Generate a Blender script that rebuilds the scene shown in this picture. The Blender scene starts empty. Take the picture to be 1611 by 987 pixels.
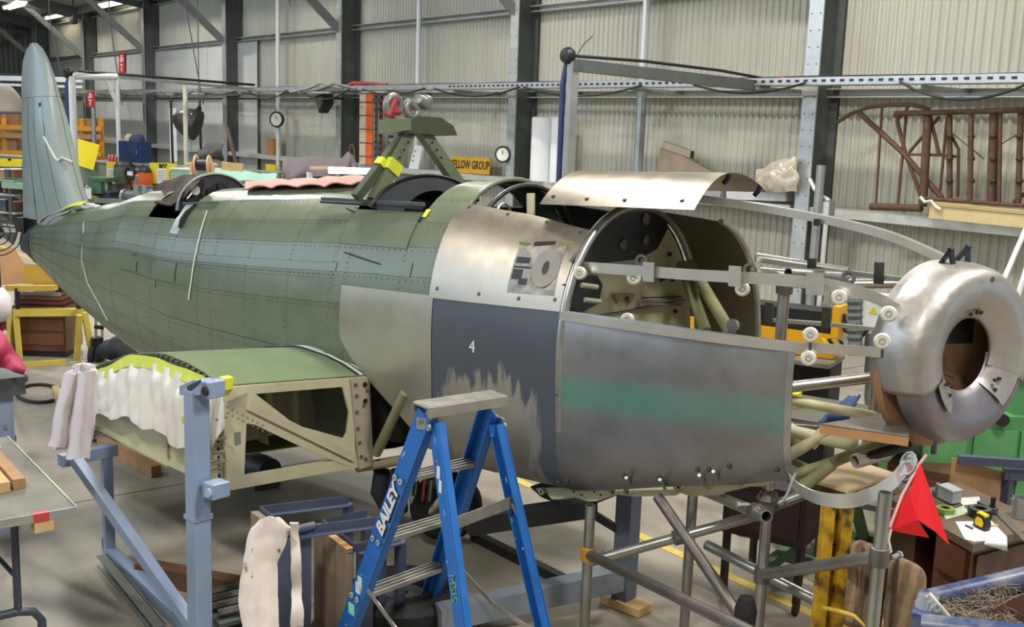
import bpy, bmesh, math, random
from mathutils import Vector, Matrix, noise
random.seed(7)
R_ = math.radians
scene = bpy.context.scene
COL = scene.collection
# ------------------------------------------------------------------ camera
W_, H_, FPX, CAMH = 1611.0, 987.0, 1700.0, 2.35
CX_, CY_ = W_/2, H_/2
_a = Vector((-509-CX_, 155-CY_, FPX)).normalized()
_b = Vector((0, 155+.035*(CX_+509)-CY_, FPX)).normalized()
XW = -_a
ZW = _b.cross(_a).normalized()
if ZW.y > 0: ZW = -ZW
YW = ZW.cross(XW)
CAM = Vector((0, 0, CAMH))
def c2w(c): return Vector((XW.dot(c), YW.dot(c), ZW.dot(c)))
cam = bpy.data.cameras.new('camera'); camo = bpy.data.objects.new('camera', cam); COL.objects.link(camo)
cam.sensor_width = 36; cam.lens = 36*FPX/W_; cam.clip_end = 200
_r, _u, _f = c2w(Vector((1,0,0))), c2w(Vector((0,-1,0))), c2w(Vector((0,0,1)))
m = Matrix((( _r.x,_u.x,-_f.x,0),( _r.y,_u.y,-_f.y,0),( _r.z,_u.z,-_f.z,CAMH),(0,0,0,1)))
camo.matrix_world = m
scene.camera = camo
# ------------------------------------------------------------------ light
scene.view_settings.view_transform = 'Standard'; scene.view_settings.look = 'None'
scene.view_settings.exposure = 0.0; scene.view_settings.gamma = 1.0
scene.view_settings.use_curve_mapping = False
wd = bpy.data.worlds.new('world'); scene.world = wd; wd.use_nodes = True
wn = wd.node_tree.nodes; bg = wn['Background']
bg.inputs[0].default_value = (.62, .80, 1.0, 1); bg.inputs[1].default_value = 3.9
LAMPS = []   # high bay lamps hanging below the roof
def area(name, loc, size, power, col=(1,.965,.90), rot=(0,0,0), sy=None):
    l = bpy.data.lights.new(name, 'AREA'); l.energy = power; l.color = col
    l.shape = 'RECTANGLE' if sy else 'SQUARE'; l.size = size
    if sy: l.size_y = sy
    o = bpy.data.objects.new(name, l); COL.objects.link(o); o.location = loc; o.rotation_euler = rot
    return o
for i, (x, y) in enumerate([(-.5,8.2),(-7,8.2),(-13.5,8.2),(-20,8.2),(-27,8.2),(-35,8.2),(-.5,3.9),(-6.5,4.4),(-14,3.9),(-23,3.9),(-1.2,-1.2),(-7.5,-2.2)]):
    area('high_bay_lamp', (x, y, 6.0), 1.3, 370 if y > 5 else (310 if y > 0 else (300 if x > -4 else 190)), sy=.5)
# ------------------------------------------------------------------ picture to place helpers (undistorted pinhole)
def ray(x, y): return c2w(Vector((x-CX_, y-CY_, FPX)))/FPX
def at(x, y, X=None, Y=None, Z=None, D=None):
    r = ray(x, y)
    if X is not None: t = X/r.x
    elif Y is not None: t = Y/r.y
    elif Z is not None: t = (Z-CAMH)/r.z
    else: t = D
    return CAM + r*t
P0 = at(1510,565,D=4.36); PT = at(40,388,D=9.73)
ES = (PT-P0).normalized(); EU = ES.cross(Vector((0,0,1))).normalized()
if EU.dot(-P0) < 0: EU = -EU
EW = ES.cross(EU)
if EW.z < 0: EW = -EW
def loc(x, y, u=None, s=None, w=None):
    r = ray(x, y); o = CAM-P0
    if u is not None: t = (u-o.dot(EU))/r.dot(EU)
    elif s is not None: t = (s-o.dot(ES))/r.dot(ES)
    else: t = (w-o.dot(EW))/r.dot(EW)
    p = o+r*t
    return Vector((p.dot(ES), p.dot(EU), p.dot(EW)))
def wl(s, u, w): return P0+ES*s+EU*u+EW*w
FUSE = Matrix(((ES.x,EU.x,EW.x,P0.x),(ES.y,EU.y,EW.y,P0.y),(ES.z,EU.z,EW.z,P0.z),(0,0,0,1)))
# ------------------------------------------------------------------ materials
MATS = {}
def srgb(c):
    if isinstance(c, str):
        c = [int(c[i:i+2],16)/255 for i in (0,2,4)]
    return tuple((v/12.92 if v <= .04045 else ((v+.055)/1.055)**2.4) for v in c)
class NT:
    def __init__(s, name):
        s.m = bpy.data.materials.new(name); s.m.use_nodes = True; s.t = s.m.node_tree
        s.b = s.t.nodes['Principled BSDF']; s.tc = s.t.nodes.new('ShaderNodeTexCoord')
    def n(s, typ, **kw):
        n = s.t.nodes.new('ShaderNode'+typ)
        for k, v in kw.items(): setattr(n, k, v)
        return n
    def l(s, a, b): s.t.links.new(a, b)
    def noise(s, scale, detail=4, rough=.55, coord='Object', stretch=None):
        n = s.n('TexNoise'); n.inputs['Scale'].default_value = scale; n.inputs['Detail'].default_value = detail
        n.inputs['Roughness'].default_value = rough
        src = s.tc.outputs[coord]
        if stretch:
            mp = s.n('Mapping'); mp.inputs['Scale'].default_value = stretch; s.l(src, mp.inputs[0]); src = mp.outputs[0]
        s.l(src, n.inputs['Vector']); return n.outputs['Fac']
    def ramp(s, fac, stops):
        r = s.n('ValToRGB'); e = r.color_ramp.elements
        while len(e) < len(stops): e.new(.5)
        for i, (p, c) in enumerate(stops):
            e[i].position = p; e[i].color = tuple(c)+(1,) if len(c) == 3 else c
        s.l(fac, r.inputs[0]); return r.outputs[0]
    def mix(s, fac, a, b):
        x = s.n('Mix', data_type='RGBA')
        for v, i in ((fac,0),(a,6),(b,7)):
            if hasattr(v, 'links'): s.l(v, x.inputs[i])
            elif i == 0: x.inputs[0].default_value = v
            else: x.inputs[i].default_value = tuple(v)+(1,)
        return x.outputs[2]
    def bump(s, fac, strength, dist=.01):
        b = s.n('Bump'); b.inputs['Strength'].default_value = strength; b.inputs['Distance'].default_value = dist
        s.l(fac, b.inputs['Height']); s.l(b.outputs[0], s.b.inputs['Normal'])
def mat(name, col, rough=.55, metal=0., var=.12, scale=6., bump=0., col2=None, detail=4, stretch=None, emit=0, alpha=1, spec=None, trans=0, cover=.5, rvar=.12, sub=0):
    if name in MATS: return MATS[name]
    t = NT(name); c = srgb(col)
    lo = tuple(v*(1-var) for v in c); hi = tuple(min(1, v*(1+var)) for v in c)
    if col2: lo, hi = c, srgb(col2)
    f = t.noise(scale, detail, stretch=stretch)
    t.l(t.ramp(f, [(max(.02,cover-.2), lo), (min(.98,cover+.2), hi)]), t.b.inputs['Base Color'])
    mr = t.n('MapRange'); mr.inputs[3].default_value = max(.02, rough-rvar); mr.inputs[4].default_value = min(1, rough+rvar)
    t.l(f, mr.inputs[0]); t.l(mr.outputs[0], t.b.inputs['Roughness'])
    t.b.inputs['Metallic'].default_value = metal
    if spec is not None: t.b.inputs['Specular IOR Level'].default_value = spec
    if bump: t.bump(t.noise(scale*3, 6), bump)
    if emit:
        t.b.inputs['Emission Color'].default_value = hi+(1,); t.b.inputs['Emission Strength'].default_value = emit
    if alpha < 1: t.b.inputs['Alpha'].default_value = alpha
    if trans: t.b.inputs['Transmission Weight'].default_value = trans
    MATS[name] = t.m; return t.m
# ------------------------------------------------------------------ mesh builder
ROOT = {}
def V(*a): return Vector(a) if len(a) > 1 else Vector(a[0])
def frame(d, up=Vector((0,0,1))):
    d = d.normalized()
    if abs(d.dot(up)) > .985: up = Vector((1,0,0)) if abs(d.x) < .9 else Vector((0,1,0))
    x = d.cross(up).normalized(); y = x.cross(d).normalized()
    return x, y
class MB:
    def __init__(s): s.v = []; s.f = []
    def add(s, vs, fs):
        o = len(s.v); s.v += [Vector(p) for p in vs]; s.f += [tuple(i+o for i in f) for f in fs]; return s
    def box(s, c, sz, rz=0, M=None, ax=None):
        c = Vector(c); hx, hy, hz = sz[0]/2, sz[1]/2, sz[2]/2
        if ax: a, b, d = ax
        else:
            a, b, d = Vector((math.cos(rz),math.sin(rz),0)), Vector((-math.sin(rz),math.cos(rz),0)), Vector((0,0,1))
        vs = [c+a*(hx*i)+b*(hy*j)+d*(hz*k) for i in (-1,1) for j in (-1,1) for k in (-1,1)]
        return s.add(vs, [(0,1,3,2),(4,6,7,5),(0,4,5,1),(2,3,7,6),(0,2,6,4),(1,5,7,3)])
    def bbox(s, x0,x1,y0,y1,z0,z1): return s.box(((x0+x1)/2,(y0+y1)/2,(z0+z1)/2),(x1-x0,y1-y0,z1-z0))
    def beam(s, a, b, w, h, up=Vector((0,0,1))):
        a, b = Vector(a), Vector(b); x, y = frame(b-a, Vector(up)); d = (b-a)
        return s.box((a+b)/2, (w, h, d.length), ax=(x, y, d.normalized()))
    def angle(s, a, b, w, t=.006, up=Vector((0,0,1)), flip=1):   # L section
        a, b = Vector(a), Vector(b); x, y = frame(b-a, Vector(up)); d = b-a
        s.box((a+b)/2+y*(w/2), (t, w, d.length), ax=(x,y,d.normalized()))
        return s.box((a+b)/2+x*(flip*w/2), (w, t, d.length), ax=(x,y,d.normalized()))
    def channel(s, a, b, w, h, t=.008, up=Vector((0,0,1)), side=1):  # C section, web w along x, flanges along up
        a, b = Vector(a), Vector(b); x, y = frame(b-a, Vector(up)); d = b-a; ax = (x,y,d.normalized()); c = (a+b)/2
        s.box(c, (t, h, d.length), ax=ax)
        for k in (-1,1): s.box(c+y*(k*(h/2-t/2))+x*(side*w/2), (w, t, d.length), ax=ax)
        return s
    def tube(s, pts, r, n=10, caps=True, rs=None):
        pts = [Vector(p) for p in pts]; o = len(s.v); px = None
        for i, p in enumerate(pts):
            d = (pts[min(i+1,len(pts)-1)]-pts[max(i-1,0)])
            if d.length < 1e-9: d = Vector((0,0,1))
            d.normalize()
            if px is None: x, y = frame(d)
            else:
                x = (px-d*px.dot(d)); x = x.normalized() if x.length > 1e-6 else frame(d)[0]; y = x.cross(d)
            px = x; rr = rs[i] if rs else r
            for k in range(n):
                a = 2*math.pi*k/n; s.v.append(p+x*(rr*math.cos(a))+y*(rr*math.sin(a)))
        for i in range(len(pts)-1):
            for k in range(n):
                a = o+i*n+k; b = o+i*n+(k+1)%n; s.f.append((a,b,b+n,a+n))
        if caps:
            s.f.append(tuple(o+k for k in range(n))[::-1]); q = o+(len(pts)-1)*n; s.f.append(tuple(q+k for k in range(n)))
        return s
    def pipe(s, a, b, r, t=.005, n=16):     # open-ended hollow tube
        a, b = Vector(a), Vector(b); x, y = frame(b-a); o = len(s.v)
        for p, rr in ((a,r),(b,r),(b,r-t),(a,r-t)):
            for k in range(n):
                q = 2*math.pi*k/n; s.v.append(p+x*(rr*math.cos(q))+y*(rr*math.sin(q)))
        for i in range(4):
            for k in range(n):
                A = o+i*n+k; B = o+i*n+(k+1)%n; j = (i+1)%4; C = o+j*n+(k+1)%n; D = o+j*n+k
                s.f.append((A,B,C,D))
        return s
    def lathe(s, prof, o, axis, n=24, close=False, a0=0, a1=2*math.pi, up=Vector((0,0,1))):  # prof: (r, h)
        o = Vector(o); axis = Vector(axis).normalized(); x, y = frame(axis, Vector(up)); b = len(s.v)
        full = abs(a1-a0-2*math.pi) < 1e-6; nn = n if full else n+1; m_ = len(prof)
        for k in range(nn):
            a = a0+(a1-a0)*k/n
            for r, h in prof: s.v.append(o+axis*h+(x*math.cos(a)+y*math.sin(a))*r)
        for k in range(n):
            k2 = (k+1) % nn
            for j in range(m_ if close else m_-1):
                j2 = (j+1) % m_
                s.f.append((b+k*m_+j, b+k2*m_+j, b+k2*m_+j2, b+k*m_+j2))
        return s
    def disc(s, c, axis, r, h, n=16): return s.lathe([(0.0005,0),(r,0),(r,h),(0.0005,h)], c, axis, n)
    def prism(s, poly, vec):
        poly = [Vector(p) for p in poly]; vec = Vector(vec); n = len(poly); o = len(s.v)
        s.v += poly+[p+vec for p in poly]
        s.f.append(tuple(o+i for i in range(n))[::-1]); s.f.append(tuple(o+n+i for i in range(n)))
        for i in range(n): s.f.append((o+i,o+(i+1)%n,o+n+(i+1)%n,o+n+i))
        return s
    def grid(s, fn, nu, nv, thick=0, nrm=None):
        o = len(s.v); P = [[Vector(fn(i/nu, j/nv)) for j in range(nv+1)] for i in range(nu+1)]
        def sheet(Q, flip):
            o = len(s.v)
            for row in Q: s.v += row
            for i in range(nu):
                for j in range(nv):
                    q = (o+i*(nv+1)+j, o+(i+1)*(nv+1)+j, o+(i+1)*(nv+1)+j+1, o+i*(nv+1)+j+1)
                    s.f.append(q[::-1] if flip else q)
            return o
        o1 = sheet(P, False)
        if thick:
            Q = []
            for i in range(nu+1):
                row = []
                for j in range(nv+1):
                    du = P[min(i+1,nu)][j]-P[max(i-1,0)][j]; dv = P[i][min(j+1,nv)]-P[i][max(j-1,0)]
                    nn = du.cross(dv); nn = nn.normalized() if nn.length > 1e-9 else Vector((0,0,1))
                    row.append(P[i][j]-nn*thick)
                Q.append(row)
            o2 = sheet(Q, True); w = nv+1
            def q(a,b,c,d): s.f.append((a,b,c,d))
            for i in range(nu):
                q(o1+(i+1)*w,o1+i*w,o2+i*w,o2+(i+1)*w); q(o1+i*w+nv,o1+(i+1)*w+nv,o2+(i+1)*w+nv,o2+i*w+nv)
            for j in range(nv):
                q(o1+j,o1+j+1,o2+j+1,o2+j); q(o1+nu*w+j+1,o1+nu*w+j,o2+nu*w+j,o2+nu*w+j+1)
        return s
    def build(s, name, m, parent=None, local=False, smooth=None, label=None, kind=None):
        me = bpy.data.meshes.new(name); vs = s.v
        if parent is not None:
            M = ROOT[parent]
            if not local: Mi = M.inverted(); vs = [Mi @ p for p in vs]
        org = Vector((0,0,0))
        if parent is None:
            xs = [p.x for p in vs]; ys = [p.y for p in vs]; org = Vector(((min(xs)+max(xs))/2,(min(ys)+max(ys))/2,min(p.z for p in vs)))
            vs = [p-org for p in vs]
        me.from_pydata([tuple(p) for p in vs], [], s.f)
        bm = bmesh.new(); bm.from_mesh(me); bmesh.ops.recalc_face_normals(bm, faces=bm.faces)
        bm.to_mesh(me); bm.free()
        o = bpy.data.objects.new(name, me); COL.objects.link(o); me.materials.append(m)
        o.location = org
        if smooth:
            for p in me.polygons: p.use_smooth = True
            me.set_sharp_from_angle(angle=R_(smooth if smooth > 1 else 40))
        if parent is not None: o.parent = parent; ROOT[o] = ROOT[parent]
        else: ROOT[o] = Matrix.Translation(org)
        if label: o['label'] = label
        if kind: o['kind'] = kind
        return o
def bevel(o, w=.004, seg=2):
    b = o.modifiers.new('bevel', 'BEVEL'); b.width = w; b.segments = seg; b.limit_method = 'ANGLE'; return o
def thing(name, label, cat, at_=(0,0,0), group=None, M=None):
    o = bpy.data.objects.new(name, None); COL.objects.link(o); o.empty_display_size = .1
    Mx = M if M is not None else Matrix.Translation(Vector(at_)); o.matrix_world = Mx
    ROOT[o] = Mx; return tag(o, label, cat, group)
def tag(o, label, cat, group=None):
    o['label'] = label; o['category'] = cat
    if group: o['group'] = group
    return o
def struct(o): o['kind'] = 'structure'; return o
def text_mesh(body, size, ext=.001, bold=0, shear=0):
    c = bpy.data.curves.new('t', 'FONT'); c.body = body; c.size = size; c.extrude = ext; c.align_x = 'CENTER'; c.align_y = 'CENTER'
    c.offset = bold; c.shear = shear; c.resolution_u = 2
    t = bpy.data.objects.new('t', c); COL.objects.link(t)
    bpy.context.view_layer.update()
    me = bpy.data.meshes.new_from_object(t.evaluated_get(bpy.context.evaluated_depsgraph_get()))
    bpy.data.objects.remove(t); return me
def text(body, size, o, x, y, m, parent, name='lettering', ext=.001, bold=0, shear=0, sx=1, local=False):
    me = text_mesh(body, size, ext, bold, shear); x = Vector(x).normalized(); y = Vector(y); y = (y-x*y.dot(x)).normalized(); z = x.cross(y)
    mb = MB(); mb.v = [Vector(o)+x*(v.co.x*sx)+y*v.co.y+z*v.co.z for v in me.vertices]; mb.f = [tuple(p.vertices) for p in me.polygons]
    bpy.data.meshes.remove(me)
    return mb.build(name, m, parent, local=local)
def fold(p, a, sc=6): return noise.noise(Vector(p)*sc)*a
def cloth(fn, nu, nv, amp=.02, sc=6, thick=.004):
    def g(i, j):
        p = Vector(fn(i, j)); n = noise.noise_vector(p*sc)*amp + noise.noise_vector(p*sc*2.3)*amp*.4
        return p+n
    return MB().grid(g, nu, nv, thick)
def lerp(a, b, t): return a+(b-a)*t
def interp(tab, x):
    if x <= tab[0][0]: return tab[0][1]
    for (x0,y0),(x1,y1) in zip(tab, tab[1:]):
        if x <= x1:
            t = (x-x0)/(x1-x0); t = t*t*(3-2*t)*.35+t*.65; return y0+(y1-y0)*t
    return tab[-1][1]
# base palette
STEEL = mat('galvanised_steel', '9DA19F', .42, .55, .14, 5)
DKSTEEL = mat('dark_grey_steel', '5A5E5D', .5, .2, .15, 4)
BLACK = mat('black_paint', '17181A', .5, 0, .2, 6)
RUBBER = mat('black_rubber', '1C1D1F', .75, 0, .2, 10, .15)
ALU = mat('aluminium', 'C6C2BB', .30, .95, .09, 3.2)
ALUT = mat('scaffold_aluminium', 'A9A8A3', .34, .9, .16, 9)
CREAM = mat('cream_primer', 'C9C5A0', .5, 0, .08, 5)
BLUEG = mat('blue_grey_paint', '8798B4', .4, 0, .05, 4)
NAVY = mat('slate_blue_paint', '454E63', .42, 0, .08, 4)
WOOD = mat('raw_timber', 'A47D55', .65, 0, .18, 10, .1, stretch=(1,1,.12))
PINE = mat('pale_pine', 'C3A373', .65, 0, .14, 9, .1, stretch=(.15,1,1))
BROWN = mat('brown_veneer', '5A3827', .35, 0, .2, 6, stretch=(.3,1,1))
CARD = mat('cardboard', '97714E', .8, 0, .07, 5)
WHITE = mat('white_paint', 'DADBD8', .45, 0, .05, 5)
YEL = mat('yellow_paint', 'D9B21F', .45, 0, .12, 6)
GREENM = mat('machine_green', '4E8A55', .4, 0, .1, 5)
RUST = mat('rusty_steel', '5C4334', .75, .2, .25, 14, .2)
# ================================================================== building
WY = 11.0
def floor_mat():
    t = NT('concrete_floor')
    a = t.noise(.55, 6, .6); b = t.noise(5, 8, .65); c = t.noise(1.7, 3)
    base = t.ramp(a, [(.3, srgb('837B6E')), (.7, srgb('A8A193'))])
    base = t.mix(.35, base, t.ramp(b, [(.3, srgb('70685B')), (.7, srgb('B0A99B'))]))
    st = t.ramp(c, [(.60, (0,0,0)), (.74, (1,1,1))])
    k = t.n('Math', operation='MULTIPLY'); k.inputs[1].default_value = .4; t.l(st, k.inputs[0])
    base = t.mix(k.outputs[0], base, srgb('5C564C'))
    t.l(base, t.b.inputs['Base Color']); t.b.inputs['Roughness'].default_value = .48
    t.bump(b, .08); return t.m
fl = struct(MB().bbox(-45,8,-8,11.1,-.15,0).build('floor', floor_mat()))
LINE = mat('worn_yellow_line', 'C9B25A', .7, 0, .2, 9, cover=.45)
MB().bbox(-30,-2.2,4.30,4.37,.0,.003).build('painted_line', LINE, fl)
for x in (-6.6, -10.6, -14.6): MB().bbox(x,x+.012,-8,11,0,.0012).build('slab_joint', mat('joint_dark','57524A',.8), fl)
# ---- corrugated cladding
def cwall():
    t = NT('cladding_paint')
    a = t.noise(.5, 5, stretch=(1,1,.25)); b = t.noise(14, 3, stretch=(1,1,.05))
    c1 = t.ramp(a, [(.3, srgb('A9A799')), (.7, srgb('BAB9AC'))])
    c1 = t.mix(.18, c1, t.ramp(b, [(.35, srgb('8D897A')), (.65, srgb('CFCCBC'))]))
    t.l(c1, t.b.inputs['Base Color']); t.b.inputs['Roughness'].default_value = .45; return t.m
CLAD = cwall()
wb = struct(MB().bbox(-45.2,4,WY+.03,WY+.08,0,7.6).build('wall_back', DKSTEEL))
PITCH = .105; NW = 8; SW = PITCH*NW
def sheetmesh(hz, name, axis='x', pitch=PITCH, nw=NW, amp=.017):
    mb = MB(); prof = []
    for k in range(nw*6+1):
        ph = 2*math.pi*k/6; prof.append((k*pitch/6, amp*max(-.75, min(.75, math.cos(ph)))/.75))
    if axis == 'x': mb.grid(lambda i, j: (prof[round(i*nw*6)][0], -prof[round(i*nw*6)][1], j*hz), nw*6, 1, .002)
    else: mb.grid(lambda i, j: (prof[round(i*nw*6)][1], prof[round(i*nw*6)][0], j*hz), nw*6, 1, .002)
    return mb
sh0 = sheetmesh(7.4, 'cladding_sheet').build('cladding_sheet', CLAD, wb, local=True)
sh0.location = -ROOT[wb].translation
x = 3.5; first = True
while x > -45.2:
    o = sh0 if first else sh0.copy()
    if not first: COL.objects.link(o); o.parent = wb
    first = False
    o.location = Vector((x-SW, WY, 0)) - ROOT[wb].translation; x -= SW
# girts
CX0 = [-8.23-5.75*k for k in range(-2, 7)]
GIRT = mat('galvanised_girt', 'C3C4BE', .4, .3, .08, 4)
for z, hh, dp in ((1.50,.09,.42),(2.88,.10,.16),(4.2,.09,.16),(5.45,.12,.16)):
    for a, b in zip(CX0, CX0[1:]):
        if dp > .3: MB().bbox(b+.12,a-.12,WY-dp,WY-.05,z-.05,z+.045).build('girt', GIRT, wb); continue
        MB().channel((a-.12,WY-.05,z),(b+.12,WY-.05,z), dp, hh, .008, side=-1).build('girt', GIRT, wb)
# smooth lining boards over the far bays
LIN = mat('grey_lining_board', 'C2C4C0', .5, 0, .06, 1.2)
for k in range(13):
    xa = -24.3-1.5*k
    for z0, z1 in ((.05,2.8),(2.86,4.14)):
        MB().bbox(xa-1.492, xa, WY-.12+.004*(k%2), WY-.10+.004*(k%2), z0, z1).build('lining_board', LIN, wb)
# far gable wall
wl_ = struct(MB().bbox(-45.3,-45.2,-8,WY+.1,0,8).build('wall_left', DKSTEEL))
DCL = mat('dim_cladding', '8E8E88', .55, 0, .1, 2)
g0 = sheetmesh(7.6, 'c', 'y', .18, 8, .03).build('cladding_sheet', DCL, wl_, local=True)
y = WY; first = True
while y > -7:
    o = g0 if first else g0.copy()
    if not first: COL.objects.link(o); o.parent = wl_
    first = False; o.location = Vector((-45.1, y-1.44, 0))-ROOT[wl_].translation; y -= 1.44
for z in (2.0, 3.6, 5.2): MB().bbox(-45.05,-44.85,-7,WY-.2,z,z+.14).build('girt', STEEL, wl_)
for a, b in (((2,5.2),(6,2.0)),((6,2.0),(10.5,5.2)),((6,5.2),(10,2.0))):
    MB().beam((-44.8,a[0],a[1]),(-44.8,b[0],b[1]),.1,.1).build('wall_brace', DKSTEEL, wl_)
# roof
def rz(y): return 5.55+(WY-y)*.16
ROOFM = mat('roof_underside', '9A9C98', .7, 0, .12, 2)
wfm = mat('front_wall_grey','B9BAB4',.6,0,.08,2)
wf = struct(MB().bbox(-6.5,5.1,-8.2,-8.0,0,9).build('wall_front', wfm))
for a_, b_, z0_, z1_ in ((-45.2,-27,0,9),(-27,-6.5,0,3.4),(-27,-6.5,8.0,9)): MB().bbox(a_,b_,-8.2,-8.0,z0_,z1_).build('wall_section', wfm, wf)
struct(MB().bbox(5.0,5.2,-8.2,WY,0,9).build('wall_right', wfm))
roof = struct(MB().prism([(-45.2,WY,rz(WY)),(5,WY,rz(WY)),(5,-8.1,rz(-8.1)),(-45.2,-8.1,rz(-8.1))],(0,0,.05)).build('ceiling', ROOFM))
for k in range(12):
    y = WY-.6-1.5*k
    MB().channel((-45,y,rz(y)-.11),(5,y,rz(y)-.11),.07,.2).build('purlin', STEEL, roof)
# steel columns with knee brace and rafter
FLG = mat('galvanised_flange', 'B4B8B8', .38, .45, .12, 6)
ORD = ['nearest galvanised steel column at the right, beside the rusty tube frame','galvanised steel column with white dial near the YELLOW GROUP sign',
       'galvanised steel column just left of the orange-banded strip','galvanised steel column behind the hanging spinner cone',
       'galvanised steel column beside the small red wall sign, far left','dark steel column furthest left along the corrugated wall behind the tail fin','steel corner column far away behind the top of the tail fin']
for k, X in enumerate([-8.23-5.75*i for i in range(7)]):
    t = thing('steel_column', ORD[k], 'column', (X, 10.75, 0), 'columns along the back wall')
    MB().bbox(X-.02,X+.18,10.53,10.55,0,6).build('flange', FLG, t)
    MB().bbox(X-.02,X+.18,10.92,10.94,0,6).build('flange', DKSTEEL, t)
    MB().bbox(X+.072,X+.088,10.55,10.92,0,6).build('web', DKSTEEL, t)
    MB().bbox(X-.03,X+.19,10.515,10.53,2.84,3.02).build('splice_plate', FLG, t)
    if k < 3:
        for j in range(30):
            for dx in (.02, .14):
                MB().disc((X+dx,10.53,.35+j*.19),(0,-1,0),.009,.006,6).build('bolt', DKSTEEL, t)
    br = MB().channel((X+.08,10.55,4.15),(X+.08,8.35,6.0),.07,.16,.01); br.build('knee_brace', mat('brace_grey','8B8F8D',.45,.3), t)
    MB().beam((X+.08,10.75,5.42),(X+.08,-7.9,rz(-7.9)-.38),.16,.34).build('rafter', DKSTEEL, t)
# fluorescent battens under the roof
TUBE = mat('lit_tube', 'FFF6DC', .5, emit=9, var=0)
pos = [at(88,25,Z=5.55), at(22,8,Z=5.55), at(172,5,Z=5.55)]
nm = ['middle of the three lit fluorescent battens at the top left','leftmost lit fluorescent batten under the roof at the top left corner','rightmost lit fluorescent batten under the roof, above the far bay']
for p, n in zip(pos, nm):
    t = thing('fluorescent_light', n, 'light', (p.x,p.y,p.z), 'battens under the roof')
    d = ROOT[t].translation; dx, dy = .95, .16
    MB().prism([(p.x-dx,p.y-dy,p.z),(p.x+dx,p.y-dy,p.z),(p.x+dx,p.y+dy,p.z),(p.x-dx,p.y+dy,p.z)],(0,0,.06)).build('housing', WHITE, t)
    for s in (-.07,.07): MB().tube([(p.x-dx*.97,p.y+s,p.z-.03),(p.x+dx*.97,p.y+s,p.z-.03)],.05,8).build('tube', TUBE, t)
    for s in (-.7,.7): MB().tube([(p.x+s,p.y,p.z+.05),(p.x+s,p.y,rz(p.y))],.008,6).build('hanger', DKSTEEL, t)
p = at(116,32,Z=5.1); t = thing('security_camera','small dark camera mounted beside the middle fluorescent batten','camera',p)
MB().lathe([(.001,-.12),(.1,-.1),(.12,0),(.1,.1),(.001,.12)],p,(0,0,1),10).build('body',BLACK,t,smooth=40); MB().tube([p,(p.x,p.y,rz(p.y)-.02)],.02,6).build('stem',BLACK,t)
# ---- cable tray on the wall
tr = thing('cable_tray','galvanised perforated cable tray running along the back wall with black cables','cable tray',(-20,10.3,2.9))
TZ = 2.97
MB().bbox(-44,3,10.26,10.27,TZ-.03,TZ+.045).build('side_rail', FLG, tr)
MB().bbox(-44,3,10.02,10.03,TZ-.03,TZ+.045).build('side_rail', FLG, tr)
MB().bbox(-44,3,10.02,10.27,TZ-.04,TZ-.03).build('base_plate', STEEL, tr)
mb = MB()
for k in range(150): mb.bbox(3-.12*k-.05,3-.12*k,10.012,10.021,TZ-.005,TZ+.02)
mb.build('slot_row', BLACK, tr, kind='stuff')
for k in range(22):
    x = 2-2.1*k; MB().beam((x,10.95,TZ-.07),(x,10.0,TZ-.07),.04,.04).build('bracket', STEEL, tr)
CAB = mat('black_cable','1E1E20',.5); CABB = mat('dark_blue_hose','2A2F5E',.45); CABG=mat('grey_cable','8D8C88',.5)
random.seed(3)
for k in range(13):
    x = 2.6-2.6*k; L_ = random.uniform(1.4,2.5); sg = random.uniform(.08,.2)
    pts = [(x-L_*i/8, 9.98, TZ-.02-sg*4*(i/8)*(1-i/8)) for i in range(9)]
    MB().tube(pts,.014,6).build('cable', CAB, tr, smooth=60)
for j in range(4):
    pts = [(3-1.2*i, 10.08+.045*j+.02*math.sin(i*1.7+j), TZ+.03+.02*math.sin(i*.9+2*j)) for i in range(34)]
    MB().tube(pts,.02,6).build('cable', [CAB,CABB,CABG,CAB][j], tr, smooth=60)
p = at(1245,125,Y=10.1); MB().tube([p+V(-.3,0,-.02),p+V(-.1,-.02,.03),p+V(.15,.05,-.01),p+V(.3,0,.0)],.02,6).build('orange_lead', mat('orange_lead','B9643A',.5), tr, smooth=60)
p = at(570,135,Y=10.1); MB().tube([p+V(-.6,0,-.02),p+V(-.3,-.02,.05),p+V(.15,.05,.04),p+V(.9,0,.0)],.04,6).build('red_lead', mat('red_lead','A33434',.5), tr, smooth=60)
for k,xx in enumerate((0,.35)):
    p = at(500+k*20,140,Y=10.0); MB().tube([p+V(-1.2,0,-.06),p+V(-.4,-.03,.0),p+V(.2,-.03,.10),p+V(1.0,0,.0)],.025,6).build('cable', CABG, tr, smooth=60)
# ---- service drop arm on the right
arm = thing('hose_gantry','grey steel drop arm with blue hose reaching out from the wall tray, upper centre','pipe frame',(-8.6,7.3,1))
A0, A1 = V(-8.6,7.26,3.0), V(-8.6,10.3,2.93)
MB().beam(A0,A1,.10,.12).build('arm', DKSTEEL, arm)
MB().beam(A0+V(0,.02,.06),A0+V(0,.02,-2.6),.10,.07).build('post', STEEL, arm)
MB().tube([A0+V(-.06,0,.1),A0+V(-.09,-.03,-.2),A0+V(-.09,-.03,-1.2),A0+V(-.1,-.02,-1.7)],.03,8).build('hose', CABB, arm, smooth=60)
MB().lathe([(.001,-.06),(.07,-.05),(.09,0),(.07,.05),(.001,.06)],A0+V(-.03,-.03,.09),(0,1,0),10).build('elbow', BLACK, arm, smooth=50)
MB().tube([A0+V(0,0,.09),A0+V(0,1,.10),A0+V(.02,2.2,.07),A1+V(0,0,.09)],.018,6).build('cable', CAB, arm, smooth=60)
MB().tube([A0+V(.02,.05,.1),A0+V(.02,.12,.2),A0+V(.05,.22,.3)],.006,5).build('cable_tie', CAB, arm)
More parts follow.
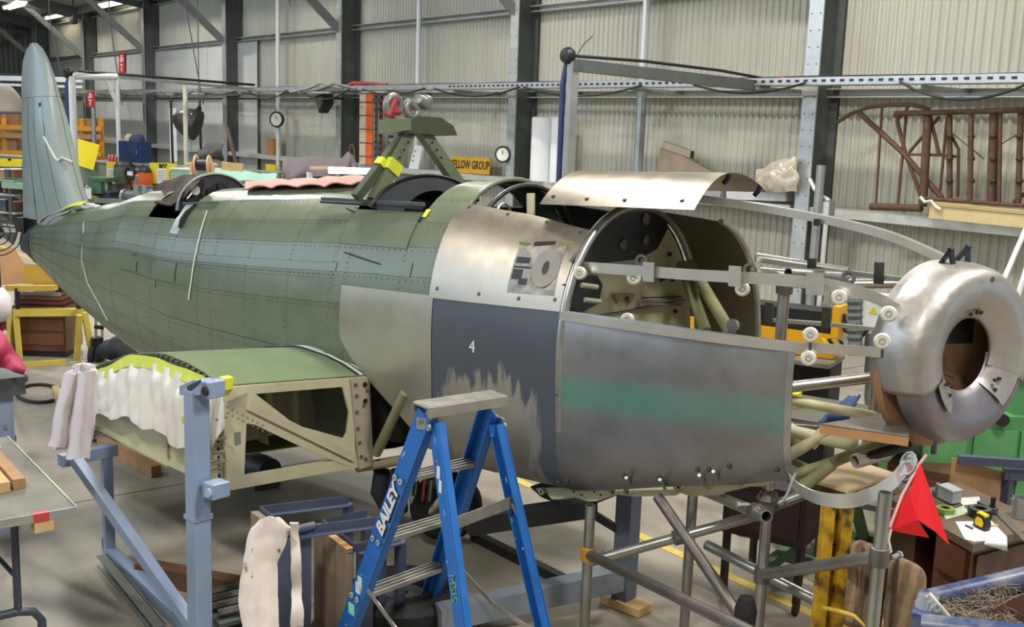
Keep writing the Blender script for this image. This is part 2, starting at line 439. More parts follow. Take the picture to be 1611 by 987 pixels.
# ---- white pipe frame on the left
fr = thing('pipe_gantry','white pipe frame with dark blue hose standing beside the tail fin','pipe frame',at(115,330,X=-22))
F0 = at(113,120,X=-22); F1 = at(184,121,X=-22); F2 = at(400,141,Y=10.1)
def drop(p, z): return V(p.x,p.y,z)
PIPE = mat('white_pipe','D5D7D6',.4,.2,.05)
MB().tube([F0,drop(F0,.0)],.07,10).build('post', PIPE, fr, smooth=40)
MB().tube([F1,drop(F1,.0)],.045,10).build('post', PIPE, fr, smooth=40)
MB().tube([F0,F1],.07,10).build('top_pipe', PIPE, fr, smooth=40)
MB().beam(F1,F2,.05,.06).build('arm', STEEL, fr)
MB().tube([F0+V(.1,.1,.1),F2+V(0,0,.1)],.03,6).build('cable', CAB, fr)
q = at(166,123,X=-22.0); MB().tube([q, drop(F1,F1.z-.55)],.045,8).build('strut', PIPE, fr, smooth=40)
MB().tube([F0+V(-.1,0,.08),F0+V(-.13,-.05,-.2),F0+V(-.10,-.05,-1.2),F0+V(-.12,-.02,-2.6)],.055,8).build('hose', CABB, fr, smooth=60)
MB().lathe([(.001,-.08),(.09,-.07),(.12,0),(.09,.07),(.001,.08)],F0+V(-.05,-.05,.06),(0,1,0),10).build('elbow', BLACK, fr, smooth=50)
# long horizontal light rail behind the fin
MB().beam(at(0,123,D=27),at(130,126,D=27),.12,.12).build('rail', PIPE, fr)
MB().beam(at(0,133,D=27),at(130,137,D=27),.06,.06).build('rail', PIPE, fr)
# ---- vertical drops (conduits) from tray to floor
def conduit(x, y0, y1, Y, r, m, label):
    a = at(x,y0,Y=Y); b = at(x,y1,Y=Y); c = V(a.x,a.y,b.z if (y0==135 or y1==140) else .0)
    return tag(MB().tube([a,c],r,8).build('conduit',m,smooth=40),label,'pipe','vertical conduits')
conduit(660,-10,300,10.72,.045,PIPE,'white vertical conduit on the corrugated wall behind the shackles')
conduit(437,-10,270,10.6,.05,PIPE,'white vertical conduit left of the purple-grey cloth, carrying a dial')
conduit(291,135,262,8.6,.05,mat('cream_pipe','D9D4C0',.5),'cream vertical pole in front of the hanging spinner cone')
conduit(146,150,335,7.5,.05,STEEL,'thin grey pole holding the hanging red sign near the fin')
conduit(1018,-10,140,10.72,.05,PIPE,'white vertical conduit on the wall above the drop arm')
conduit(1010,145,290,10.6,.07,STEEL,'grey vertical pipe on the wall below the cable tray')
conduit(1292,260,420,10.2,.05,STEEL,'grey pipe standing just right of the nearest column')
conduit(806,150,275,10.85,.03,STEEL,'thin grey pipe beside the second column')
# ================================================================== aircraft
air = thing('aircraft_fuselage','green-painted aircraft fuselage under restoration with bare aluminium nose panels and tail fin','aircraft',M=FUSE)
WT = [(.45,.40),(1.0,.50),(1.6,.56),(2.0,.63),(2.4,.675),(3.2,.665),(4.2,.625),(5.0,.585),(5.9,.555),(6.43,.455),(7.04,.38),(7.5,.30),(8.0,.20),(8.2,.13)]
WBt= [(.45,-.54),(1.0,-.70),(1.6,-.81),(2.4,-.86),(3.4,-.90),(4.4,-.90),(5.0,-.88),(5.9,-.74),(6.4,-.62),(6.85,-.50),(7.3,-.36),(7.8,-.18),(8.2,-.05)]
HW = [(.45,.50),(1.0,.56),(1.6,.60),(3.0,.62),(4.0,.60),(5.0,.53),(6.0,.415),(7.0,.26),(7.6,.16),(8.2,.05)]
def sec(s, th, off=0.):      # th 0 = crest, 90 = near side, 180 = keel (degrees, sign = side)
    a = interp(HW,s)+off; zt = interp(WT,s)+off; zb = interp(WBt,s)-off; zc = lerp(zb,zt,.46)
    t = math.radians(abs(th)); sg = 1 if th >= 0 else -1
    nn = 2.25; nb = interp([(1.0,5.),(2.6,4.5),(4.2,3.2),(5.6,2.4)],s); c, si = math.cos(t), math.sin(t)
    e = 2/nn; x = a*abs(si)**(e if c >= 0 else 2/nb); z = (zt-zc)*abs(c)**e if c >= 0 else -(zc-zb)*abs(c)**(2/nb)
    return Vector((s, sg*x, zc+z))
def th_at(s, w):             # parameter angle on the near side for height w
    lo, hi = 0., 180.
    for _ in range(40):
        m_ = (lo+hi)/2
        if sec(s,m_).z > w: lo = m_
        else: hi = m_
    return lo
def gpaint():
    t = NT('olive_green_paint')
    a = t.noise(.9, 5, .6); b = t.noise(7, 6, .6)
    c = t.ramp(a, [(.3, srgb('5D6651')), (.7, srgb('6E775F'))])
    c = t.mix(.3, c, t.ramp(b, [(.3, srgb('556049')), (.7, srgb('7D8672'))]))
    t.l(c, t.b.inputs['Base Color']); mr = t.n('MapRange'); mr.inputs[3].default_value=.22; mr.inputs[4].default_value=.42
    t.l(b, mr.inputs[0]); t.l(mr.outputs[0], t.b.inputs['Roughness']); t.b.inputs['Specular IOR Level'].default_value=.6; t.bump(a,.05,.02); return t.m
GRN = gpaint()
GRND = mat('dark_green_seam','454E3B',.6)
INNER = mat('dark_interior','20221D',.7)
def open_top(s, th):
    t = abs(th)
    if 4.99 < s < 5.56 and t < 44: return True
    if 2.66 < s < 3.22 and t < 38: return True
    if 1.62 < s < 2.40 and t < 36: return True
    return False
def patch(s0, s1, t0, t1, off=0., thick=.0025, ns=None, nt=None, fn=None):
    ns = ns or max(2, int(abs(s1-s0)/.1)); nt = nt or max(2, int(abs(t1-t0)/7))
    return MB().grid(lambda i, j: sec(lerp(s0,s1,i), lerp(t0,t1,j), off), ns, nt, thick)
# inner liner behind the seams
STN = [2.40,2.66,3.10,3.22,3.62,4.05,4.45,4.62,5.0,5.28,5.55,5.95,6.3,6.65,7.0,7.3,7.6,7.85,8.15]
TH = [0,14,28,44,56,68,80,92,104,118,134,156,180]
mb = MB()
for s0, s1 in zip(STN, STN[1:]):
    for sg in (1,-1):
        for t0, t1 in zip(TH, TH[1:]):
            if open_top((s0+s1)/2,(t0+t1)/2): continue
            if s1 < 3.12 and t1 > 96 and sg > 0: continue
            mb.grid(lambda i,j: sec(lerp(s0,s1,i), sg*lerp(t0,t1,j), -.006), 2, 2)
mb.build('hull_liner', GRND, air, local=True, smooth=50)
# skin plates
rnd = random.Random(5)
for si, (s0, s1) in enumerate(zip(STN, STN[1:])):
    for sg in (1,-1):
        ths = TH if sg > 0 else [0,14,28,44,68,92,118,150,180]
        for t0, t1 in zip(ths, ths[1:]):
            if open_top((s0+s1)/2,(t0+t1)/2): continue
            if sg > 0 and s1 < 3.12 and t1 > 96: continue
            g = .0007; gt = math.degrees(g/max(.12,interp(HW,s0)))
            patch(s0+g, s1-g, sg*(t0+gt), sg*(t1-gt), rnd.uniform(-.0003,.0007)).build('skin_plate', GRN, air, local=True, smooth=50)
# rivets along the seams: too many to count
mb = MB()
def rivet(p, n, r=.0042):
    x, y = frame(n); o = len(mb.v)
    mb.v += [p+x*r, p+y*r, p-x*r, p-y*r, p+n*(r*.75)]; mb.f += [(o,o+1,o+4),(o+1,o+2,o+4),(o+2,o+3,o+4),(o+3,o,o+4)]
def nrm(s, th):
    a = sec(s+.01,th)-sec(s-.01,th); b = sec(s,th+1)-sec(s,th-1); n = a.cross(b).normalized()
    c = Vector((s,0,0)); return n if n.dot(sec(s,th)-c) > 0 else -n
for s in STN[:-1]:
    for ds in (.018,):
        n_ = int(150/ (2.2 if s < 6 else 3.5))
        for k in range(n_):
            th = 4+k*146/n_
            if open_top(s+ds, th) or (s < 3.1 and th > 94): continue
            rivet(sec(s+ds,th,.001), nrm(s+ds,th))
for t0 in TH[2:-2]:
    s = 2.45
    while s < 7.9:
        if not open_top(s,t0+1.6) and not (s < 3.1 and t0 > 92): rivet(sec(s,t0+1.6,.001), nrm(s,t0+1.6))
        s += .045
for t0 in (64.5, 66.5, 69.5, 71):
    s = 3.2
    while s < 6.8: rivet(sec(s,t0,.001), nrm(s,t0), .0036); s += .026
mb.build('rivet_rows', mat('rivet_green','3E4636',.5), air, local=True, kind='stuff')
# longeron strips
for t0, s0, s1 in ((66.5,3.2,6.9),(82,5.2,7.2)):
    MB().grid(lambda i,j: sec(lerp(s0,s1,i), t0-1.7+j*3.4, .004), 40, 2, .004).build('longeron_strip', GRN, air, local=True, smooth=50)
# access plates and doublers
def plate(s0,s1,w0,w1,m_,name,off=.003,th=.002,nt=6,ns=6):
    return MB().grid(lambda i,j:(lambda s,w: sec(s,th_at(s,w),off))(lerp(s0,s1,i),lerp(w0,w1,j)), ns, nt, th).build(name,m_,air,local=True,smooth=50)
def pix(x,y,u=.6):                     # near-side surface point under a picture point
    for _ in range(6):
        p = loc(x,y,u=u); u = sec(p.x, th_at(p.x,p.z)).y
    return p
a = pix(560,330,.5); b = pix(640,392,.55); plate(a.x,b.x,a.z,b.z,GRN,'access_plate')
a = pix(588,408,.6); b = pix(645,437,.6); plate(a.x,b.x,a.z,b.z,GRN,'access_plate')
a = pix(250,410,.4); b = pix(275,445,.45); plate(a.x,b.x,a.z,b.z,GRN,'doubler_plate',.004)
a = pix(150,400,.3); b = pix(215,428,.4); plate(a.x,b.x,a.z,b.z,GRN,'doubler_plate',.004)
for pts in (((545,398),(600,415)),((560,335),(548,328))):
    a, b = pix(*pts[0]), pix(*pts[1]); MB().tube([a+V(0,.015,.005),b+V(0,.015,0)],.004,5).build('probe',BLACK,air,local=True)
# tail end fittings
MB().grid(lambda i,j: sec(lerp(7.95,8.22,i), lerp(20,178,j), .006), 4, 10, .004).build('tail_cap', mat('scuffed_black','24272A',.5,0,.5,30), air, local=True, smooth=40)
MB().box((8.17,.0,.20),(.16,.14,.13)).build('tail_bracket', BLACK, air, local=True)
# masking and tape
TAPE = mat('yellow_masking_tape','D6DB3C',.6); WTAPE = mat('white_tape','D9DBD6',.5)
def strip(pts, wdt, m_, name, off=.006, par=air, lift=0):
    P = [pix(*q) for q in pts]; mb = MB()
    def f(i,j):
        k = i*(len(P)-1); a = int(min(k,len(P)-2)); p = P[a].lerp(P[a+1],k-a); d = (P[a+1]-P[a]).normalized()
        n = Vector((0,1,.15)).normalized(); sd = d.cross(n).normalized(); return p+n*off+sd*(wdt*(j-.5))
    return mb.grid(f, (len(P)-1)*5, 1, .002).build(name,m_,par,local=True)
strip([(300,322),(285,345),(274,368)],.10,mat('clear_tape','B9C4C4',.15,0,.25,14),'tape_strip')
strip([(328,332),(318,365),(308,410),(299,472)],.014,mat('cord_white','D4D4C0',.7),'hanging_cord',.012)
strip([(134,350),(131,410),(140,445),(172,505)],.010,mat('cord_white','D4D4C0',.7),'hanging_cord',.012)
strip([(676,330),(668,342)],.03,TAPE,'tape_strip')
# ---- rear cockpit: coaming, instrument arch, sill rail
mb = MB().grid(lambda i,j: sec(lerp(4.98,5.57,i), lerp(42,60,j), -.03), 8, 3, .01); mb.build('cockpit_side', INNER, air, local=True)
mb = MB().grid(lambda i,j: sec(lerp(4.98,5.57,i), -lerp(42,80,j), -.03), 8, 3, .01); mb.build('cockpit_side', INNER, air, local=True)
MB().grid(lambda i,j: (lerp(4.95,5.6,i), lerp(-.45,.45,j), .12), 1, 1).build('cockpit_floor', BLACK, air, local=True)
MB().prism([(4.98,.44*math.cos(a),.33+.22*math.sin(a)) for a in [math.pi*k/12 for k in range(13)]],(.02,0,0)).build('cockpit_bulkhead', INNER, air, local=True)
PANEL = mat('charcoal_panel','3A3D40',.45,0,.15,8)
arcpts = [(.31*math.cos(math.pi*k/18), .43+.25*math.sin(math.pi*k/18)) for k in range(19)]
inn = [(.15*math.cos(math.pi*k/18)-.02, .41+.09*math.sin(math.pi*k/18)) for k in range(19)]
poly = [(5.22,y,z) for y,z in arcpts]+[(5.22,y,z) for y,z in inn[::-1]]
ip = MB().prism(poly,(.02,0,0)).build('instrument_arch', PANEL, air, local=True)
for (y,z,r,m_) in ((.17,.57,.035,WHITE),(-.04,.60,.03,BLACK),(-.15,.55,.03,BLACK),(.05,.56,.03,BLACK)):
    MB().disc((5.205,y,z),(-1,0,0),r,.012,14).build('instrument', m_, ip, local=True)
MB().tube([(5.21,y,z+.004) for y,z in arcpts],.009,6).build('coaming_rim', mat('rim_grey','8C8F8E',.4), ip, local=True, smooth=60)
for y in (.1,-.1,.0): MB().tube([(5.20,y,.62),(5.19,y+.03,.54),(5.20,y-.02,.44)],.008,5).build('wiring', BLACK, ip, local=True)
a, b = pix(290,322,.35), pix(345,321,.35); MB().beam(a+V(0,.01,.01),b+V(0,.01,.01),.015,.012).build('sill_rail', DKSTEEL, air, local=True)
MB().tube([pix(294,318,.35)+V(0,0,0.02), pix(302,311,.3)+V(0,0,.03)],.008,6).build('lever', ALU, air, local=True)
# ---- centre opening with arched bulkhead, pylon
mb = MB(); N_ = 20
outer = [(.47*math.cos(math.pi*(.13+.74*k/N_)), .43+.265*math.sin(math.pi*(.13+.74*k/N_))) for k in range(N_+1)]
inner = [(.27*math.cos(math.pi*k/N_)-.06, .42+.19*math.sin(math.pi*k/N_)) for k in range(N_+1)]
MB().prism([(3.06,y,z) for y,z in outer]+[(3.06,y,z) for y,z in inner[::-1]],(.025,0,0)).build('centre_bulkhead', mat('graphite_panel','4A4D52',.4,0,.08,6), air, local=True)
MB().tube([(3.055,y,z+.004) for y,z in outer],.009,6).build('bulkhead_rim', BLACK, air, local=True, smooth=60)
MB().prism([(3.20,y,z) for y,z in [(.36*math.cos(math.pi*k/N_), .36+.2*math.sin(math.pi*k/N_)) for k in range(N_+1)]],(.02,0,0)).build('cockpit_bulkhead', BLACK, air, local=True)
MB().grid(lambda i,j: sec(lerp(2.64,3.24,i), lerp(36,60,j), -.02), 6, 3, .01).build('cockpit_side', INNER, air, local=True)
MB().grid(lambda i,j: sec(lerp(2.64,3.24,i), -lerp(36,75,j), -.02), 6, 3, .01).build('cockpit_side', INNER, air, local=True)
MB().grid(lambda i,j: (lerp(1.6,3.3,i), lerp(-.52,.52,j), .05), 1, 1).build('cockpit_floor', BLACK, air, local=True)
a, b = loc(507,313,u=.40), loc(667,322,u=.40)
cr = MB().beam(a,b,.022,.02).build('canopy_rail', mat('rail_charcoal','4A4E4E',.4), air, local=True)
MB().beam(a+V(0,.012,-.018),b+V(0,.012,-.018),.012,.012).build('rail_lip', BLACK, cr, local=True)
PYG = mat('pylon_green','6A7459',.45,0,.1,7)
ap = V(3.1,.06,.985)
py = MB().beam((3.10,.37,.56),(3.10,.09,.97),.07,.055,up=(1,0,0)).build('pylon_leg', PYG, air, local=True)
MB().beam((3.14,.47,.58),(3.12,.10,.95),.05,.05,up=(1,0,0)).build('pylon_leg', mat('pylon_dark','434A3A',.5), air, local=True)
py2= MB().beam((3.10,-.38,.56),(3.10,.02,.97),.07,.055,up=(1,0,0)).build('pylon_leg', PYG, air, local=True)
for L, (ya,yb) in ((py,(.09,.19)),(py2,(.02,-.09))):
    for k in range(4):
        t_ = k/3; MB().disc((3.055,lerp(ya,yb,t_)+(.03 if L is py else -.02),lerp(.93,.80,t_)),(-1,0,0),.008,.006,8).build('hole', BLACK, L, local=True)
MB().beam((3.10,.262,.718),(3.10,.222,.776),.10,.075,up=(1,0,0)).beam((3.13,.30,.75),(3.125,.27,.785),.06,.06,up=(1,0,0)).build('tape_wrap', TAPE, py, local=True)
head = [( .20,.935),(.19,.985),(.08,1.035),(-.10,1.03),(-.20,.985),(-.235,.93),(-.10,.925),(.05,.935)]
MB().prism([(3.04,y,z) for y,z in head],(.10,0,0)).build('pylon_head', mat('pylon_dark','434A3A',.5), air, local=True)
MB().prism([(3.02,.16,.955),(3.02,.16,1.02),(3.02,.34,1.005),(3.02,.34,.93)],(.07,0,0)).build('pylon_arm', PYG, air, local=True)
# lifting shackles on the pylon
def shackle(c, ax, up_, r, th, mname, pin=None):
    t = MB(); x = Vector(ax).normalized(); y = Vector(up_).normalized()
    pts = [c+x*(r*math.cos(a))+y*(r*math.sin(a)) for a in [math.pi*(1.35*k/16-.175) for k in range(17)]]
    t.tube(pts, th, 10); return t, pts
t = thing('lifting_shackle','grey bow shackle with red pin hooked on top of the pylon','shackle',wl(3.09,.22,1.02),'shackles on the pylon')
SH = mat('shackle_grey','8B8A88',.4,.5,.12,20); RD = mat('pin_red','A8323A',.45)
sb, pts = shackle(wl(3.09,.23,1.085), EU, (ES*-.1+EW), .055, .02, '')
sb.build('bow', SH, t, smooth=60); MB().tube([pts[0]-EU*.03*0+EW*-.0, pts[-1]],.022,10).build('pin', RD, t, smooth=60)
MB().tube([wl(3.09,.275,1.03), wl(3.09,.205,1.15)],.024,12).build('sleeve', RD, t, smooth=60)
t2 = thing('lifting_shackle','plain grey bow shackle lying beside the red-pinned one on the pylon','shackle',wl(3.09,.0,1.04),'shackles on the pylon')
sb, pts = shackle(wl(3.09,.09,1.075), EU*.8+EW*.5, EW*-.8+EU*.5, .045, .022, '')
sb.build('bow', SH, t2, smooth=60); MB().tube([pts[0],pts[-1]],.024,10).build('pin', SH, t2, smooth=60)
MB().lathe([(.001,-.04),(.036,-.036),(.042,0),(.036,.036),(.001,.04)],wl(3.08,.02,1.115),EU+EW*.4,12).build('nut', SH, t2, smooth=50)
MB().lathe([(.001,-.025),(.03,-.022),(.036,0),(.03,.024),(.001,.026)],wl(3.08,-.02,1.125),EU+EW*.4,12).build('nut', SH, t2, smooth=50)
# ---- fin and rudder
FB = GRN
def finsec(w, s_le, s_te, th, n=8):
    c = s_te-s_le; P = []
    for k in range(2*n+1):
        t_ = k/n
        if t_ <= 1: q = t_; sg = 1
        else: q = 2-t_; sg = -1
        yt = 5*th*(.2969*math.sqrt(q)-.126*q-.3516*q*q+.2843*q**3-.1015*q**4)
        P.append(Vector((s_le+c*q, sg*max(yt,.004), w)))
    return P
LE = [(.30,7.02),(.5,7.18),(1.0,7.37),(1.4,7.51),(1.6,7.60),(1.70,7.68),(1.76,7.80)]
TE = [(.22,8.24),(.6,8.20),(1.0,8.16),(1.4,8.12),(1.6,8.07),(1.70,8.0),(1.76,7.90)]
HG = [(.2,7.80),(1.25,7.83),(1.32,7.84)]
ws = [.26,.4,.55,.7,.85,1.0,1.15,1.3,1.42,1.52,1.60,1.66,1.71,1.745,1.76]
def shell(w0, w1, q0, q1, th=.24, n=10, nw=6):
    mb = MB()
    for sg in (1,-1):
        def f(i,j):
            w = lerp(w0,w1,i); q = lerp(q0,q1,j); a, b = interp(LE,w), interp(TE,w); c = b-a
            yt = 5*th*min(1,(1.9-w)/.9)*(.2969*math.sqrt(q)-.126*q-.3516*q*q+.2843*q**3-.1015*q**4)
            return V(a+c*q, sg*max(yt,.002), w)
        mb.grid(f, nw, n)
    return mb
fin = MB(); 
FINM = mat('fin_green_daylit','8A9590',.34,0,.06,3,spec=.6)  # hull green paled and blued, the daylight cast is put into the base colour
zs = [.24,.52,.80,1.06,1.30]
finp = shell(.22,1.30,0,.62,n=14).build('fin', FINM, air, local=True, smooth=50)
rud = shell(.26,1.30,.635,1.0,n=6).build('rudder', FINM, air, local=True, smooth=50)
shell(1.303,1.76,0,1.0,n=18,nw=10).build('fin_tip', FINM, air, local=True, smooth=50)
for z in (.40,.62,.84,1.06,1.24):
    mb_ = MB()
    mb_.grid(lambda i,j:(lambda w,q: V(lerp(interp(LE,w),interp(TE,w),q), .24*5*min(1,(1.9-w)/.9)*(.2969*math.sqrt(q)-.126*q-.3516*q*q+.2843*q**3-.1015*q**4)+.002, w))(z+j*.012+.05*i*.3, lerp(.64,.97,i)), 6, 1, .002)
    mb_.build('rib_tape', mat('fin_rib','8E9C8C',.4), rud, local=True)
for q in (.18,.40):
    MB().grid(lambda i,j:(lambda w,q: V(lerp(interp(LE,w),interp(TE,w),q), .24*5*min(1,(1.9-w)/.9)*(.2969*math.sqrt(q)-.126*q-.3516*q*q+.2843*q**3-.1015*q**4)+.001, w))(lerp(.3,1.28,i), q+j*.012), 8, 1, .002).build('seam_strip', mat('fin_seam','66725F',.4), finp, local=True)
p = loc(64,165,u=.08); MB().disc(p,(0,1,0),.02,.01,8).build('hinge_hole', BLACK, finp, local=True)
mb = MB().tube([loc(61,228,u=.10),loc(66,215,u=.10),loc(70,216,u=.11),loc(86,248,u=.10),loc(92,253,u=.09),loc(97,248,u=.07),loc(113,254,u=.03)],.011,5); mb.build('cord', mat('cord_white','D4D4C0',.7), finp, local=True)
p = loc(61,224,u=.1); MB().tube([p, loc(64,214,u=.1)],.012,5).build('slot', BLACK, finp, local=True)
# fin root fairing strips and tape
for pts, m_ in ((((62,350),(80,338),(104,330)),WTAPE),(((76,352),(92,340),(110,334)),WTAPE),(((100,330),(118,324),(132,322)),TAPE)):
    P = [loc(*q,u=.10) for q in pts]; MB().grid(lambda i,j: (lambda k: P[min(int(k),1)].lerp(P[min(int(k),1)+1],k-min(int(k),1)))(i*2)+V(0,(j-.5)*.05,(j-.5)*-.03+.012),8,1,.003).build('fairing_strip', m_, air, local=True)
for (x,y) in ((140,322),(128,326),(148,324)): MB().box(loc(x,y,u=.06)+V(0,0,.0),(.10,.05,.02)).build('loose_clip', WTAPE, air, local=True)
MB().grid(lambda i,j: sec(lerp(7.1,7.9,i),lerp(-8,14,j),.008),8,3,.004).build('root_gap', BLACK, air, local=True)
# ---- nose panels
def alu_panel(name, base, dark, rough=.32, teal=None):
    t = NT(name); a = t.noise(1.6,5,.6); b = t.noise(9,6,.65); c = t.noise(30,2,.5,stretch=(.2,1,1))
    col = t.ramp(a, [(.3, srgb(dark)), (.7, srgb(base))])
    col = t.mix(.25, col, t.ramp(b, [(.35, srgb(dark)), (.65, srgb(base))]))
    t.b.inputs['Metallic'].default_value = .9
    mr = t.n('MapRange'); mr.inputs[3].default_value = rough-.12; mr.inputs[4].default_value = rough+.14
    t.l(b, mr.inputs[0]); t.l(mr.outputs[0], t.b.inputs['Roughness']); t.bump(a,.04,.03)
    return t, col, a, b
t, col, a, b = alu_panel('warm_aluminium_sheet','B5AA99','A0968A',.40); t.l(col, t.b.inputs['Base Color']); ALUW = t.m
t, col, a, b = alu_panel('plain_aluminium_sheet','B5AF9F','9C9788',.36); t.l(col, t.b.inputs['Base Color']); t.b.inputs['Metallic'].default_value=.7; ALUP = t.m
def sep(t): 
    x = t.n('SeparateXYZ'); t.l(t.tc.outputs['Object'], x.inputs[0]); return x.outputs
def mth(t, op, a, b=None, c=None, clamp=False):
    n = t.n('Math', operation=op); n.use_clamp = clamp
    for i, v in enumerate((a,b,c)):
        if v is None: continue
        if hasattr(v,'links'): t.l(v, n.inputs[i])
        else: n.inputs[i].default_value = v
    return n.outputs[0]
# lower cowl panel: bare sheet with a ragged teal-green band mixed into its colour
t, col, a, b = alu_panel('cowl_sheet_teal_band','A3A1A0','807F7F',.36)
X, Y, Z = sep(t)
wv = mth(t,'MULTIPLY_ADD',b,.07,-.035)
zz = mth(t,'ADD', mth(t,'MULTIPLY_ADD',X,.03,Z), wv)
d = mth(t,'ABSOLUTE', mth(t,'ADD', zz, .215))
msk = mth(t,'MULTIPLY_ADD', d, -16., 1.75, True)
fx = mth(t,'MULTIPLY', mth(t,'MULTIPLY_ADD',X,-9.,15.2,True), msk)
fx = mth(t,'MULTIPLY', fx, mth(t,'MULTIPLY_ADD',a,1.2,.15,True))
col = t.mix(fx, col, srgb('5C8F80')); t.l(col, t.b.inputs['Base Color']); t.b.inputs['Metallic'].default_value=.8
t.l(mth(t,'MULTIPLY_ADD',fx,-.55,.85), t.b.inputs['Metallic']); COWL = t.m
# grey primer with a bare rubbed patch
t, col, a, b = alu_panel('grey_primer_rubbed','C9C3B5','A39E92',.35)
X, Y, Z = sep(t)
n1 = mth(t,'MULTIPLY_ADD', t.noise(13,4,.6,stretch=(1,1,.18)), .55, -.275); n2 = mth(t,'MULTIPLY_ADD', a, .5, -.25)
wz = mth(t,'ADD', mth(t,'ADD',Z,n1), mth(t,'MULTIPLY',n2,.6))
m1 = mth(t,'MULTIPLY_ADD', wz, -16., -4.2, True)                     # below w=-.32
dx = mth(t,'ABSOLUTE', mth(t,'ADD', mth(t,'ADD',X,mth(t,'MULTIPLY',n1,.5)), -2.02))
m2 = mth(t,'MULTIPLY_ADD', dx, -12., 4.0, True)
mk = mth(t,'MULTIPLY', m1, m2)
col = t.mix(mk, srgb('4C5159'), col); t.l(col, t.b.inputs['Base Color'])
t.l(mth(t,'MULTIPLY',mk,.85), t.b.inputs['Metallic']); t.l(mth(t,'MULTIPLY_ADD',mk,-.1,.42), t.b.inputs['Roughness']); GREYP = t.m
def wpatch(sl, sr, w0, w1, off, m_, name, ns=12, nw=12, thick=.003, par=air):
    def f(i, j):
        w = lerp(w0,w1,j) if not callable(w0) else None
        s = lerp(sr(w) if callable(sr) else sr, sl(w) if callable(sl) else sl, i); return sec(s, th_at(s,w), off)
    return MB().grid(f, ns, nw, thick).build(name, m_, par, local=True, smooth=50)
SLT = [(-.80,2.44),(-.66,2.52),(-.22,3.08),(-.18,3.115),(.12,3.115)]
wpatch(lambda w: interp(SLT,w), 2.405, -.70, .105, .008, ALUP, 'side_panel', ns=14, nw=24)
gp = wpatch(2.40, 1.605, -.755, .105, .007, GREYP, 'primer_panel', ns=14, nw=22)
def pfix(o):   # stick-on outlines
    pass
MB().grid(lambda i,j:(lambda s,w: sec(s,th_at(s,w),.0095))(lerp(1.61,1.84,i), lerp(.10,lerp(-.06,.05,i),j)),6,4,.002).build('overlap_plate', mat('slate_primer','4A4F58',.4), gp, local=True)
text('4', .085, sec(2.12,th_at(2.12,-.12),.011)+V(0,.002,0), (-1,0,0), (0,0,1), mat('chalk','DDDDDD',.8), gp, name='chalk_mark', local=True)
# upper bare sheet
th1 = lambda s: th_at(s,.11)
up = MB().grid(lambda i,j:(lambda s: sec(s, lerp(33,th1(s)+1.2,j), .013))(lerp(2.43,1.60,i)), 14, 18, .003).build('upper_panel', ALUW, air, local=True, smooth=50)
rv = mat('fastener_dark','5B564C',.4,.6)
for s,th in [(2.38,th1(2.3)-2),(2.1,th1(2.1)-2),(1.85,th1(1.85)-2),(1.64,th1(1.64)-3),(2.36,35),(2.1,35),(1.85,35),(1.64,36)]:
    p = sec(s,th,.013); n = nrm(s,th); MB().lathe([(.001,.006),(.010,.005),(.012,0)],p,n,8).build('fastener', rv, up, local=True)
# taped photograph
PH = NT('photo_print'); a = PH.noise(9,5,.7); X,Y,Z = sep(PH)
v = PH.n('TexVoronoi'); v.inputs['Scale'].default_value = 14; PH.l(PH.tc.outputs['Object'], v.inputs[0])
c = PH.ramp(a, [(.36,(.02,.02,.02)),(.5,(.28,.27,.25)),(.64,(.62,.6,.56))]); right = mth(PH,'MULTIPLY_ADD',X,-12.,22.3,True)
c = PH.mix(mth(PH,'MULTIPLY',right,.8), c, PH.mix(.4,srgb('A09A90'),c)); PH.l(c, PH.b.inputs['Base Color']); PH.b.inputs['Roughness'].default_value=.45
def upat(x,y):
    u = .5
    for _ in range(8):
        p = loc(x,y,u=u); u = sec(p.x, th_at(p.x,p.z), .013).y
    return p
c4 = [upat(818,391),upat(893,391),upat(872,468),upat(798,462)]
def phf(i,j,off=.017):
    s = lerp(lerp(c4[0].x,c4[1].x,i),lerp(c4[3].x,c4[2].x,i),j); w = lerp(lerp(c4[0].z,c4[1].z,i),lerp(c4[3].z,c4[2].z,i),j)
    return sec(s,th_at(s,w),off)
ph = thing('photo_print','black and white photo print taped to the bare aluminium upper panel','photo',FUSE@c4[3]); ROOT[ph]=Matrix.Translation(FUSE@c4[3])
def tow(mb): mb.v = [FUSE@p for p in mb.v]; return mb
pp = tow(MB().grid(lambda i,j: phf(i,j), 8, 8, .0008)).build('paper', PH.m, ph)
PG = mat('print_grey','8B857B',.5); PB = mat('print_black','151515',.5)
cp = phf(.72,.45,.0185); n = nrm(cp.x,th_at(cp.x,cp.z))
def flat(c, n, rx, ry, m_, name, k=0):
    x, y = frame(n); mb = MB(); P = [c+n*k+x*(rx*math.cos(a))+y*(ry*math.sin(a)) for a in [2*math.pi*q/20 for q in range(20)]]
    return tow(mb.prism(P, n*.0005)).build(name, m_, pp)
flat(cp,n,.075,.10,PG,'printed_cowl'); flat(cp,n,.018,.035,PB,'printed_hole',.001)
for (i,j,wd_,ht) in ((.2,.3,.08,.03),(.15,.6,.06,.05),(.3,.75,.05,.03),(.22,.45,.10,.01)):
    q = phf(i,j,.0185); n2 = nrm(q.x,th_at(q.x,q.z)); x,y = frame(n2)
    tow(MB().prism([q+x*wd_/2+y*ht/2,q-x*wd_/2+y*ht/2,q-x*wd_/2-y*ht/2,q+x*wd_/2-y*ht/2],n2*.0005)).build('printed_shape',PB,pp)
for x,y in ((825,388),(888,389)):
    q = upat(x,y); q = sec(q.x,th_at(q.x,q.z),.019); tow(MB().box(q,(.055,.004,.022))).build('tape', mat('dull_tape','8F8A5C',.6), ph)
q = [upat(840,391),upat(873,388),upat(876,384),upat(843,385)]
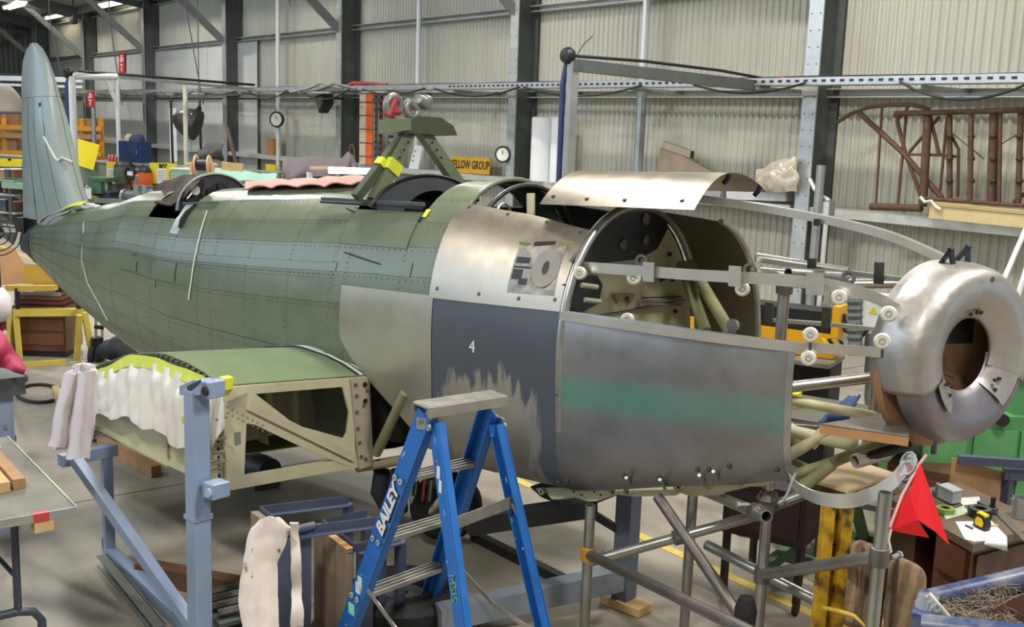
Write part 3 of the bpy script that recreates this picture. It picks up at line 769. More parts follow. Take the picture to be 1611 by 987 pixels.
tow(MB().prism([sec(p.x,th_at(p.x,p.z),.019) for p in q],V(0,.002,.001))).build('photo_flap', PB, ph)
# lower cowl panel
CT = lambda s: interp([(.5,.075),(1.6,.105)],s); CB = lambda s: interp([(.45,-.485),(.8,-.57),(1.6,-.755)],s)
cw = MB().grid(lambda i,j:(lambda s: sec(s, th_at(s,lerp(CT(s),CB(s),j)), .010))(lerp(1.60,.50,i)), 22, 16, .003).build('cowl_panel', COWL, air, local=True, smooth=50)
MB().grid(lambda i,j:(lambda s: sec(s, th_at(s,lerp(CT(s),CB(s),j)), .008))(lerp(.52,.47,i)), 2, 12, .004).build('panel_edge', ALUT, air, local=True, smooth=50)
for x,y in ((985,745),(1040,748),(1100,735),(1118,735),(1150,730),(895,752),(882,755),(810,745),(1225,735),(880,620)):
    q = pix(x,y,.58); MB().lathe([(.001,.014),(.009,.012),(.013,0)],sec(q.x,th_at(q.x,q.z),.010),V(0,1,0),8).build('fastener', rv, cw, local=True)
for (xa,ya,xb,yb) in ((1107,575,1112,640),(970,645,978,725),(1112,640,1115,720),(1032,728,1040,748),(1143,700,1152,740)):
    A,B = pix(xa,ya,.58),pix(xb,yb,.58); MB().tube([sec(A.x,th_at(A.x,A.z),.0105),sec(B.x,th_at(B.x,B.z),.0105)],.0018,4).build('scribe_line', BLACK, cw, local=True)
# raised top sheet
def lidf(i,j):
    s = lerp(1.95,1.08,i); u = lerp(.37,-.42,j); w = .735-(1.15 if u>0 else .55)*u*u; return V(s-.10*(u+.1),u,w)
t_l, col_l, a_l, b_l = alu_panel('top_sheet_aluminium','8F877B','7D766B',.34); t_l.l(col_l, t_l.b.inputs['Base Color'])
lid = MB().grid(lidf, 10, 20, .003).build('top_sheet', t_l.m, air, local=True, smooth=50)
for i,j in ((.06,.06),(.3,.05),(.55,.05),(.9,.06)): MB().lathe([(.001,.006),(.009,.005),(.011,0)],lidf(i,j)+V(0,0,.001),V(0,.6,.8),8).build('fastener', rv, lid, local=True)
for j in (.45,.9):
    p = lidf(1.0,j); MB().tube([p+V(0,0,-.005),p+V(.01,0,-.03),p+V(.03,0,-.05)],.012,6).build('clip', BLACK, lid, local=True)
# front cockpit hoop
HP = [(2.40,y,z) for y,z in [( .46*math.cos(a),.30+.385*math.sin(a)) for a in [math.pi*k/20 for k in range(2,19)]]]
MB().tube(HP,.014,8).build('windscreen_hoop', GRN, air, local=True, smooth=60)
MB().tube([(p[0]-.10,p[1]*.94,p[2]-.03) for p in HP],.014,8).build('cockpit_rim', mat('rim_dark','2B2D2A',.4), air, local=True, smooth=60)
MB().tube([(2.1,.2,.3),(2.12,.18,.62)],.022,8).build('seat_post', CREAM, air, local=True, smooth=60)
MB().tube([(2.2,.30+.05*math.cos(a),.52+.05*math.sin(a)) for a in [math.pi*k/8 for k in range(9)]],.008,6).build('handle', ALU, air, local=True)
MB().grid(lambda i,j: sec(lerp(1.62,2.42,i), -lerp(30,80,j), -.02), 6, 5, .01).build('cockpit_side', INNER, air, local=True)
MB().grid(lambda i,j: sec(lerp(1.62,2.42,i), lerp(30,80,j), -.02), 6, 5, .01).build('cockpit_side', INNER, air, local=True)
# ---- firewall and engine bay
fw = MB().prism([sec(1.62,th,-.025) for th in range(-180,180,6)],(.012,0,0)).build('firewall', mat('firewall_cream','B5B08E',.5,0,.08,3), air, local=True)
MB().tube([sec(1.585,th,.0) for th in range(-178,100,4)],.024,8).build('firewall_frame', ALUT, air, local=True, smooth=60)
def ps(pts, s): return [loc(x,y,s=s) for x,y in pts]
MB().prism(ps([(900,412),(935,365),(985,333),(1052,335),(1050,362),(1034,392),(1005,408),(950,414)],1.59),(.02,0,0)).build('oil_tank', mat('tank_black','1B1B1A',.45), fw, local=True)
MB().prism(ps([(893,448),(905,437),(940,434),(948,448),(942,478),(915,492),(893,492)],1.585),(.03,0,0)).build('accessory_box', BLACK, fw, local=True)
for (x,y,r) in ((1015,345,.03),(1015,378,.025),(980,385,.025)): MB().disc(loc(x,y,s=1.588),(-1,0,0),r,.008,14).build('port', mat('port_grey','5C574D',.5), fw, local=True)
for (x,y) in ((940,452),(945,475)): MB().tube([loc(x-25,y-3,s=1.5),loc(x,y,s=1.47)],.012,8).build('hose_stub', mat('stub_grey','8A8878',.5), fw, local=True)
MB().prism(ps([(967,462),(1001,462),(992,478),(990,466),(977,466),(972,478)],1.59),(.02,0,0)).build('bracket', mat('bracket_olive','6E6A4C',.6), fw, local=True)
for y in (474,480): MB().tube([loc(1008,y,s=1.585),loc(1072,y-1,s=1.585)],.007,6).build('control_rod', mat('rod_grey','8E8C80',.4,.4), fw, local=True)
MB().beam(loc(1010,469,s=1.59),loc(1072,467,s=1.59),.006,.006).build('control_rod', BLACK, fw, local=True)
for p in ((1053,400),(1062,490),(1040,440),(1057,440),(1046,437)): MB().disc(loc(*p,s=1.605),(-1,0,0),.012,.008,10).build('hole', BLACK, fw, local=True)
# far side skin and its front frame
MB().grid(lambda i,j: sec(lerp(1.22,1.60,i), -lerp(18,96,j), 0), 5, 14, .003).build('far_panel', mat('inner_sheet','6E675A',.45,.5,.1,4), air, local=True, smooth=50)
MB().tube([sec(1.21,-th,-.005) for th in range(14,100,4)],.017,8).build('frame_arch', ALUT, air, local=True, smooth=60)
MB().beam(sec(1.21,-100,-.01),sec(1.18,-135,-.02),.03,.02).build('frame_arch', ALUT, air, local=True)
# tubes of the mount
def tb(pts, r, m_=CREAM, name='mount_tube', par=air):
    return MB().tube([loc(x,y,u=u) for x,y,u in pts], r, 12).build(name, m_, par, local=True, smooth=60)
OLV = mat('olive_primer','8C8B68',.5,0,.08,6)
tb([(1072,415,-.35),(1110,520,-.2)],.03,OLV); tb([(1085,415,-.35),(1150,525,-.1)],.03,OLV)
tb([(1212,624,.33),(1378,656,.05)],.022); tb([(1212,668,.36),(1250,680,.32),(1348,702,.2)],.028)
tb([(1220,640,.2),(1262,708,.2)],.022); tb([(1232,722,.34),(1262,704,.32),(1300,678,.26)],.026); tb([(1215,652,.1),(1285,702,.1)],.02)
tb([(1236,752,.38),(1310,728,.3),(1395,692,.2)],.024,OLV); tb([(1238,722,.3),(1290,745,.3)],.016,OLV); tb([(1265,765,.4),(1310,730,.35)],.026,OLV)
tb([(1110,618,-.2),(1230,668,-.1),(1290,672,-.1)],.015,ALUT)
MB().disc(loc(1155,512,u=.3),(0,1,0),.028,.02,14).build('ball_fitting', ALUT, air, local=True)
# belly fittings under the cowl
def bx(pts, u, th, m_, name):
    return MB().prism([loc(x,y,u=u) for x,y in pts],(0,-th,0)).build(name,m_,air,local=True)
bx([(833,766),(932,764),(938,784),(925,798),(885,796),(852,783)],.40,.25,BLACK,'belly_fairing')
bx([(893,767),(968,766),(965,780),(938,789),(905,790),(880,784)],.44,.04,CREAM,'belly_bracket')
bx([(842,769),(890,768),(884,786),(868,786),(860,776),(848,775)],.43,.03,CREAM,'belly_bracket')
for x_,y_ in ((920,771),(935,774),(915,779),(945,779),(903,774)): MB().disc(loc(x_,y_,u=.442),(0,1,0),.005,.004,6).build('rivet', BLACK, air, local=True)
bx([(955,773),(1070,770),(1062,780),(1000,782),(965,778)],.44,.05,CREAM,'belly_bracket')
bx([(1065,764),(1180,752),(1210,745),(1205,760),(1130,778),(1090,782),(1070,776)],.44,.05,CREAM,'belly_bracket')
bx([(1150,755),(1235,742),(1240,752),(1200,766),(1160,766)],.40,.05,CREAM,'belly_bracket')
for x,y,r in ((853,773,.018),(966,774,.02),(988,774,.02),(1068,765,.024),(1115,760,.028),(1165,758,.02)):
    MB().disc(loc(x,y,u=.452),(0,1,0),r*.55,.004,10).build('lug_hole', BLACK, air, local=True); MB().lathe([(r*.45,.012),(r,.010),(r,0)],loc(x,y,u=.445),(0,1,0),12).build('lug', mat('lug_grey','A7A284',.4,.2), air, local=True)
for x,y in ((1100,748),(1122,742),(985,752),(1038,755)): MB().tube([loc(x,y,u=.6),loc(x+8,y+14,u=.5)],.008,6).build('pin', STEEL, air, local=True)
# cowl rails
RAIL = mat('rail_aluminium','D2D0CB',.3,.8,.06,6)
def rail(pts, h, th=.006, name='cowl_rail', up=(0,0,1)):
    P = [loc(x,y,u=u) if s is None else loc(x,y,s=s) for x,y,u,s in pts]
    # smooth through the points
    Q = []
    for k in range(len(P)-1):
        p0, p1, p2, p3 = P[max(k-1,0)],P[k],P[k+1],P[min(k+2,len(P)-1)]
        for q in range(8):
            t_ = q/8; Q.append(.5*((2*p1)+(p2-p0)*t_+(2*p0-5*p1+4*p2-p3)*t_*t_+(3*p1-p0-3*p2+p3)*t_**3))
    Q.append(P[-1]); up = Vector(up)
    mb = MB().grid(lambda i,j: Q[round(i*(len(Q)-1))]+up*(h*(j-.5)), len(Q)-1, 1, th)
    return mb.build(name, RAIL, air, local=True, smooth=60)
r1 = rail([(918,420,.45,None),(1080,432,.45,None),(1230,441,.43,None),(1320,452,.40,None),(1380,470,.37,None),(1420,492,.33,None)],.048)
r2 = rail([(880,497,.60,None),(1050,522,.585,None),(1215,543,.52,None),(1300,549,.46,None),(1402,556,.38,None)],.040)
r3 = rail([(1085,312,.0,None),(1180,325,.0,None),(1300,347,.0,None),(1400,373,.0,None),(1490,412,.0,None)],.035,.05)
rail([(1205,504,-.40,None),(1300,511,-.40,None),(1402,521,-.30,None)],.018,.03)
rail([(1190,408,-.50,None),(1300,425,-.48,None),(1440,443,-.36,None)],.022,.03)
DSC = mat('fastener_disc','D3D0C4',.4,.3,.06,10)
def boss(x,y,u,r,par,dark=False):
    p = loc(x,y,u=u)
    d = MB().lathe([(.001,.012),(r*.8,.012),(r,.006),(r,-.02)],p,(-.5,1,.15),18).build('fastener_boss', BLACK if dark else DSC, par, local=True, smooth=30)
    MB().lathe([(r*.25,.014),(r*.42,.014)],p,(-.5,1,.15),14).build('boss_ring', STEEL if dark else mat('boss_line','8D8A80',.5), d, local=True)
for x,y,par in ((997,438,r1),(1168,455,r1),(1320,468,r1),(1398,494,r1)): boss(x,y,.43,.031,par)
for x,y,par in ((987,503,r2),(1275,527,r2),(1272,564,r2),(1388,537,r2),(893,492,r2),(912,430,r1)): boss(x,y,.50,.031,par)
for x,y in ((1010,411),(1180,425),(1335,437),(921,404)):
    p = loc(x,y,u=.36); MB().lathe([(.016,-.02),(.028,-.02),(.028,.02),(.016,.02)],p,(-.4,1,.3),14,close=True).build('grommet', mat('grommet_dark','3E3F42',.5), r1, local=True, smooth=30)
for x,y,w_ in ((1020,428,.07),(1156,435,.07),(1282,447,.09)):
    p = loc(x,y,u=.470); MB().box(p,(w_*.8,.006,.085)).build('joint_plate', RAIL, r1, local=True)
for x,y in ((1275,545),(1388,553)):
    p = loc(x,y,u=.485); MB().box(p,(.004,.02,.05)).build('joint_line', DKSTEEL, r2, local=True)
for x,y,u in ((1277,423,-.45),(1383,430,-.40),(1210,492,-.4),(1300,500,-.4)):
    p = loc(x,y,u=u); MB().box(p,(.045,.01,.10)).build('hanging_tab', mat('tab_dark','3A3B35',.5), air, local=True)
MB().box(loc(1285,350,u=.02),(.02,.02,.03)).build('rail_clip', BLACK, r3, local=True)
# ---- nose cowl ring on its cardboard former
phi = R_(-6); FX = V(math.cos(phi),math.sin(phi),.03).normalized()
RC = at(1515,558,D=4.28)
ring = thing('nose_cowl_ring','beaten aluminium nose cowl ring with round opening, clamped on a cardboard disc','cowl ring',RC-V(0,0,.4))
prof = [(.364,-.15),(.367,-.09),(.366,-.03),(.354,.03),(.332,.065),(.295,.080),(.25,.076),(.21,.058),(.175,.036),(.152,.02),(.146,.008)]
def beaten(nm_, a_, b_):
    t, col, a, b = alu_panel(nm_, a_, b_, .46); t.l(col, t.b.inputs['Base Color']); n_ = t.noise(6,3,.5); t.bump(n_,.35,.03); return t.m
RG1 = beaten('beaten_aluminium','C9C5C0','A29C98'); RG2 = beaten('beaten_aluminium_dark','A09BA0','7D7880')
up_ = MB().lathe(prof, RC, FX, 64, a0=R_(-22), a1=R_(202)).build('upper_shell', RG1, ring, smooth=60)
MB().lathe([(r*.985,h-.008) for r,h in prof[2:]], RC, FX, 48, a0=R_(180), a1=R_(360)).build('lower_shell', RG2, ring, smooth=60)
sx, sy = frame(FX)
for o in (up_,): so = o.modifiers.new('thickness','SOLIDIFY'); so.thickness = .004
def lobe(a0, a1):  # tongues of the upper shell that hug the opening
    return MB().lathe([(.262,.084),(.22,.069),(.19,.049),(.160,.026),(.149,.014)], RC, FX, 10, a0=R_(a0), a1=R_(a1)).build('upper_tongue', RG1, ring, smooth=60)
lobe(-52,-20); lobe(200,232)
cd = MB().lathe([(.001,-.14),(.358,-.14),(.363,-.125),(.363,-.095),(.001,-.09)], RC-sy*.03, FX, 48).build('cardboard_disc', CARD, ring, smooth=30)
MB().lathe([(.359,-.23),(.363,-.13)], RC-sy*.03, FX, 40, a0=R_(178), a1=R_(300)).build('cardboard_band', mat('cardboard_band','B08A63',.8,0,.06,4), ring, smooth=30)
MB().prism([RC+FX*-.085+sx*x+sy*y for x,y in ((-.17,.02),(.17,.04),(.17,.3),(-.17,.3))],FX*.004).build('dark_lining', BLACK, ring)
PEN = mat('pen_line','4A3325',.7)
MB().tube([RC+FX*-.092+sx*(.03+.045*math.cos(a))+sy*(-.06+.065*math.sin(a)) for a in [2*math.pi*k/18 for k in range(19)]],.003,4).build('pen_mark', PEN, ring)
for k in range(3): MB().tube([RC+FX*-.092+sx*(-.1+.02*k)+sy*(-.10-.02*k), RC+FX*-.092+sx*(.10)+sy*(-.03-.03*k)],.002,4).build('pen_mark', PEN, ring)
def rp(a, r, h): return RC+FX*h+(sx*math.cos(a)+sy*math.sin(a))*r
for a in (78,90,98): MB().disc(rp(R_(a),.175,.045),FX+ (sy*-.4),.009,.006,8).build('rivet', BLACK, ring)
MB().disc(rp(R_(90),.31,.10),FX,.012,.004,8).build('rivet', mat('scorch','4A4548',.5), ring)
for a,r in ((-38,.17),(-44,.2),(-30,.19),(218,.17),(226,.2),(212,.19)): MB().disc(rp(R_(a),r,.052),FX,.007,.012,8).build('rivet', BLACK, ring)
for a in (94,80):
    p = rp(R_(a),.358,-.06); q = rp(R_(a),.43,-.04)
    cl = MB().beam(p+FX*.03,q,.022,.012,up=FX).build('clamp', BLACK, ring); MB().beam(p-FX*.03,q+FX*.01,.022,.012,up=FX).build('clamp_jaw', BLACK, cl)
MB().tube([RC-sy*.37-FX*.1, RC-sy*.43-FX*.1],.012,8).build('hook', DKSTEEL, ring)
# ---- wing stub (part of the aircraft)
SP = 2.91; UO, UI = 1.53, .60
def foil_top(s): return interp([(2.91,-.285),(3.05,-.24),(3.2,-.21),(3.42,-.19),(3.7,-.225),(4.0,-.31),(4.2,-.385),(4.6,-.54)],s)
def foil_bot(s): return interp([(2.91,-.80),(3.3,-.79),(3.7,-.755),(4.1,-.71),(4.6,-.62)],s)
WGR = mat('wing_green','6C7D5A',.32,0,.12,2.2,spec=.6)
def wtop(i,j):
    s = lerp(SP,4.55,i); u = lerp(UO,UI-.14,j); return V(s,u,foil_top(s)-.085*(UO-u)/.9)
wt = MB().grid(wtop, 24, 8, .006).build('wing_skin', WGR, air, local=True, smooth=50)
for j in (.35,.7): MB().grid(lambda i,k: wtop(lerp(.02,.9,i), j+k*.012)+V(0,0,.002), 24, 1, .002).build('wing_seam', mat('wing_seam','6D8460',.4), wt, local=True, smooth=50)
mb = MB()
for j in (.02,.33,.37,.68,.72,.9,.93):
    for k in range(46):
        p = wtop(.01+k*.018, j); o = len(mb.v); r = .004
        mb.v += [p+V(r,0,0),p+V(0,r,0),p+V(-r,0,0),p+V(0,-r,0),p+V(0,0,r)]; mb.f += [(o,o+1,o+4),(o+1,o+2,o+4),(o+2,o+3,o+4),(o+3,o,o+4)]
mb.build('rivet_rows', mat('rivet_pale','9FB08E',.4), wt, local=True, kind='stuff')
# fillet lines where the wing meets the body
for k,(du,m_) in enumerate(((0,WHITE),(.03,WHITE),(.015,BLACK))):
    MB().tube([wtop(i/20*.82, .86-.03*k+.20*math.sin(i/20*2.2)*0)+V(0,du*.2,.008) for i in range(21)],.006,5).build('fillet_strip', m_, wt, local=True, smooth=60)
MB().grid(lambda i,j:(lambda s: V(s,UO-.02,lerp(foil_bot(s),foil_top(s),j)))(lerp(SP+.03,4.5,i)), 16, 6, .006).build('end_rib', CREAM, air, local=True)
mb = MB()
for k in range(30):
    s = lerp(SP+.02,4.3,k/29); p = V(s,UO,foil_top(s)-.012); q = V(lerp(SP+.02,4.3,(k+.5)/29),UO,foil_top(lerp(SP+.02,4.3,(k+.5)/29))-.012)
    mb.beam(p,q,.03,.02)
mb.build('toothed_flange', mat('flange_dark','4A4A3E',.5), air, local=True)
MB().grid(lambda i,j:(lambda s: V(s,lerp(UO,UI,j),foil_bot(s)-.07*j))(lerp(3.42,4.55,i)), 12, 2, .006).build('wing_underside', mat('underside_cream','B9B68C',.5,0,.06,3), air, local=True)
# front spar truss
SCR = mat('spar_cream','BFB89C',.5,0,.08,6)
def sq(u,w,ds=0): return V(SP-ds,u,w)
def wtp(u): return -.29-.085*(UO-u)/.9
def wbt(u): return -.80-.07*(UO-u)/.93
sp = MB().beam(sq(UO,wtp(UO)-.02),sq(UI,wtp(UI)-.02),.03,.045).build('spar_cap', SCR, air, local=True)
MB().beam(sq(UO,wbt(UO)+.03),sq(UI,wbt(UI)+.03),.03,.06).build('spar_cap', SCR, air, local=True)
def pz(pts, th, m_, name, ds=.0, par=air): return MB().prism([sq(u,w,ds) for u,w in pts],(-th,0,0)).build(name,m_,par,local=True)
e = UO
o1 = pz([(e+.0,wtp(e)),(e-.14,wtp(e-.14)),(e-.10,-.78),(e+.0,-.80)],.018,SCR,'end_post')
pz([(e-.02,-.36),(e-.16,-.33),(e-.42,-.55),(e-.78,-.70),(e-.83,-.83),(e-.78,-.85),(e-.55,-.73),(e-.17,-.50),(e-.03,-.47)],.014,SCR,'diagonal_web',.004)
MB().beam(sq(e-.14,-.40,.02),sq(e-.80,-.80,.02),.02,.045).build('diagonal_cap', SCR, air, local=True)
pz([(.80,wtp(.8)-.03),(.72,wtp(.7)-.03),(.72,-.86),(.80,-.86),(.83,-.72),(.775,-.66),(.755,-.55)],.012,SCR,'corner_web',.004)
pp_ = pz([(.75,wtp(.75)),(.62,wtp(.62)),(.60,-.87),(.70,-.87)],.022,mat('post_taupe','A79E8C',.5,0,.08,6),'root_post',.006)
for u_,w_ in ((.72,-.40),(.715,-.46),(.715,-.55),(.71,-.64),(.70,-.72),(.69,-.80),(.66,-.82),(.665,-.52),(.64,-.44)):
    MB().disc(V(SP-.03,u_,w_),(-1,0,0),.009,.008,8).build('bolt', DKSTEEL, pp_, local=True)
for w_ in (-.41,-.50): MB().disc(V(SP-.03,.655,w_),(-1,0,0),.014,.004,10).build('hole', BLACK, pp_, local=True)
mb = MB()
for k in range(8):
    for q in range(2): mb.disc(V(SP-.02,e-.02-.028*k,-.385-.018*k-.03*q),(-1,0,0),.005,.003,6)
mb.build('rivet_rows', mat('rivet_olive','8E876E',.5), o1, local=True, kind='stuff')
MB().box(V(SP-.02,e-.07,-.55),(.004,.035,.06)).build('data_plate', STEEL, o1, local=True)
# ribs and rear web inside the stub
for u_ in (.95,1.22): MB().grid(lambda i,j:(lambda s: V(s,u_,lerp(foil_bot(s)+.02,foil_top(s)-.10,j)))(lerp(3.35,4.4,i)),6,3,.01).build('inner_rib', mat('inner_cream','9C957C',.6), air, local=True)
iw = MB().box((3.42,1.05,-.52),(.012,.95,.44)).build('inner_web', mat('inner_cream','9C957C',.6), air, local=True)
for u_ in (.72,.9,1.1,1.3): MB().box((3.405,u_,-.52),(.02,.035,.42)).build('stiffener', mat('stiffener_pale','BDB7A2',.5), iw, local=True)
MB().prism([(3.408,1.02+.035*math.cos(a),-.44+.09*math.sin(a)) for a in [2*math.pi*k/16 for k in range(16)]],(-.004,0,0)).build('lightening_hole', BLACK, iw, local=True)
# wheel bay gap behind the side panel
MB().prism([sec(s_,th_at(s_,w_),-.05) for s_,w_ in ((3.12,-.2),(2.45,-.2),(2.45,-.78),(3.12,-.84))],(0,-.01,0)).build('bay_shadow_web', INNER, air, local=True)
MB().tube([V(2.86,.60,-.80),V(2.60,.62,-.42)],.028,8).build('bay_strut', OLV, air, local=True, smooth=60)
MB().prism([sq(.60,-.27,.0),sq(.50,-.27,.0),sq(.50,-.42,.0),sq(.60,-.42,.0)],(-.10,0,0)).build('root_fitting', mat('graphite_panel','4A4D52',.4), air, local=True)
MB().tube([loc(562,736,u=.62),loc(645,722,u=.5)],.028,10).build('cross_tube', mat('tube_tan','A5977A',.5), air, local=True, smooth=60)
# landing wheel under the belly
wc_ = loc(702,796,u=.25); ax = V(.75,-.65,.1)
ty = MB().lathe([(.09,-.06),(.155,-.075),(.19,-.055),(.205,0),(.19,.055),(.155,.075),(.09,.06)],wc_,ax,32).build('tyre', RUBBER, air, local=True, smooth=60)
MB().lathe([(.001,-.04),(.05,-.05),(.09,-.05),(.1,.0),(.09,.05),(.05,.05),(.001,.04)],wc_,ax,24).build('wheel_hub', mat('hub_grey','8C8B83',.4,.4), ty, local=True, smooth=40)
lg = MB().tube([loc(655,735,u=.4),loc(650,790,u=.4),loc(672,812,u=.35),loc(692,788,u=.35)],.02,8).build('wheel_fork', CREAM, air, local=True, smooth=60)
for x in (658,668,678): MB().tube([loc(x,756,u=.42),loc(x-3,788,u=.42)],.008,6).build('brake_line', [mat('pin_red','A8323A',.45),ALU,BLACK][(x//10)%3], lg, local=True)
for x0 in (602,628): MB().tube([loc(x0,742,u=.5),loc(x0-4,775,u=.5),loc(x0+6,805,u=.45)],.05,10,rs=[.05,.055,.03]).build('gaiter', mat('gaiter_dark','33373E',.7), air, local=True, smooth=60)
for pts in (((580,735),(600,745),(640,742)),((648,700),(655,740),(650,780))): MB().tube([loc(x,y,u=.5) for x,y in pts],.008,6).build('hydraulic_hose', BLACK, air, local=True)
# end clips at the outer spar
for k,(x,y) in enumerate(((352,658),(352,690),(348,712),(345,725),(338,738),(350,728))):
    MB().tube([loc(x-12,y+2,u=UO+.03),loc(x+6,y-2,u=UO+.02)],.008,6).build('end_pin', mat('pin_brass','A59A78',.4,.4), air, local=True)
for k in range(8): 
    p = V(SP+.035,UO+.004,-.42-.045*k); MB().box(p,(.014,.004,.024)).build('slot', BLACK, air, local=True)
# ---- plastic sheet and masking tape on the wing end
PLAS = mat('milky_plastic','E6E2D8',.22,0,.05,3,spec=.7)
def plf(i,j):
    s = lerp(SP+.03,4.28,i); top = foil_top(s)-.045; bot = interp([(2.9,-.70),(3.05,-.62),(3.3,-.60),(3.5,-.56),(3.8,-.56),(4.0,-.60),(4.3,-.62)],s)+.02*math.sin(s*21)
    w = lerp(top,bot,j); u = UO+.03+.035*j+.013*abs(math.sin(s*9+1.6*j+2*fold((s*3,0,0),1,1)))*min(1,j*3)+.010*abs(math.sin(s*19-j*2.2+5*fold((s*2.3,1,j),1,1)))*min(1,j*4)+.006*math.sin(s*57+j*4)
    return V(s,u,w)
pl = thing('plastic_sheet','milky white plastic sheet taped over the open end of the wing stub','plastic sheet',wl(3.5,UO,-.7))
mb = MB().grid(lambda i,j: FUSE@(plf(i,j)+V(0,fold(plf(i,j),.006,14),0)), 60, 26, .002); mb.build('sheet', PLAS, pl, smooth=60)
tow(MB().grid(lambda i,j:(lambda s: V(s,UO+.02+.02*j,foil_top(s)-.012-.06*j+.012*math.sin(s*9)))(lerp(SP+.05,4.22,i)), 30, 2, .002)).build('masking_tape', mat('lime_tape','C9D24A',.6), pl)
tow(MB().prism([loc(x,y,u=UO+.06) for x,y in ((345,593),(353,597),(352,615),(345,625),(342,612))],(0,-.05,0))).build('masking_tape', TAPE, pl)
tow(MB().prism([loc(x,y,u=UO+.07) for x,y in ((286,656),(292,655),(292,664),(286,666))],(0,-.002,0))).build('masking_tape', TAPE, pl)
tow(MB().grid(lambda i,j: loc(lerp(326,350,i)+4*j,lerp(622,lerp(710,670,i),j),u=UO+.03+.02*math.sin(i*6+j*4)),8,10,.002)).build('sheet_tail', PLAS, pl, smooth=60)
# ---- blue-grey jig frame at the wing end
UJ = UO+.34
jig = thing('wing_jig','blue-grey square-tube jig frame bolted to the end of the wing stub','jig frame',V(*wl(2.98,UJ,0).xy,0))
pt = loc(309,612,u=UJ); pw = FUSE@pt; base = V(pw.x,pw.y,0)
mb = MB(); mb.beam(base,pw,.085,.075,up=ES); jp = mb.build('post', BLUEG, jig); bevel(jp,.006)
top = [FUSE@loc(x,y,u=UJ) for x,y in ((294,620),(294,606),(317,596),(326,600),(326,620))]
MB().prism([p+EU*.037 for p in top],EU*-.075).build('post_top', BLUEG, jig)
MB().prism([FUSE@loc(x,y,u=UJ+.038) for x,y in ((295,619),(295,608),(316,597),(317,601))],EU*.002).build('cut_face', mat('tube_hollow','2E3540',.5), jig)
for (x,y,w_,h_) in ((335,612,22,28),(340,770,32,26)):
    p = FUSE@loc(x,y,u=UJ-.03); g = MB().box(p,(w_/1700*4.6,.09,h_/1700*4.6),ax=(ES,EU,V(0,0,1))).build('lug', BLUEG, jig); bevel(g,.006)
    MB().disc(p+EU*.045-ES*.02,EU,.02,.012,12).build('lug_bolt', mat('bolt_blue','9FB0C6',.4) if y>700 else BLACK, g)
MB().beam(wl(2.93,UJ,-1.38)*0+V(pw.x,pw.y,.62),V(pw.x,pw.y,.60),.095,.085,up=ES).build('collar', BLUEG, jig)
g0_, g1_ = FUSE@loc(118,722,u=UJ), FUSE@loc(303,985,u=UJ)
MB().beam(g0_,g1_,.05,.05,up=EU).build('diagonal', BLUEG, jig)
e0 = FUSE@loc(110,728,u=UJ); MB().beam(e0+V(0,0,.02)-EU*.25,e0+V(0,0,.02)+EU*.05,.06,.06).build('end_rail', BLUEG, jig)
MB().beam(V(e0.x,e0.y,0)-EU*.2,e0-EU*.2,.05,.05).build('rear_post', BLUEG, jig)
MB().beam(V(pw.x,pw.y,.04),V(e0.x,e0.y,.04)-EU*.2,.06,.06).build('base_rail', BLUEG, jig)
# ================================================================== far left: benches, racking, hanging things
# --- workbench with backboard running behind the tail
BZ = 1.40
BA, BB = at(-30,243,Z=BZ), at(440,272,Z=BZ)
bd = (BB-BA); bd.z = 0; BL = bd.length; bd.normalize(); bn = V(bd.y,-bd.x,0)
if bn.dot(-BA) < 0: bn = -bn
def onb(x, y, off=0.):       # point on the backboard plane (+off towards the camera)
    r = ray(x,y); t_ = ((BA+bn*off)-CAM).dot(bn)/r.dot(bn); return CAM+r*t_
def bz_(x,z,off=0): p = onb(x,255,off); return V(p.x,p.y,z)
BOARD = mat('backboard_grey','73756B',.6,0,.06,2)
bench = thing('workbench','long green-topped workbench with grey backboard behind the aircraft tail','workbench',V(BA.x,BA.y,0)+bd*(BL/2))
BAX = (bd,bn,V(0,0,1))
def bbx(x0,x1,z0,z1,o0,o1):
    a, b = bz_(x0,0), bz_(x1,0); c = (a+b)/2+bn*((o0+o1)/2); c.z = (z0+z1)/2
    return MB().box(c,((b-a).length,abs(o1-o0),z1-z0),ax=BAX)
bbx(-30,440,.0,BZ,-.05,0).build('backboard', BOARD, bench)
bbx(-30,440,BZ-.02,BZ+.01,-.30,.02).build('top_shelf', mat('shelf_cap','8C8E84',.6), bench)
GTOP = mat('bench_green','8DAF8F',.5,0,.06,4)
bbx(50,172,.80,.92,0.01,.75).build('bench_top', GTOP, bench); bbx(180,440,.66,.74,.01,.75).build('bench_top', mat('bench_grey','6E7069',.6), bench)
for x in (56,110,165): bbx(x,x+5,0,.80,.62,.70).build('leg', DKSTEEL, bench)
for x in (190,260,330,400): bbx(x,x+5,0,.66,.62,.70).build('leg', DKSTEEL, bench)
YB = mat('notice_yellow','DEC62E',.5,0,.04,4); INK = mat('black_ink','15140F',.6)
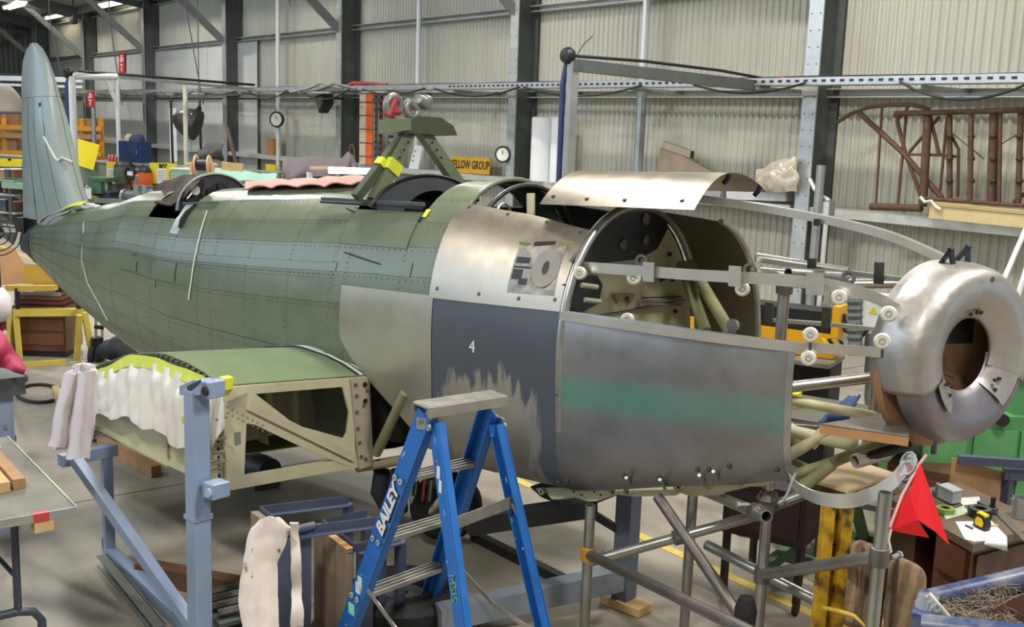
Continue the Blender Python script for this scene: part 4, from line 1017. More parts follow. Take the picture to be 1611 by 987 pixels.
def notice(x0,x1,y0,y1,lab,paper,icon):
    a,b,c,d = onb(x0,y0,.02),onb(x1,y0+1,.02),onb(x1,y1+1,.02),onb(x0,y1,.02)
    t = thing('notice_board',lab,'sign',(c+d)/2,'yellow notice boards')
    MB().prism([a,b,c,d],bn*.012).build('board', YB, t)
    ex = (b-a).normalized(); ey = (a-d).normalized(); wd_ = (b-a).length; hh = (a-d).length
    def pt(u,v,o=.014): return d+ex*(wd_*u)+ey*(hh*v)+bn*o
    text('E.G.P', hh*.22, pt(.5,.85), ex, ey, INK, t, ext=.002, bold=.01)
    if paper:
        u0,u1,v0,v1 = paper; MB().prism([pt(u0,v0),pt(u1,v0),pt(u1,v1),pt(u0,v1)],bn*.004).build('paper_notice', WHITE, t)
        for k in range(5): MB().prism([pt(u0+.03,v1-.1-.1*k,.019),pt(u1-.03,v1-.1-.1*k,.019),pt(u1-.03,v1-.13-.1*k,.019),pt(u0+.03,v1-.13-.1*k,.019)],bn*.001).build('print_line', mat('print_grey','8B857B',.5), t)
    if icon:
        c = pt(*icon); r = hh*.2
        k_ = MB().disc(c,bn,r,.004,20).build('icon_ring', INK, t); MB().disc(c+bn*.004,bn,r*.72,.003,20).build('icon_face', WHITE, k_)
        MB().box(c+bn*.009-ey*r*.05,(r*1.0,.003,r*.35),ax=(ex,bn,ey)).build('icon_mask', mat('icon_blue','223A7A',.5), k_)
notice(168,210,255,289,'yellow E.G.P notice board with dark face shield hung on its corner',(.05,.32,.02,.72),None)
notice(236,279,256,289,'yellow E.G.P notice board with white page and round goggles symbol',(.28,.62,.03,.72),(.84,.45))
notice(-4,36,249,262,'narrow yellow E.G.P notice board above the shelves at far left',None,None)
# face shields
def shield(x,y,vm,lab):
    p = onb(x,y,.12); t = thing('face_shield',lab,'face shield',p,'face shields on the backboard'); r = .20
    MB().lathe([(.001,.12),(r*.7,.09),(r,.0),(r*.95,-.06)],p+V(0,0,.12),(0,0,1),14).build('crown', BLACK, t, smooth=50)
    MB().lathe([(r*1.02,.02),(r*1.06,-.14),(r*.95,-.30)],p+V(0,0,.1),(0,0,1),14,a0=0,a1=math.pi*2).build('visor', vm, t, smooth=50)
    MB().tube([p+V(0,0,.2)+bn*.02,p+V(0,0,.34)-bn*.1],.01,5).build('strap', BLACK, t)
shield(196,272,mat('smoked_visor','55584A',.3),'dark smoked face shield hanging over the yellow notice board')
shield(224,281,mat('orange_visor','D8622A',.4),'face shield with orange visor hanging between two yellow notice boards')
p = onb(205,273,.35); t = thing('welding_mask','black goggle mask with white lens in front of the smoked shield','mask',p)
MB().lathe([(.09,-.02),(.13,-.02),(.14,.02),(.1,.03)],p,bn,16,close=True).build('rim', BLACK, t, smooth=40); MB().box(p,(.15,.02,.08),ax=BAX).build('lens', WHITE, t)
# blue cabinet and cap on the shelf
a, b = onb(187,252,-.1), onb(221,253,-.1)
t = thing('blue_cabinet','dark blue steel cabinet standing on the backboard shelf','cabinet',(a+b)/2)
c = (a+b)/2-bn*.15; c.z = BZ+.01; w_ = (b-a).length; h_ = .42
bo = MB().box(c+V(0,0,h_/2),(w_,.3,h_),ax=BAX).build('body', mat('cabinet_blue','1E3768',.4,0,.06,3), t)
MB().box(c+V(0,0,h_/2)+bn*.152+bd*.06,(w_*.68,.012,h_*.92),ax=BAX).build('door', mat('cabinet_blue_dark','182B52',.4), t)
MB().box(c+V(0,0,h_/2)+bn*.165+bd*(w_*.36),(.02,.02,.06),ax=BAX).build('door_handle', STEEL, t)
q = c+V(0,0,h_); t = thing('ear_muffs','navy ear muffs lying on the blue cabinet','ear muffs',q)
MB().lathe([(.001,.15),(.10,.13),(.15,.06),(.16,0)],q+bd*.06,(0,0,1),14).build('cup', mat('navy_cap','22304F',.6), t, smooth=50)
MB().lathe([(.001,.14),(.07,.12),(.10,.06),(.11,0)],q-bd*.13,(0,0,1),14).build('cup', mat('cap_tan','B9A58C',.6), t, smooth=50)
# red jars
for k,x in enumerate((172,177,183)):
    q = bz_(x,BZ+.01,-.12); t = thing('red_jar','small red jar %s on the backboard shelf beside the blue cabinet'%('nearest the yellow sheet','in the middle','touching')[k],'jar',q,'red jars on the shelf')
    MB().lathe([(.001,0),(.035,0),(.035,.09),(.02,.11),(.001,.11)],q,(0,0,1),10).build('body', mat('jar_red','C0474A',.4), t, smooth=40); MB().lathe([(.001,.11),(.022,.11),(.022,.13),(.001,.13)],q,(0,0,1),10).build('lid', WHITE, t)
# grinder, vice and clutter on the bench
def clutter(name,lab,cat,x,y,off,parts):
    p = onb(x,y,off); t = thing(name,lab,cat,p)
    for nm_, kind, o, sz, m_ in parts:
        q = p+bd*o[0]+bn*o[1]+V(0,0,o[2])
        if kind == 'b': g = MB().box(q,sz,ax=BAX).build(nm_,m_,t); bevel(g,.008)
        elif kind == 'c': MB().lathe([(.001,0),(sz[0],0),(sz[0],sz[1]),(.001,sz[1])],q,bd if len(sz)>2 else (0,0,1),14).build(nm_,m_,t,smooth=40)
        else: MB().tube([q,q+V(*sz)],.03,8).build(nm_,m_,t,smooth=40)
    return t
clutter('bench_grinder','dark bench grinder on the bench in front of the yellow notice boards','grinder',212,308,.45,[('base','b',(0,0,-.2),(.25,.2,.12),DKSTEEL),('motor','c',(-.16,0,-.03),(.13,.32,1),DKSTEEL),('wheel','c',(-.26,0,-.03),(.15,.06,1),STEEL),('wheel','c',(.20,0,-.03),(.15,.06,1),STEEL),('lamp','t',(.1,.1,.1),(.15,0,.3),STEEL)])
clutter('bench_vice','steel vice standing on the bench below the orange visor','vice',226,300,.5,[('base','c',(0,0,-.2),(.12,.1),DKSTEEL),('jaw','b',(-.1,0,.0),(.1,.2,.2),STEEL),('jaw','b',(.1,0,0),(.1,.2,.2),STEEL),('handle','t',(.2,.1,-.02),(.2,0,.05),STEEL)])
clutter('drill_press','green drill press standing on the bench beside the fin','drill',158,300,.5,[('head','b',(0,0,.06),(.34,.3,.22),mat('drill_green','3F6B4C',.4)),('column','c',(.15,0,-.5),(.05,.7),STEEL),('belt_cover','b',(.04,0,.22),(.46,.26,.08),mat('drill_green','3F6B4C',.4)),('base','b',(0,0,-.5),(.3,.3,.05),DKSTEEL),('spindle','c',(-.08,.05,-.2),(.04,.18),STEEL)])
clutter('yellow_can','yellow can on the bench below the drill press','can',147,318,.6,[('body','c',(0,0,-.14),(.12,.26),mat('can_yellow','B9A136',.5)),('cap','c',(0,0,.12),(.05,.05),DKSTEEL)])
clutter('charcoal_bin','charcoal plastic bin under the green bench top','bin',172,318,.35,[('body','b',(0,0,-.18),(.42,.4,.75),mat('bin_charcoal','3C3F48',.5)),('lid','b',(0,0,.21),(.46,.44,.04),mat('bin_lid','50535C',.5))])
clutter('clip_holder','white paper clip-holder on the bench front by the fin','papers',139,304,.76,[('paper','b',(0,0,.0),(.16,.01,.22),WHITE),('clip','b',(-.1,.0,.02),(.03,.02,.3),BLACK),('binder','b',(0,.01,.11),(.08,.01,.03),STEEL)])
clutter('magenta_box','small magenta packet pinned below the first yellow notice board','packet',197,298,.1,[('packet','b',(0,0,.0),(.14,.06,.08),mat('magenta','C23A8E',.5)),('card','b',(-.01,-.03,.05),(.25,.02,.2),mat('card_beige','C9BE9E',.6))])
clutter('pale_crate','pale green crate on the bench under the cable reel','crate',298,272,.6,[('body','b',(0,0,-.05),(.5,.4,.22),GTOP),('rim','b',(0,0,.07),(.54,.44,.03),WHITE)])
# --- shelving at far left
sh = thing('storage_shelf','grey steel storage shelf at far left behind the tail fin','shelf',bz_(15,0,.5))
SHM = mat('shelf_steel','B9BBB2',.5)
for y in (283,305,333,352):
    p = onb(15,y,.45); a,b = bz_(-40,0,.45), bz_(37,0,.45); c=(a+b)/2; c.z=p.z; MB().box(c,((b-a).length,.5,.035),ax=BAX).build('shelf_board', GTOP if y==283 else SHM, sh)
for x in (36.5,-38):
    for o in (.22,.68): q=bz_(x,0,o); MB().box(V(q.x,q.y,.65),(.04,.04,1.3),ax=BAX).build('upright', DKSTEEL, sh)
random.seed(11)
BC = [('7A4A33','brown'),('B9BBC0','pale grey'),('9C7A4E','tan'),('C8C9C4','white'),('48505A','slate'),('6A3B36','maroon')]
rows = [(281,(2,10,18,27)),(304,(3,14,25)),(332,(1,12,27))]
nmz = ['top','middle','bottom']
for r,(y,xs) in enumerate(rows):
    for k,x in enumerate(xs):
        cc, cn = BC[(r*3+k*2+r)%6]; p = onb(x+3,y,.5); w_ = random.uniform(.10,.16); h_ = random.uniform(.10,.22)
        t = thing('parts_box','%s parts box, number %s from the left on the %s shelf at far left'%(cn,('one','two','three','four')[k],nmz[r]),'box',p,'parts boxes on the shelf')
        MB().box(p+V(0,0,.018+h_/2),(w_,.3,h_),ax=BAX).build('body', mat('box_'+cn.replace(' ','_'),cc,.6), t); MB().box(p+V(0,0,.025+h_),(w_+.015,.315,.02),ax=BAX).build('lid', mat('box_lid','CFCFC8',.5), t)
# --- racking, dome and cartons beyond the bench
def far(x,y,D=27.): return at(x,y,D=D)
ORA = mat('racking_orange','C98A22',.5)
rk = thing('pallet_rack','orange pallet racking with beams far behind the tail fin','rack',V(*far(80,250).xy,0))
for x in (5,62,127,158): a = far(x,186); MB().beam(a,V(a.x,a.y,0),.12,.10).build('upright', ORA, rk)
for y in (200,213,240): MB().beam(far(-10,y),far(160,y+3),.08,.12).build('beam', ORA if y!=213 else WOOD, rk)
MB().beam(far(140,228),far(160,207),.05,.05).build('brace', mat('brace_rust','8B4A24',.6), rk)
t_ = [('cardboard carton on the racking left of the fin',(-8,34),(214,238)),('long cardboard carton on top of the racking right of the fin',(98,157),(187,215)),('cardboard carton on the lower racking right of the fin',(100,156),(219,240)),('wide carton above the orange beam at far left',(-8,36),(180,198))]
for lab,(x0,x1),(y0,y1) in t_:
    a,b = far(x0,y1,27.4),far(x1,y1,27.4); hgt = (far(x0,y0,27.4)-a).length; c = (a+b)/2
    t = thing('carton',lab,'box',c,'cartons on the racking'); dd=(b-a).normalized(); nn=V(dd.y,-dd.x,0)
    MB().box(c+V(0,0,hgt/2),((b-a).length,.5,hgt),ax=(dd,dd.cross(V(0,0,1)).normalized(),V(0,0,1))).build('body', CARD if '187' not in str(y0) else CARD, t)
    MB().box(c+V(0,0,hgt/2)+ray(x0,y0)*-.26*0+dd.cross(V(0,0,1)).normalized()*.252,(.08,.004,hgt),ax=(dd,dd.cross(V(0,0,1)).normalized(),V(0,0,1))).build('tape_strip', mat('tape_tan','B08C5E',.4), t)
p = far(0,178,30); t = thing('canvas_dome','large beige canvas-covered dome at far left behind the fin','covered machine',p)
CAN = mat('beige_canvas','C9C2AE',.8,0,.05,3)
MB().lathe([(.62,0),(.60,.25),(.52,.50),(.36,.70),(.18,.80),(.001,.83)],p,(0,0,1),24).build('cover', CAN, t, smooth=60)
MB().lathe([(.63,.0),(.65,.02),(.65,.05),(.63,.06)],p,(0,0,1),24,close=True).build('hem', mat('hem_purple','8D8392',.7), t)
p2 = p-V(0,0,p.z); MB().lathe([(.55,0),(.55,p.z)],p2,(0,0,1),20).build('drum', mat('drum_tan','8E7654',.7), t)
# --- yellow sheet hanging on the pipe frame
YS = mat('yellow_sheet','EBD313',.5,0,.03,3)
mb = MB(); P = [at(x,y,D=21.5) for x,y in ((106,214),(118,217),(157,228),(147,268),(119,259),(106,258))]
t = tag(MB().prism(P,ray(120,240)*.01).build('yellow_sheet', YS),'bright yellow plastic sheet hanging between the pipe frame legs beside the fin','sheet')
# --- red signs
def rsign(x0,x1,y0,y1,D,lab):
    a,b,c,d = at(x0,y0,Y=D),at(x1,y0,Y=D),at(x1,y1,Y=D),at(x0,y1,Y=D); t = thing('fire_sign',lab,'sign',(c+d)/2,'red fire signs')
    n = V(0,-1,0); MB().prism([a,b,c,d],n*.02).build('panel', mat('sign_red','CB2F33',.5), t)
    ex=(b-a); ey=(a-d)
    for (u0,u1,v0,v1) in ((.35,.62,.55,.92),(.2,.45,.55,.7),(.55,.8,.6,.8),(.25,.75,.38,.46),(.4,.6,.08,.32)):
        MB().prism([d+ex*u+ey*v+n*.022 for u,v in ((u0,v0),(u1,v0),(u1,v1),(u0,v1))],n*.003).build('symbol', WHITE, t)
rsign(188,197,84,115,10.85,'small red fire sign high on the far lining boards')
rsign(138,149,144,168,7.47,'red fire sign hanging on the thin pole beside the tail fin')
# --- hanging spinner cone
p = at(300,194,D=24.); ax_ = (at(268,184,D=24.)-at(305,198,D=24.)).normalized()
t = thing('propeller_spinner','dark propeller spinner cone hanging on ropes from the roof','spinner',p)
MB().lathe([(.34,-.16),(.345,-.05),(.31,.10),(.235,.25),(.13,.37),(.05,.42),(.001,.43)],p,ax_,28).build('cone', mat('spinner_dark','3A3733',.35,0,.12,4), t, smooth=60)
MB().lathe([(.001,-.16),(.34,-.16)],p,ax_,28).build('back_plate', BLACK, t)
x_,y_ = frame(ax_)
MB().tube([p-ax_*.08+y_*.34+x_*(.1*math.cos(a))+y_*(.07*math.sin(a)) for a in [math.pi*k/8 for k in range(9)]],.03,6).build('lifting_eye', BLACK, t)
for k in range(2): MB().disc(p-ax_*(.02-.0*k)-x_*(.2)+y_*(.22-.4*k)-ray(300,194).normalized()*.18,-ray(300,194),.02,.01,8).build('rivet', WHITE, t)
tp = p-ax_*.08+y_*.38
MB().tube([tp,V(tp.x,tp.y,rz(tp.y)-.02)],.012,5).build('rope', DKSTEEL, t)
q = p-ax_*.10-y_*.34; MB().box(q-V(0,0,.16),(.12,.02,.24)).build('tag', mat('tag_teal','8FB5B5',.5), t)
for k,(x0,y0,x1,y1,lab) in enumerate(((172,25,192,165,'slack rope hanging from the roof near the red wall sign'),(293,15,320,165,'thin rope hanging from the roof right of the spinner'),(455,0,482,140,'thin rope hanging from the roof above the dial'),(78,30,95,110,'thin cable running down the far wall behind the fin top'))):
    a,b = at(x0,y0,D=24),at(x1,y1,D=24); tag(MB().tube([V(a.x,a.y,rz(a.y)-.005),a,a.lerp(b,.5)+V(0,0,-.02),b],.014,5).build('hanging_rope', DKSTEEL),lab,'rope')
# white board and straps near spinner
a,b,c,d = [at(x,y,D=26) for x,y in ((266,170),(277,170),(279,255),(268,255))]; 
tag(MB().prism([a,b,c,d],ray(270,200)*.03).build('white_board', WHITE),'narrow white board leaning at the wall left of the spinner','board')
for x,lab in ((269,'black strap hanging left of the spinner'),(314,'black strap hanging right of the spinner')):
    tag(MB().tube([at(x,155,D=25),at(x+1,200,D=25),at(x+3,258,D=25)],.03,6).build('strap', CAB),lab,'strap')
# dark rack thing behind the reel
t = thing('folded_cover','dark crumpled cover heaped on the bench behind the cable reel','cover',at(335,250,D=21))
cloth(lambda i,j: at(lerp(312,350,i),lerp(238,232,i)+lerp(-8*math.sin(i*3.1),16,j),D=21-.2*math.sin(j*3)),16,10,.06,5,.02).build('cloth', mat('cover_grey','4C4E4A',.8), t, smooth=60)
MB().tube([at(357,200,D=21.5),at(372,258,D=21.5)],.04,6).build('pole', mat('pole_rust','6B5A4C',.6), t)
# --- cable reel on its wooden stand
D_ = 14.
c = at(318,259,D=D_); axr = (at(334,259,D=D_)-at(302,258,D=D_)).normalized()
t = thing('cable_reel','wooden cable reel with black wire on a small timber stand','cable reel',at(318,285,D=D_))
PW = mat('reel_pine','D3AE8C',.6,0,.08,8)
for s_ in (-.085,.085): MB().disc(c+axr*s_,axr,.125,.015,20).build('reel_cheek', PW, t)
MB().lathe([(.075,-.08),(.08,-.05),(.076,0),(.08,.05),(.075,.08)],c,axr,16).build('wire_winding', BLACK, t, smooth=60)
MB().tube([c-axr*.20,c+axr*.20],.016,8).build('spindle', PINE, t)
for s_ in (-.14,.14): MB().beam(c+axr*s_+V(0,0,.03),c+axr*s_-V(0,0,.22),.05,.03,up=axr).build('stand_leg', PW, t)
MB().box(c-V(0,0,.22),(.34,.18,.03),ax=(axr,axr.cross(V(0,0,1)),V(0,0,1))).build('stand_base', PW, t)
# bench carrying the reel and the cloths, behind the body
t = thing('side_table','plain grey table behind the fuselage carrying reel and cloths','table',V(*at(400,300,D=14.2).xy,0))
za = c.z-.24
for y0 in (0,): pass
a,b = at(292,284,D=14.2),at(445,290,D=13.6); a.z=b.z=za-.03; dd=(b-a).normalized(); nn=dd.cross(V(0,0,1))
MB().box((a+b)/2,((b-a).length,.7,.05),ax=(dd,nn,V(0,0,1))).build('table_top', mat('table_grey','8F918A',.6), t)
for e_ in (a,b):
    for s_ in (-.3,.3): q=e_+nn*s_; MB().beam(V(q.x,q.y,0),q,.05,.05).build('leg', DKSTEEL, t)
# teal cloth on the table
t = tag(cloth(lambda i,j: at(lerp(333,436,i),lerp(266,281,i*.6)+lerp(0,lerp(18,12,i),j),Z=lerp(za+.10,za+.03,j))+V(0,0,.01*math.sin(i*14)),30,8,.02,6,.006).build('teal_cloth', mat('teal_cloth','8DB3A2',.85,0,.06,8), smooth=60),'pale teal cloth spread on the table behind the cockpit','cloth')
tag(cloth(lambda i,j: at(lerp(390,432,i),lerp(284,290,j)+2*i,Z=za+.012),8,3,.004,6,.01).build('blue_cloth', mat('blue_cloth','3F7FA0',.8), smooth=60),'small blue cloth beneath the teal cloth','cloth')
a,b=at(350,261,D=14),at(382,264,D=14); tag(MB().beam(a,b,.06,.10).build('timber_offcut', PINE),'pale timber offcut lying on the teal cloth','timber')
# purple-grey cover over a long machine
t = thing('draped_cover','purple-grey cloth draped over a long object beyond the pylon','cloth',at(505,280,D=15))
CV = mat('purple_grey_cloth','675D63',.85,0,.06,6)
TP = [(445,255),(458,251),(485,246),(520,249),(538,250),(548,239),(556,247),(562,262)]
def cvf(i,j):
    k = i*(len(TP)-1); a_ = int(min(k,len(TP)-2)); x = lerp(TP[a_][0],TP[a_+1][0],k-a_); y = lerp(TP[a_][1],TP[a_+1][1],k-a_)
    yb = lerp(283,270,i) if i < .45 else lerp(271,268,i)
    return at(x,lerp(y,yb,j),D=15-.25*math.sin(j*1.5)-.05*math.sin(i*26+j*4)*j)
MB().grid(cvf,44,12,.01).build('cover', CV, t, smooth=60)
MB().grid(lambda i,j: at(lerp(488,545,i),lerp(262,267,j),D=14.6),2,2,.03).build('plank', PINE, t)
MB().box(at(487,278,D=14.7),(.06,.06,.12)).build('foot', WHITE, t); MB().box(at(497,276,D=14.9),(.15,.1,.12)).build('box', BLACK, t)
# pink cloth on the fuselage top
def pkf(i,j):
    xs = lerp(390,590,i); y0 = interp([(390,294),(440,285),(500,280),(520,275),(560,274),(592,277)],xs); y1 = interp([(390,314),(420,311),(455,303),(490,297),(530,290),(560,288),(592,283)],xs)
    k = sec(loc(xs,y1,u=.1).x, 12).z
    u = lerp(-.16,.20,j); s = loc(xs,lerp(y0,y1,j),u=u).x
    p = sec(s, math.copysign(1,u)*min(50,abs(u)*95), .018+.02*abs(math.sin(i*15+j*3))); return FUSE@p
tag(MB().grid(lambda i,j: pkf(i,j)+noise.noise_vector(pkf(i,j)*9)*.012,44,10,.008).build('pink_cloth', mat('pink_cloth','BE8A80',.85,0,.06,8), smooth=60),'faded pink cloth lying along the top of the fuselage behind the pylon','cloth')
# lit tube behind pylon
a,b = at(517,268,D=11.),at(592,270,D=11.); t = thing('work_light','bright white tube work light behind the pylon leg','light',(a+b)/2)
MB().tube([a,b],.034,10).build('tube', mat('work_tube','FFFFFF',.4,emit=4,var=0), t, smooth=40); MB().tube([b,b+(b-a).normalized()*.12],.045,10).build('end_cap', BLACK, t); MB().tube([b+(b-a).normalized()*.12,b+(b-a).normalized()*.2],.035,10).build('knob', WHITE, t)
MB().beam(V(((a+b)/2).x,((a+b)/2).y,0),(a+b)/2-V(0,0,.04),.03,.03).build('stand', DKSTEEL, t)
# --- brown garment over the rear cockpit
def gaf(i,j):
    xs = lerp(240,322,i); yt = interp([(240,306),(252,292),(262,285),(280,280),(300,276),(322,277)],xs); yb = interp([(240,318),(255,324),(275,322),(290,315),(300,300),(322,283)],xs)
    y = lerp(yt,yb,j); return FUSE@loc(xs,y,u=lerp(-.05,.30,j)*(1-.5*abs(i-.5))+.025*math.sin(i*20+j*6))
tag(MB().grid(lambda i,j: gaf(i,j)+noise.noise_vector(gaf(i,j)*8)*.02,24,14,.012).build('brown_jacket', mat('brown_fabric','3F3330',.9,0,.15,8), smooth=60),'dark brown garment draped over the rear cockpit edge','garment')
# ================================================================== things on the wall shelf and wall
SY = 10.72; SZ = 1.546
def wp(x,y,Y=SY): return at(x,y,Y=Y)
def snap(P):
    dz = SZ-min(p.z for p in P); return [p+V(0,0,dz) for p in P] if abs(dz) < .25 else P
# YELLOW GROUP sign
a,b,c,d = snap([wp(709,245),wp(771,248),wp(769,274),wp(709,270)])
t = thing('yellow_sign','yellow wooden sign reading YELLOW GROUP standing on the wall girt','sign',(c+d)/2)
yn = V(0,-1,0); MB().prism([a,b,c,d],V(0,.03,0)).build('board', mat('sign_ochre','C99B2B',.5,0,.06,5), t)
ex=(b-a); ey=(a-d); text('YELLOW GROUP', ey.length*.72, (a+b+c+d)/4+yn*.004, ex, (ey+(b-c)), mat('sign_ink','3A2A12',.6), t, ext=.002, bold=.004, sx=(ex.length*.92)/(ey.length*.72*7.1))
# white rolls
for k,(x0,x1) in enumerate(((843,872),(872,892))):
    a,b = V(*wp((x0+x1)/2,277,10.68).xy,SZ),wp((x0+x1)/2,186,10.68); r = (wp(x1,230,10.6)-wp(x0,230,10.6)).length/2*.9
    t = thing('paper_roll',('wide white roll standing on the wall girt left of the drop arm','narrower white roll partly behind the blue hose')[k],'roll',V(b.x,b.y,a.z),'white rolls by the wall')
    MB().lathe([(r*.3,0),(r,0),(r,b.z-a.z),(r*.85,b.z-a.z+.02),(r*.3,b.z-a.z+.01)],V(b.x,b.y,a.z),(0,0,1),22).build('roll', mat('roll_white','E4E5E6',.6,0,.02), t, smooth=50)
    MB().lathe([(r*.24,-.01),(r*.3,-.01),(r*.3,b.z-a.z+.03),(r*.24,b.z-a.z+.03)],V(b.x,b.y,a.z),(0,0,1),14,close=True).build('core', CARD, t)
# dials
def dial(x,y,r,Y,lab,zb=None):
    p = at(x,y,Y=Y); n = V(.55,-.83,0); t = thing('round_dial',lab,'dial',p,'round dials on poles')
    MB().lathe([(.001,-.05),(r,-.05),(r*1.05,0),(r,.02),(r*.82,.02)],p,n,24).build('case', BLACK, t, smooth=30); MB().disc(p+n*.008,n,r*.82,.004,24).build('face', mat('dial_face','E3E1D2',.4), t)
    MB().box(p+n*.016+V(0,0,r*.25),(.012,.004,r*.5),ax=(n.cross(V(0,0,1)),n,V(0,0,1))).build('hand', BLACK, t)
dial(435,188,.17,10.50,'cream-faced round dial on the conduit at the far left of the wall')
dial(791,243,.13,10.46,'round white dial with black rim beside the YELLOW GROUP sign')
dial(424,277,.10,9.53,'small round dial on the yellow bracket by the teal cloth'); dial(431,277,.10,9.53,'second small dial on the yellow bracket, nearer the purple cloth')
p=at(427,270,Y=9.6); tag(MB().box(p,(.5,.03,.28)).beam(V(p.x,p.y,0),p,.05,.03).build('dial_bracket', YB),'small yellow bracket behind the pair of little dials','bracket')
# tan can on ledge
p = wp(429,244,10.7); p.z = SZ; t = thing('tan_can','tan cardboard tube standing on the wall ledge under the left dial','can',p)
MB().lathe([(.001,0),(.13,0),(.13,.36),(.001,.36)],p,(0,0,1),18).build('body', mat('tan_tube','A9763F',.6), t, smooth=30); MB().lathe([(.13,.34),(.137,.34),(.137,.37),(.001,.37)],p,(0,0,1),18).build('lid', CARD, t)
# floodlight
p = at(509,162,Y=10.2); t = thing('floodlight','black floodlight clamped to the third column under the cable tray','lamp',p)
MB().prism([p+V(-.3,-.05,.12),p+V(.1,-.05,.18),p+V(.14,-.05,-.02),p+V(-.1,-.05,-.2)],(0,.2,0)).build('housing', BLACK, t); MB().prism([p+V(-.26,-.06,.08),p+V(.04,-.06,.12),p+V(.06,-.06,-.02),p+V(-.1,-.06,-.14)],(0,.008,0)).build('glass', mat('lamp_glass','5E5A4A',.2), t); MB().tube([p+V(.1,.05,.1),p+V(.6,.1,.08)],.025,6).build('arm', BLACK, t)
# orange banded strip column & perforated strip
a,b = wp(566,262,10.55),wp(588,148,10.55); a.z = SZ
t = thing('banded_panel','tall cream and orange panel standing against the wall behind the pylon','panel',V((a.x+b.x)/2,10.5,a.z))
x0,x1,z0,z1 = a.x,b.x,a.z,b.z; xm = lerp(x0,x1,.5)
MB().bbox(x0,xm,10.53,10.55,z0,z1).build('cream_board', mat('cream_board','CDBBA0',.6), t); MB().bbox(xm,x1,10.53,10.55,z0,z1).build('orange_board', mat('orange_board','E2692A',.5), t)
for k in range(5): z=lerp(z0,z1,(k+.6)/5.2); MB().bbox(x0-.02,x1+.02,10.515,10.528,z,z+.015).build('band', DKSTEEL, t)
MB().tube([V(x0-.05,10.45,z0),V(x0-.06,10.45,lerp(z0,z1,.5)),V(x0-.04,10.45,z1)],.015,5).build('cord', BLACK, t)
MB().tube([V(x0-.12+.1*math.cos(a),10.44,z0+.18+.2*math.sin(a)) for a in [2*math.pi*k/14 for k in range(15)]],.016,5).build('cord_loop', mat('cord_brown','7A5140',.6), t)
for (xa,xb,lab,m_) in ((590,595,'dark strip standing beside the orange banded panel',DKSTEEL),(597,603,'red-brown perforated strip behind the pylon',mat('strip_maroon','6B3A34',.5)),(612,622,'grey slotted strip leaning behind the pylon arm',STEEL)):
    a,b = wp(xa,262,10.55),wp(xb,150,10.55); a.z = SZ; t = thing('metal_strip',lab,'strip',V(a.x,10.55,a.z),'strips against the wall'); MB().bbox(a.x,b.x,10.53,10.55,a.z,b.z).build('strip', m_, t)
    for k in range(11): z=lerp(a.z,b.z,(k+.5)/11); MB().bbox(a.x+.02,b.x-.02,10.522,10.53,z,z+.05).build('slot', BLACK, t)
# white slotted bracket leaning, girt shelf leg
P=snap([wp(x,y,10.6) for x,y in ((643,265),(652,228),(665,230),(657,266))]); t = thing('white_plate','white drilled plate leaning on the girt behind the pylon','plate',P[0]); MB().prism(P,V(0,.03,0)).build('plate', WHITE, t)
for k in range(3): MB().disc(P[0].lerp(P[1],.3+.2*k)+V(.08,-.005,.02),(0,-1,0),.02,.004,8).build('hole', DKSTEEL, t)
# timber sheets right of the arm
for lab,pp_,m_ in (('short board with black edge leaning on the stacked ply behind the top sheet',((1043,222),(1089,238),(1088,249),(1040,232)),mat('ply_grey','B7A58F',.7)),('wrapped plywood sheet leaning on the wall behind the top sheet',((1038,232),(1060,238),(1150,290),(1030,290)),mat('ply_wrapped','A8937D',.45))):
    P=[wp(x,y,10.8 if 'wrapped' in lab else 10.74) for x,y in pp_]; t = thing('plywood_sheet',lab,'board',P[2]); MB().prism(P,V(0,.05,0)).build('sheet', m_, t)
    MB().beam(P[2],P[1] if 'short' in lab else P[1],.03,.03).build('edge', BLACK if 'short' in lab else m_, t)
# clear plastic bag
t = thing('plastic_bag','crinkled clear plastic bag of parts on the girt beside the nearest column','bag',wp(1215,292,10.5))
PB_ = mat('cloudy_bag','B5AA98',.18,0,.2,12,spec=.8)
def bgf(i,j):
    x = lerp(1188,1254,i); yt = interp([(1188,268),(1205,260),(1230,252),(1254,248)],x); y = lerp(yt,300,j); return at(x,y,Y=10.45-.12*math.sin(i*3.1)*math.sin(j*2.5))
cloth(bgf,20,12,.04,7,.01).build('bag', PB_, t, smooth=60)
# white box with roundel
P=snap([wp(x,y,10.55) for x,y in ((1143,289),(1236,290),(1236,312),(1143,309))]); t = thing('roundel_box','white model box with blue and white roundel on the wall girt','box',(P[2]+P[3])/2)
MB().prism(P,V(0,.25,0)).build('box', mat('box_white','C8C9CC',.5), t); cc=wp(1178,290,10.54); MB().disc(cc,(0,-1,0),.075,.004,24).build('roundel_ring', mat('roundel_blue','3E5EA0',.5), t); MB().disc(cc+V(0,-.004,0),(0,-1,0),.035,.004,20).build('roundel_centre', WHITE, t)
P=snap([wp(x,y,10.55) for x,y in ((1095,292),(1136,290),(1132,307),(1090,303))]); tag(MB().prism(P,V(0,.2,0)).build('grey_case', mat('case_grey','9A9A9A',.5)),'flat grey case beside the roundel box on the girt','case')
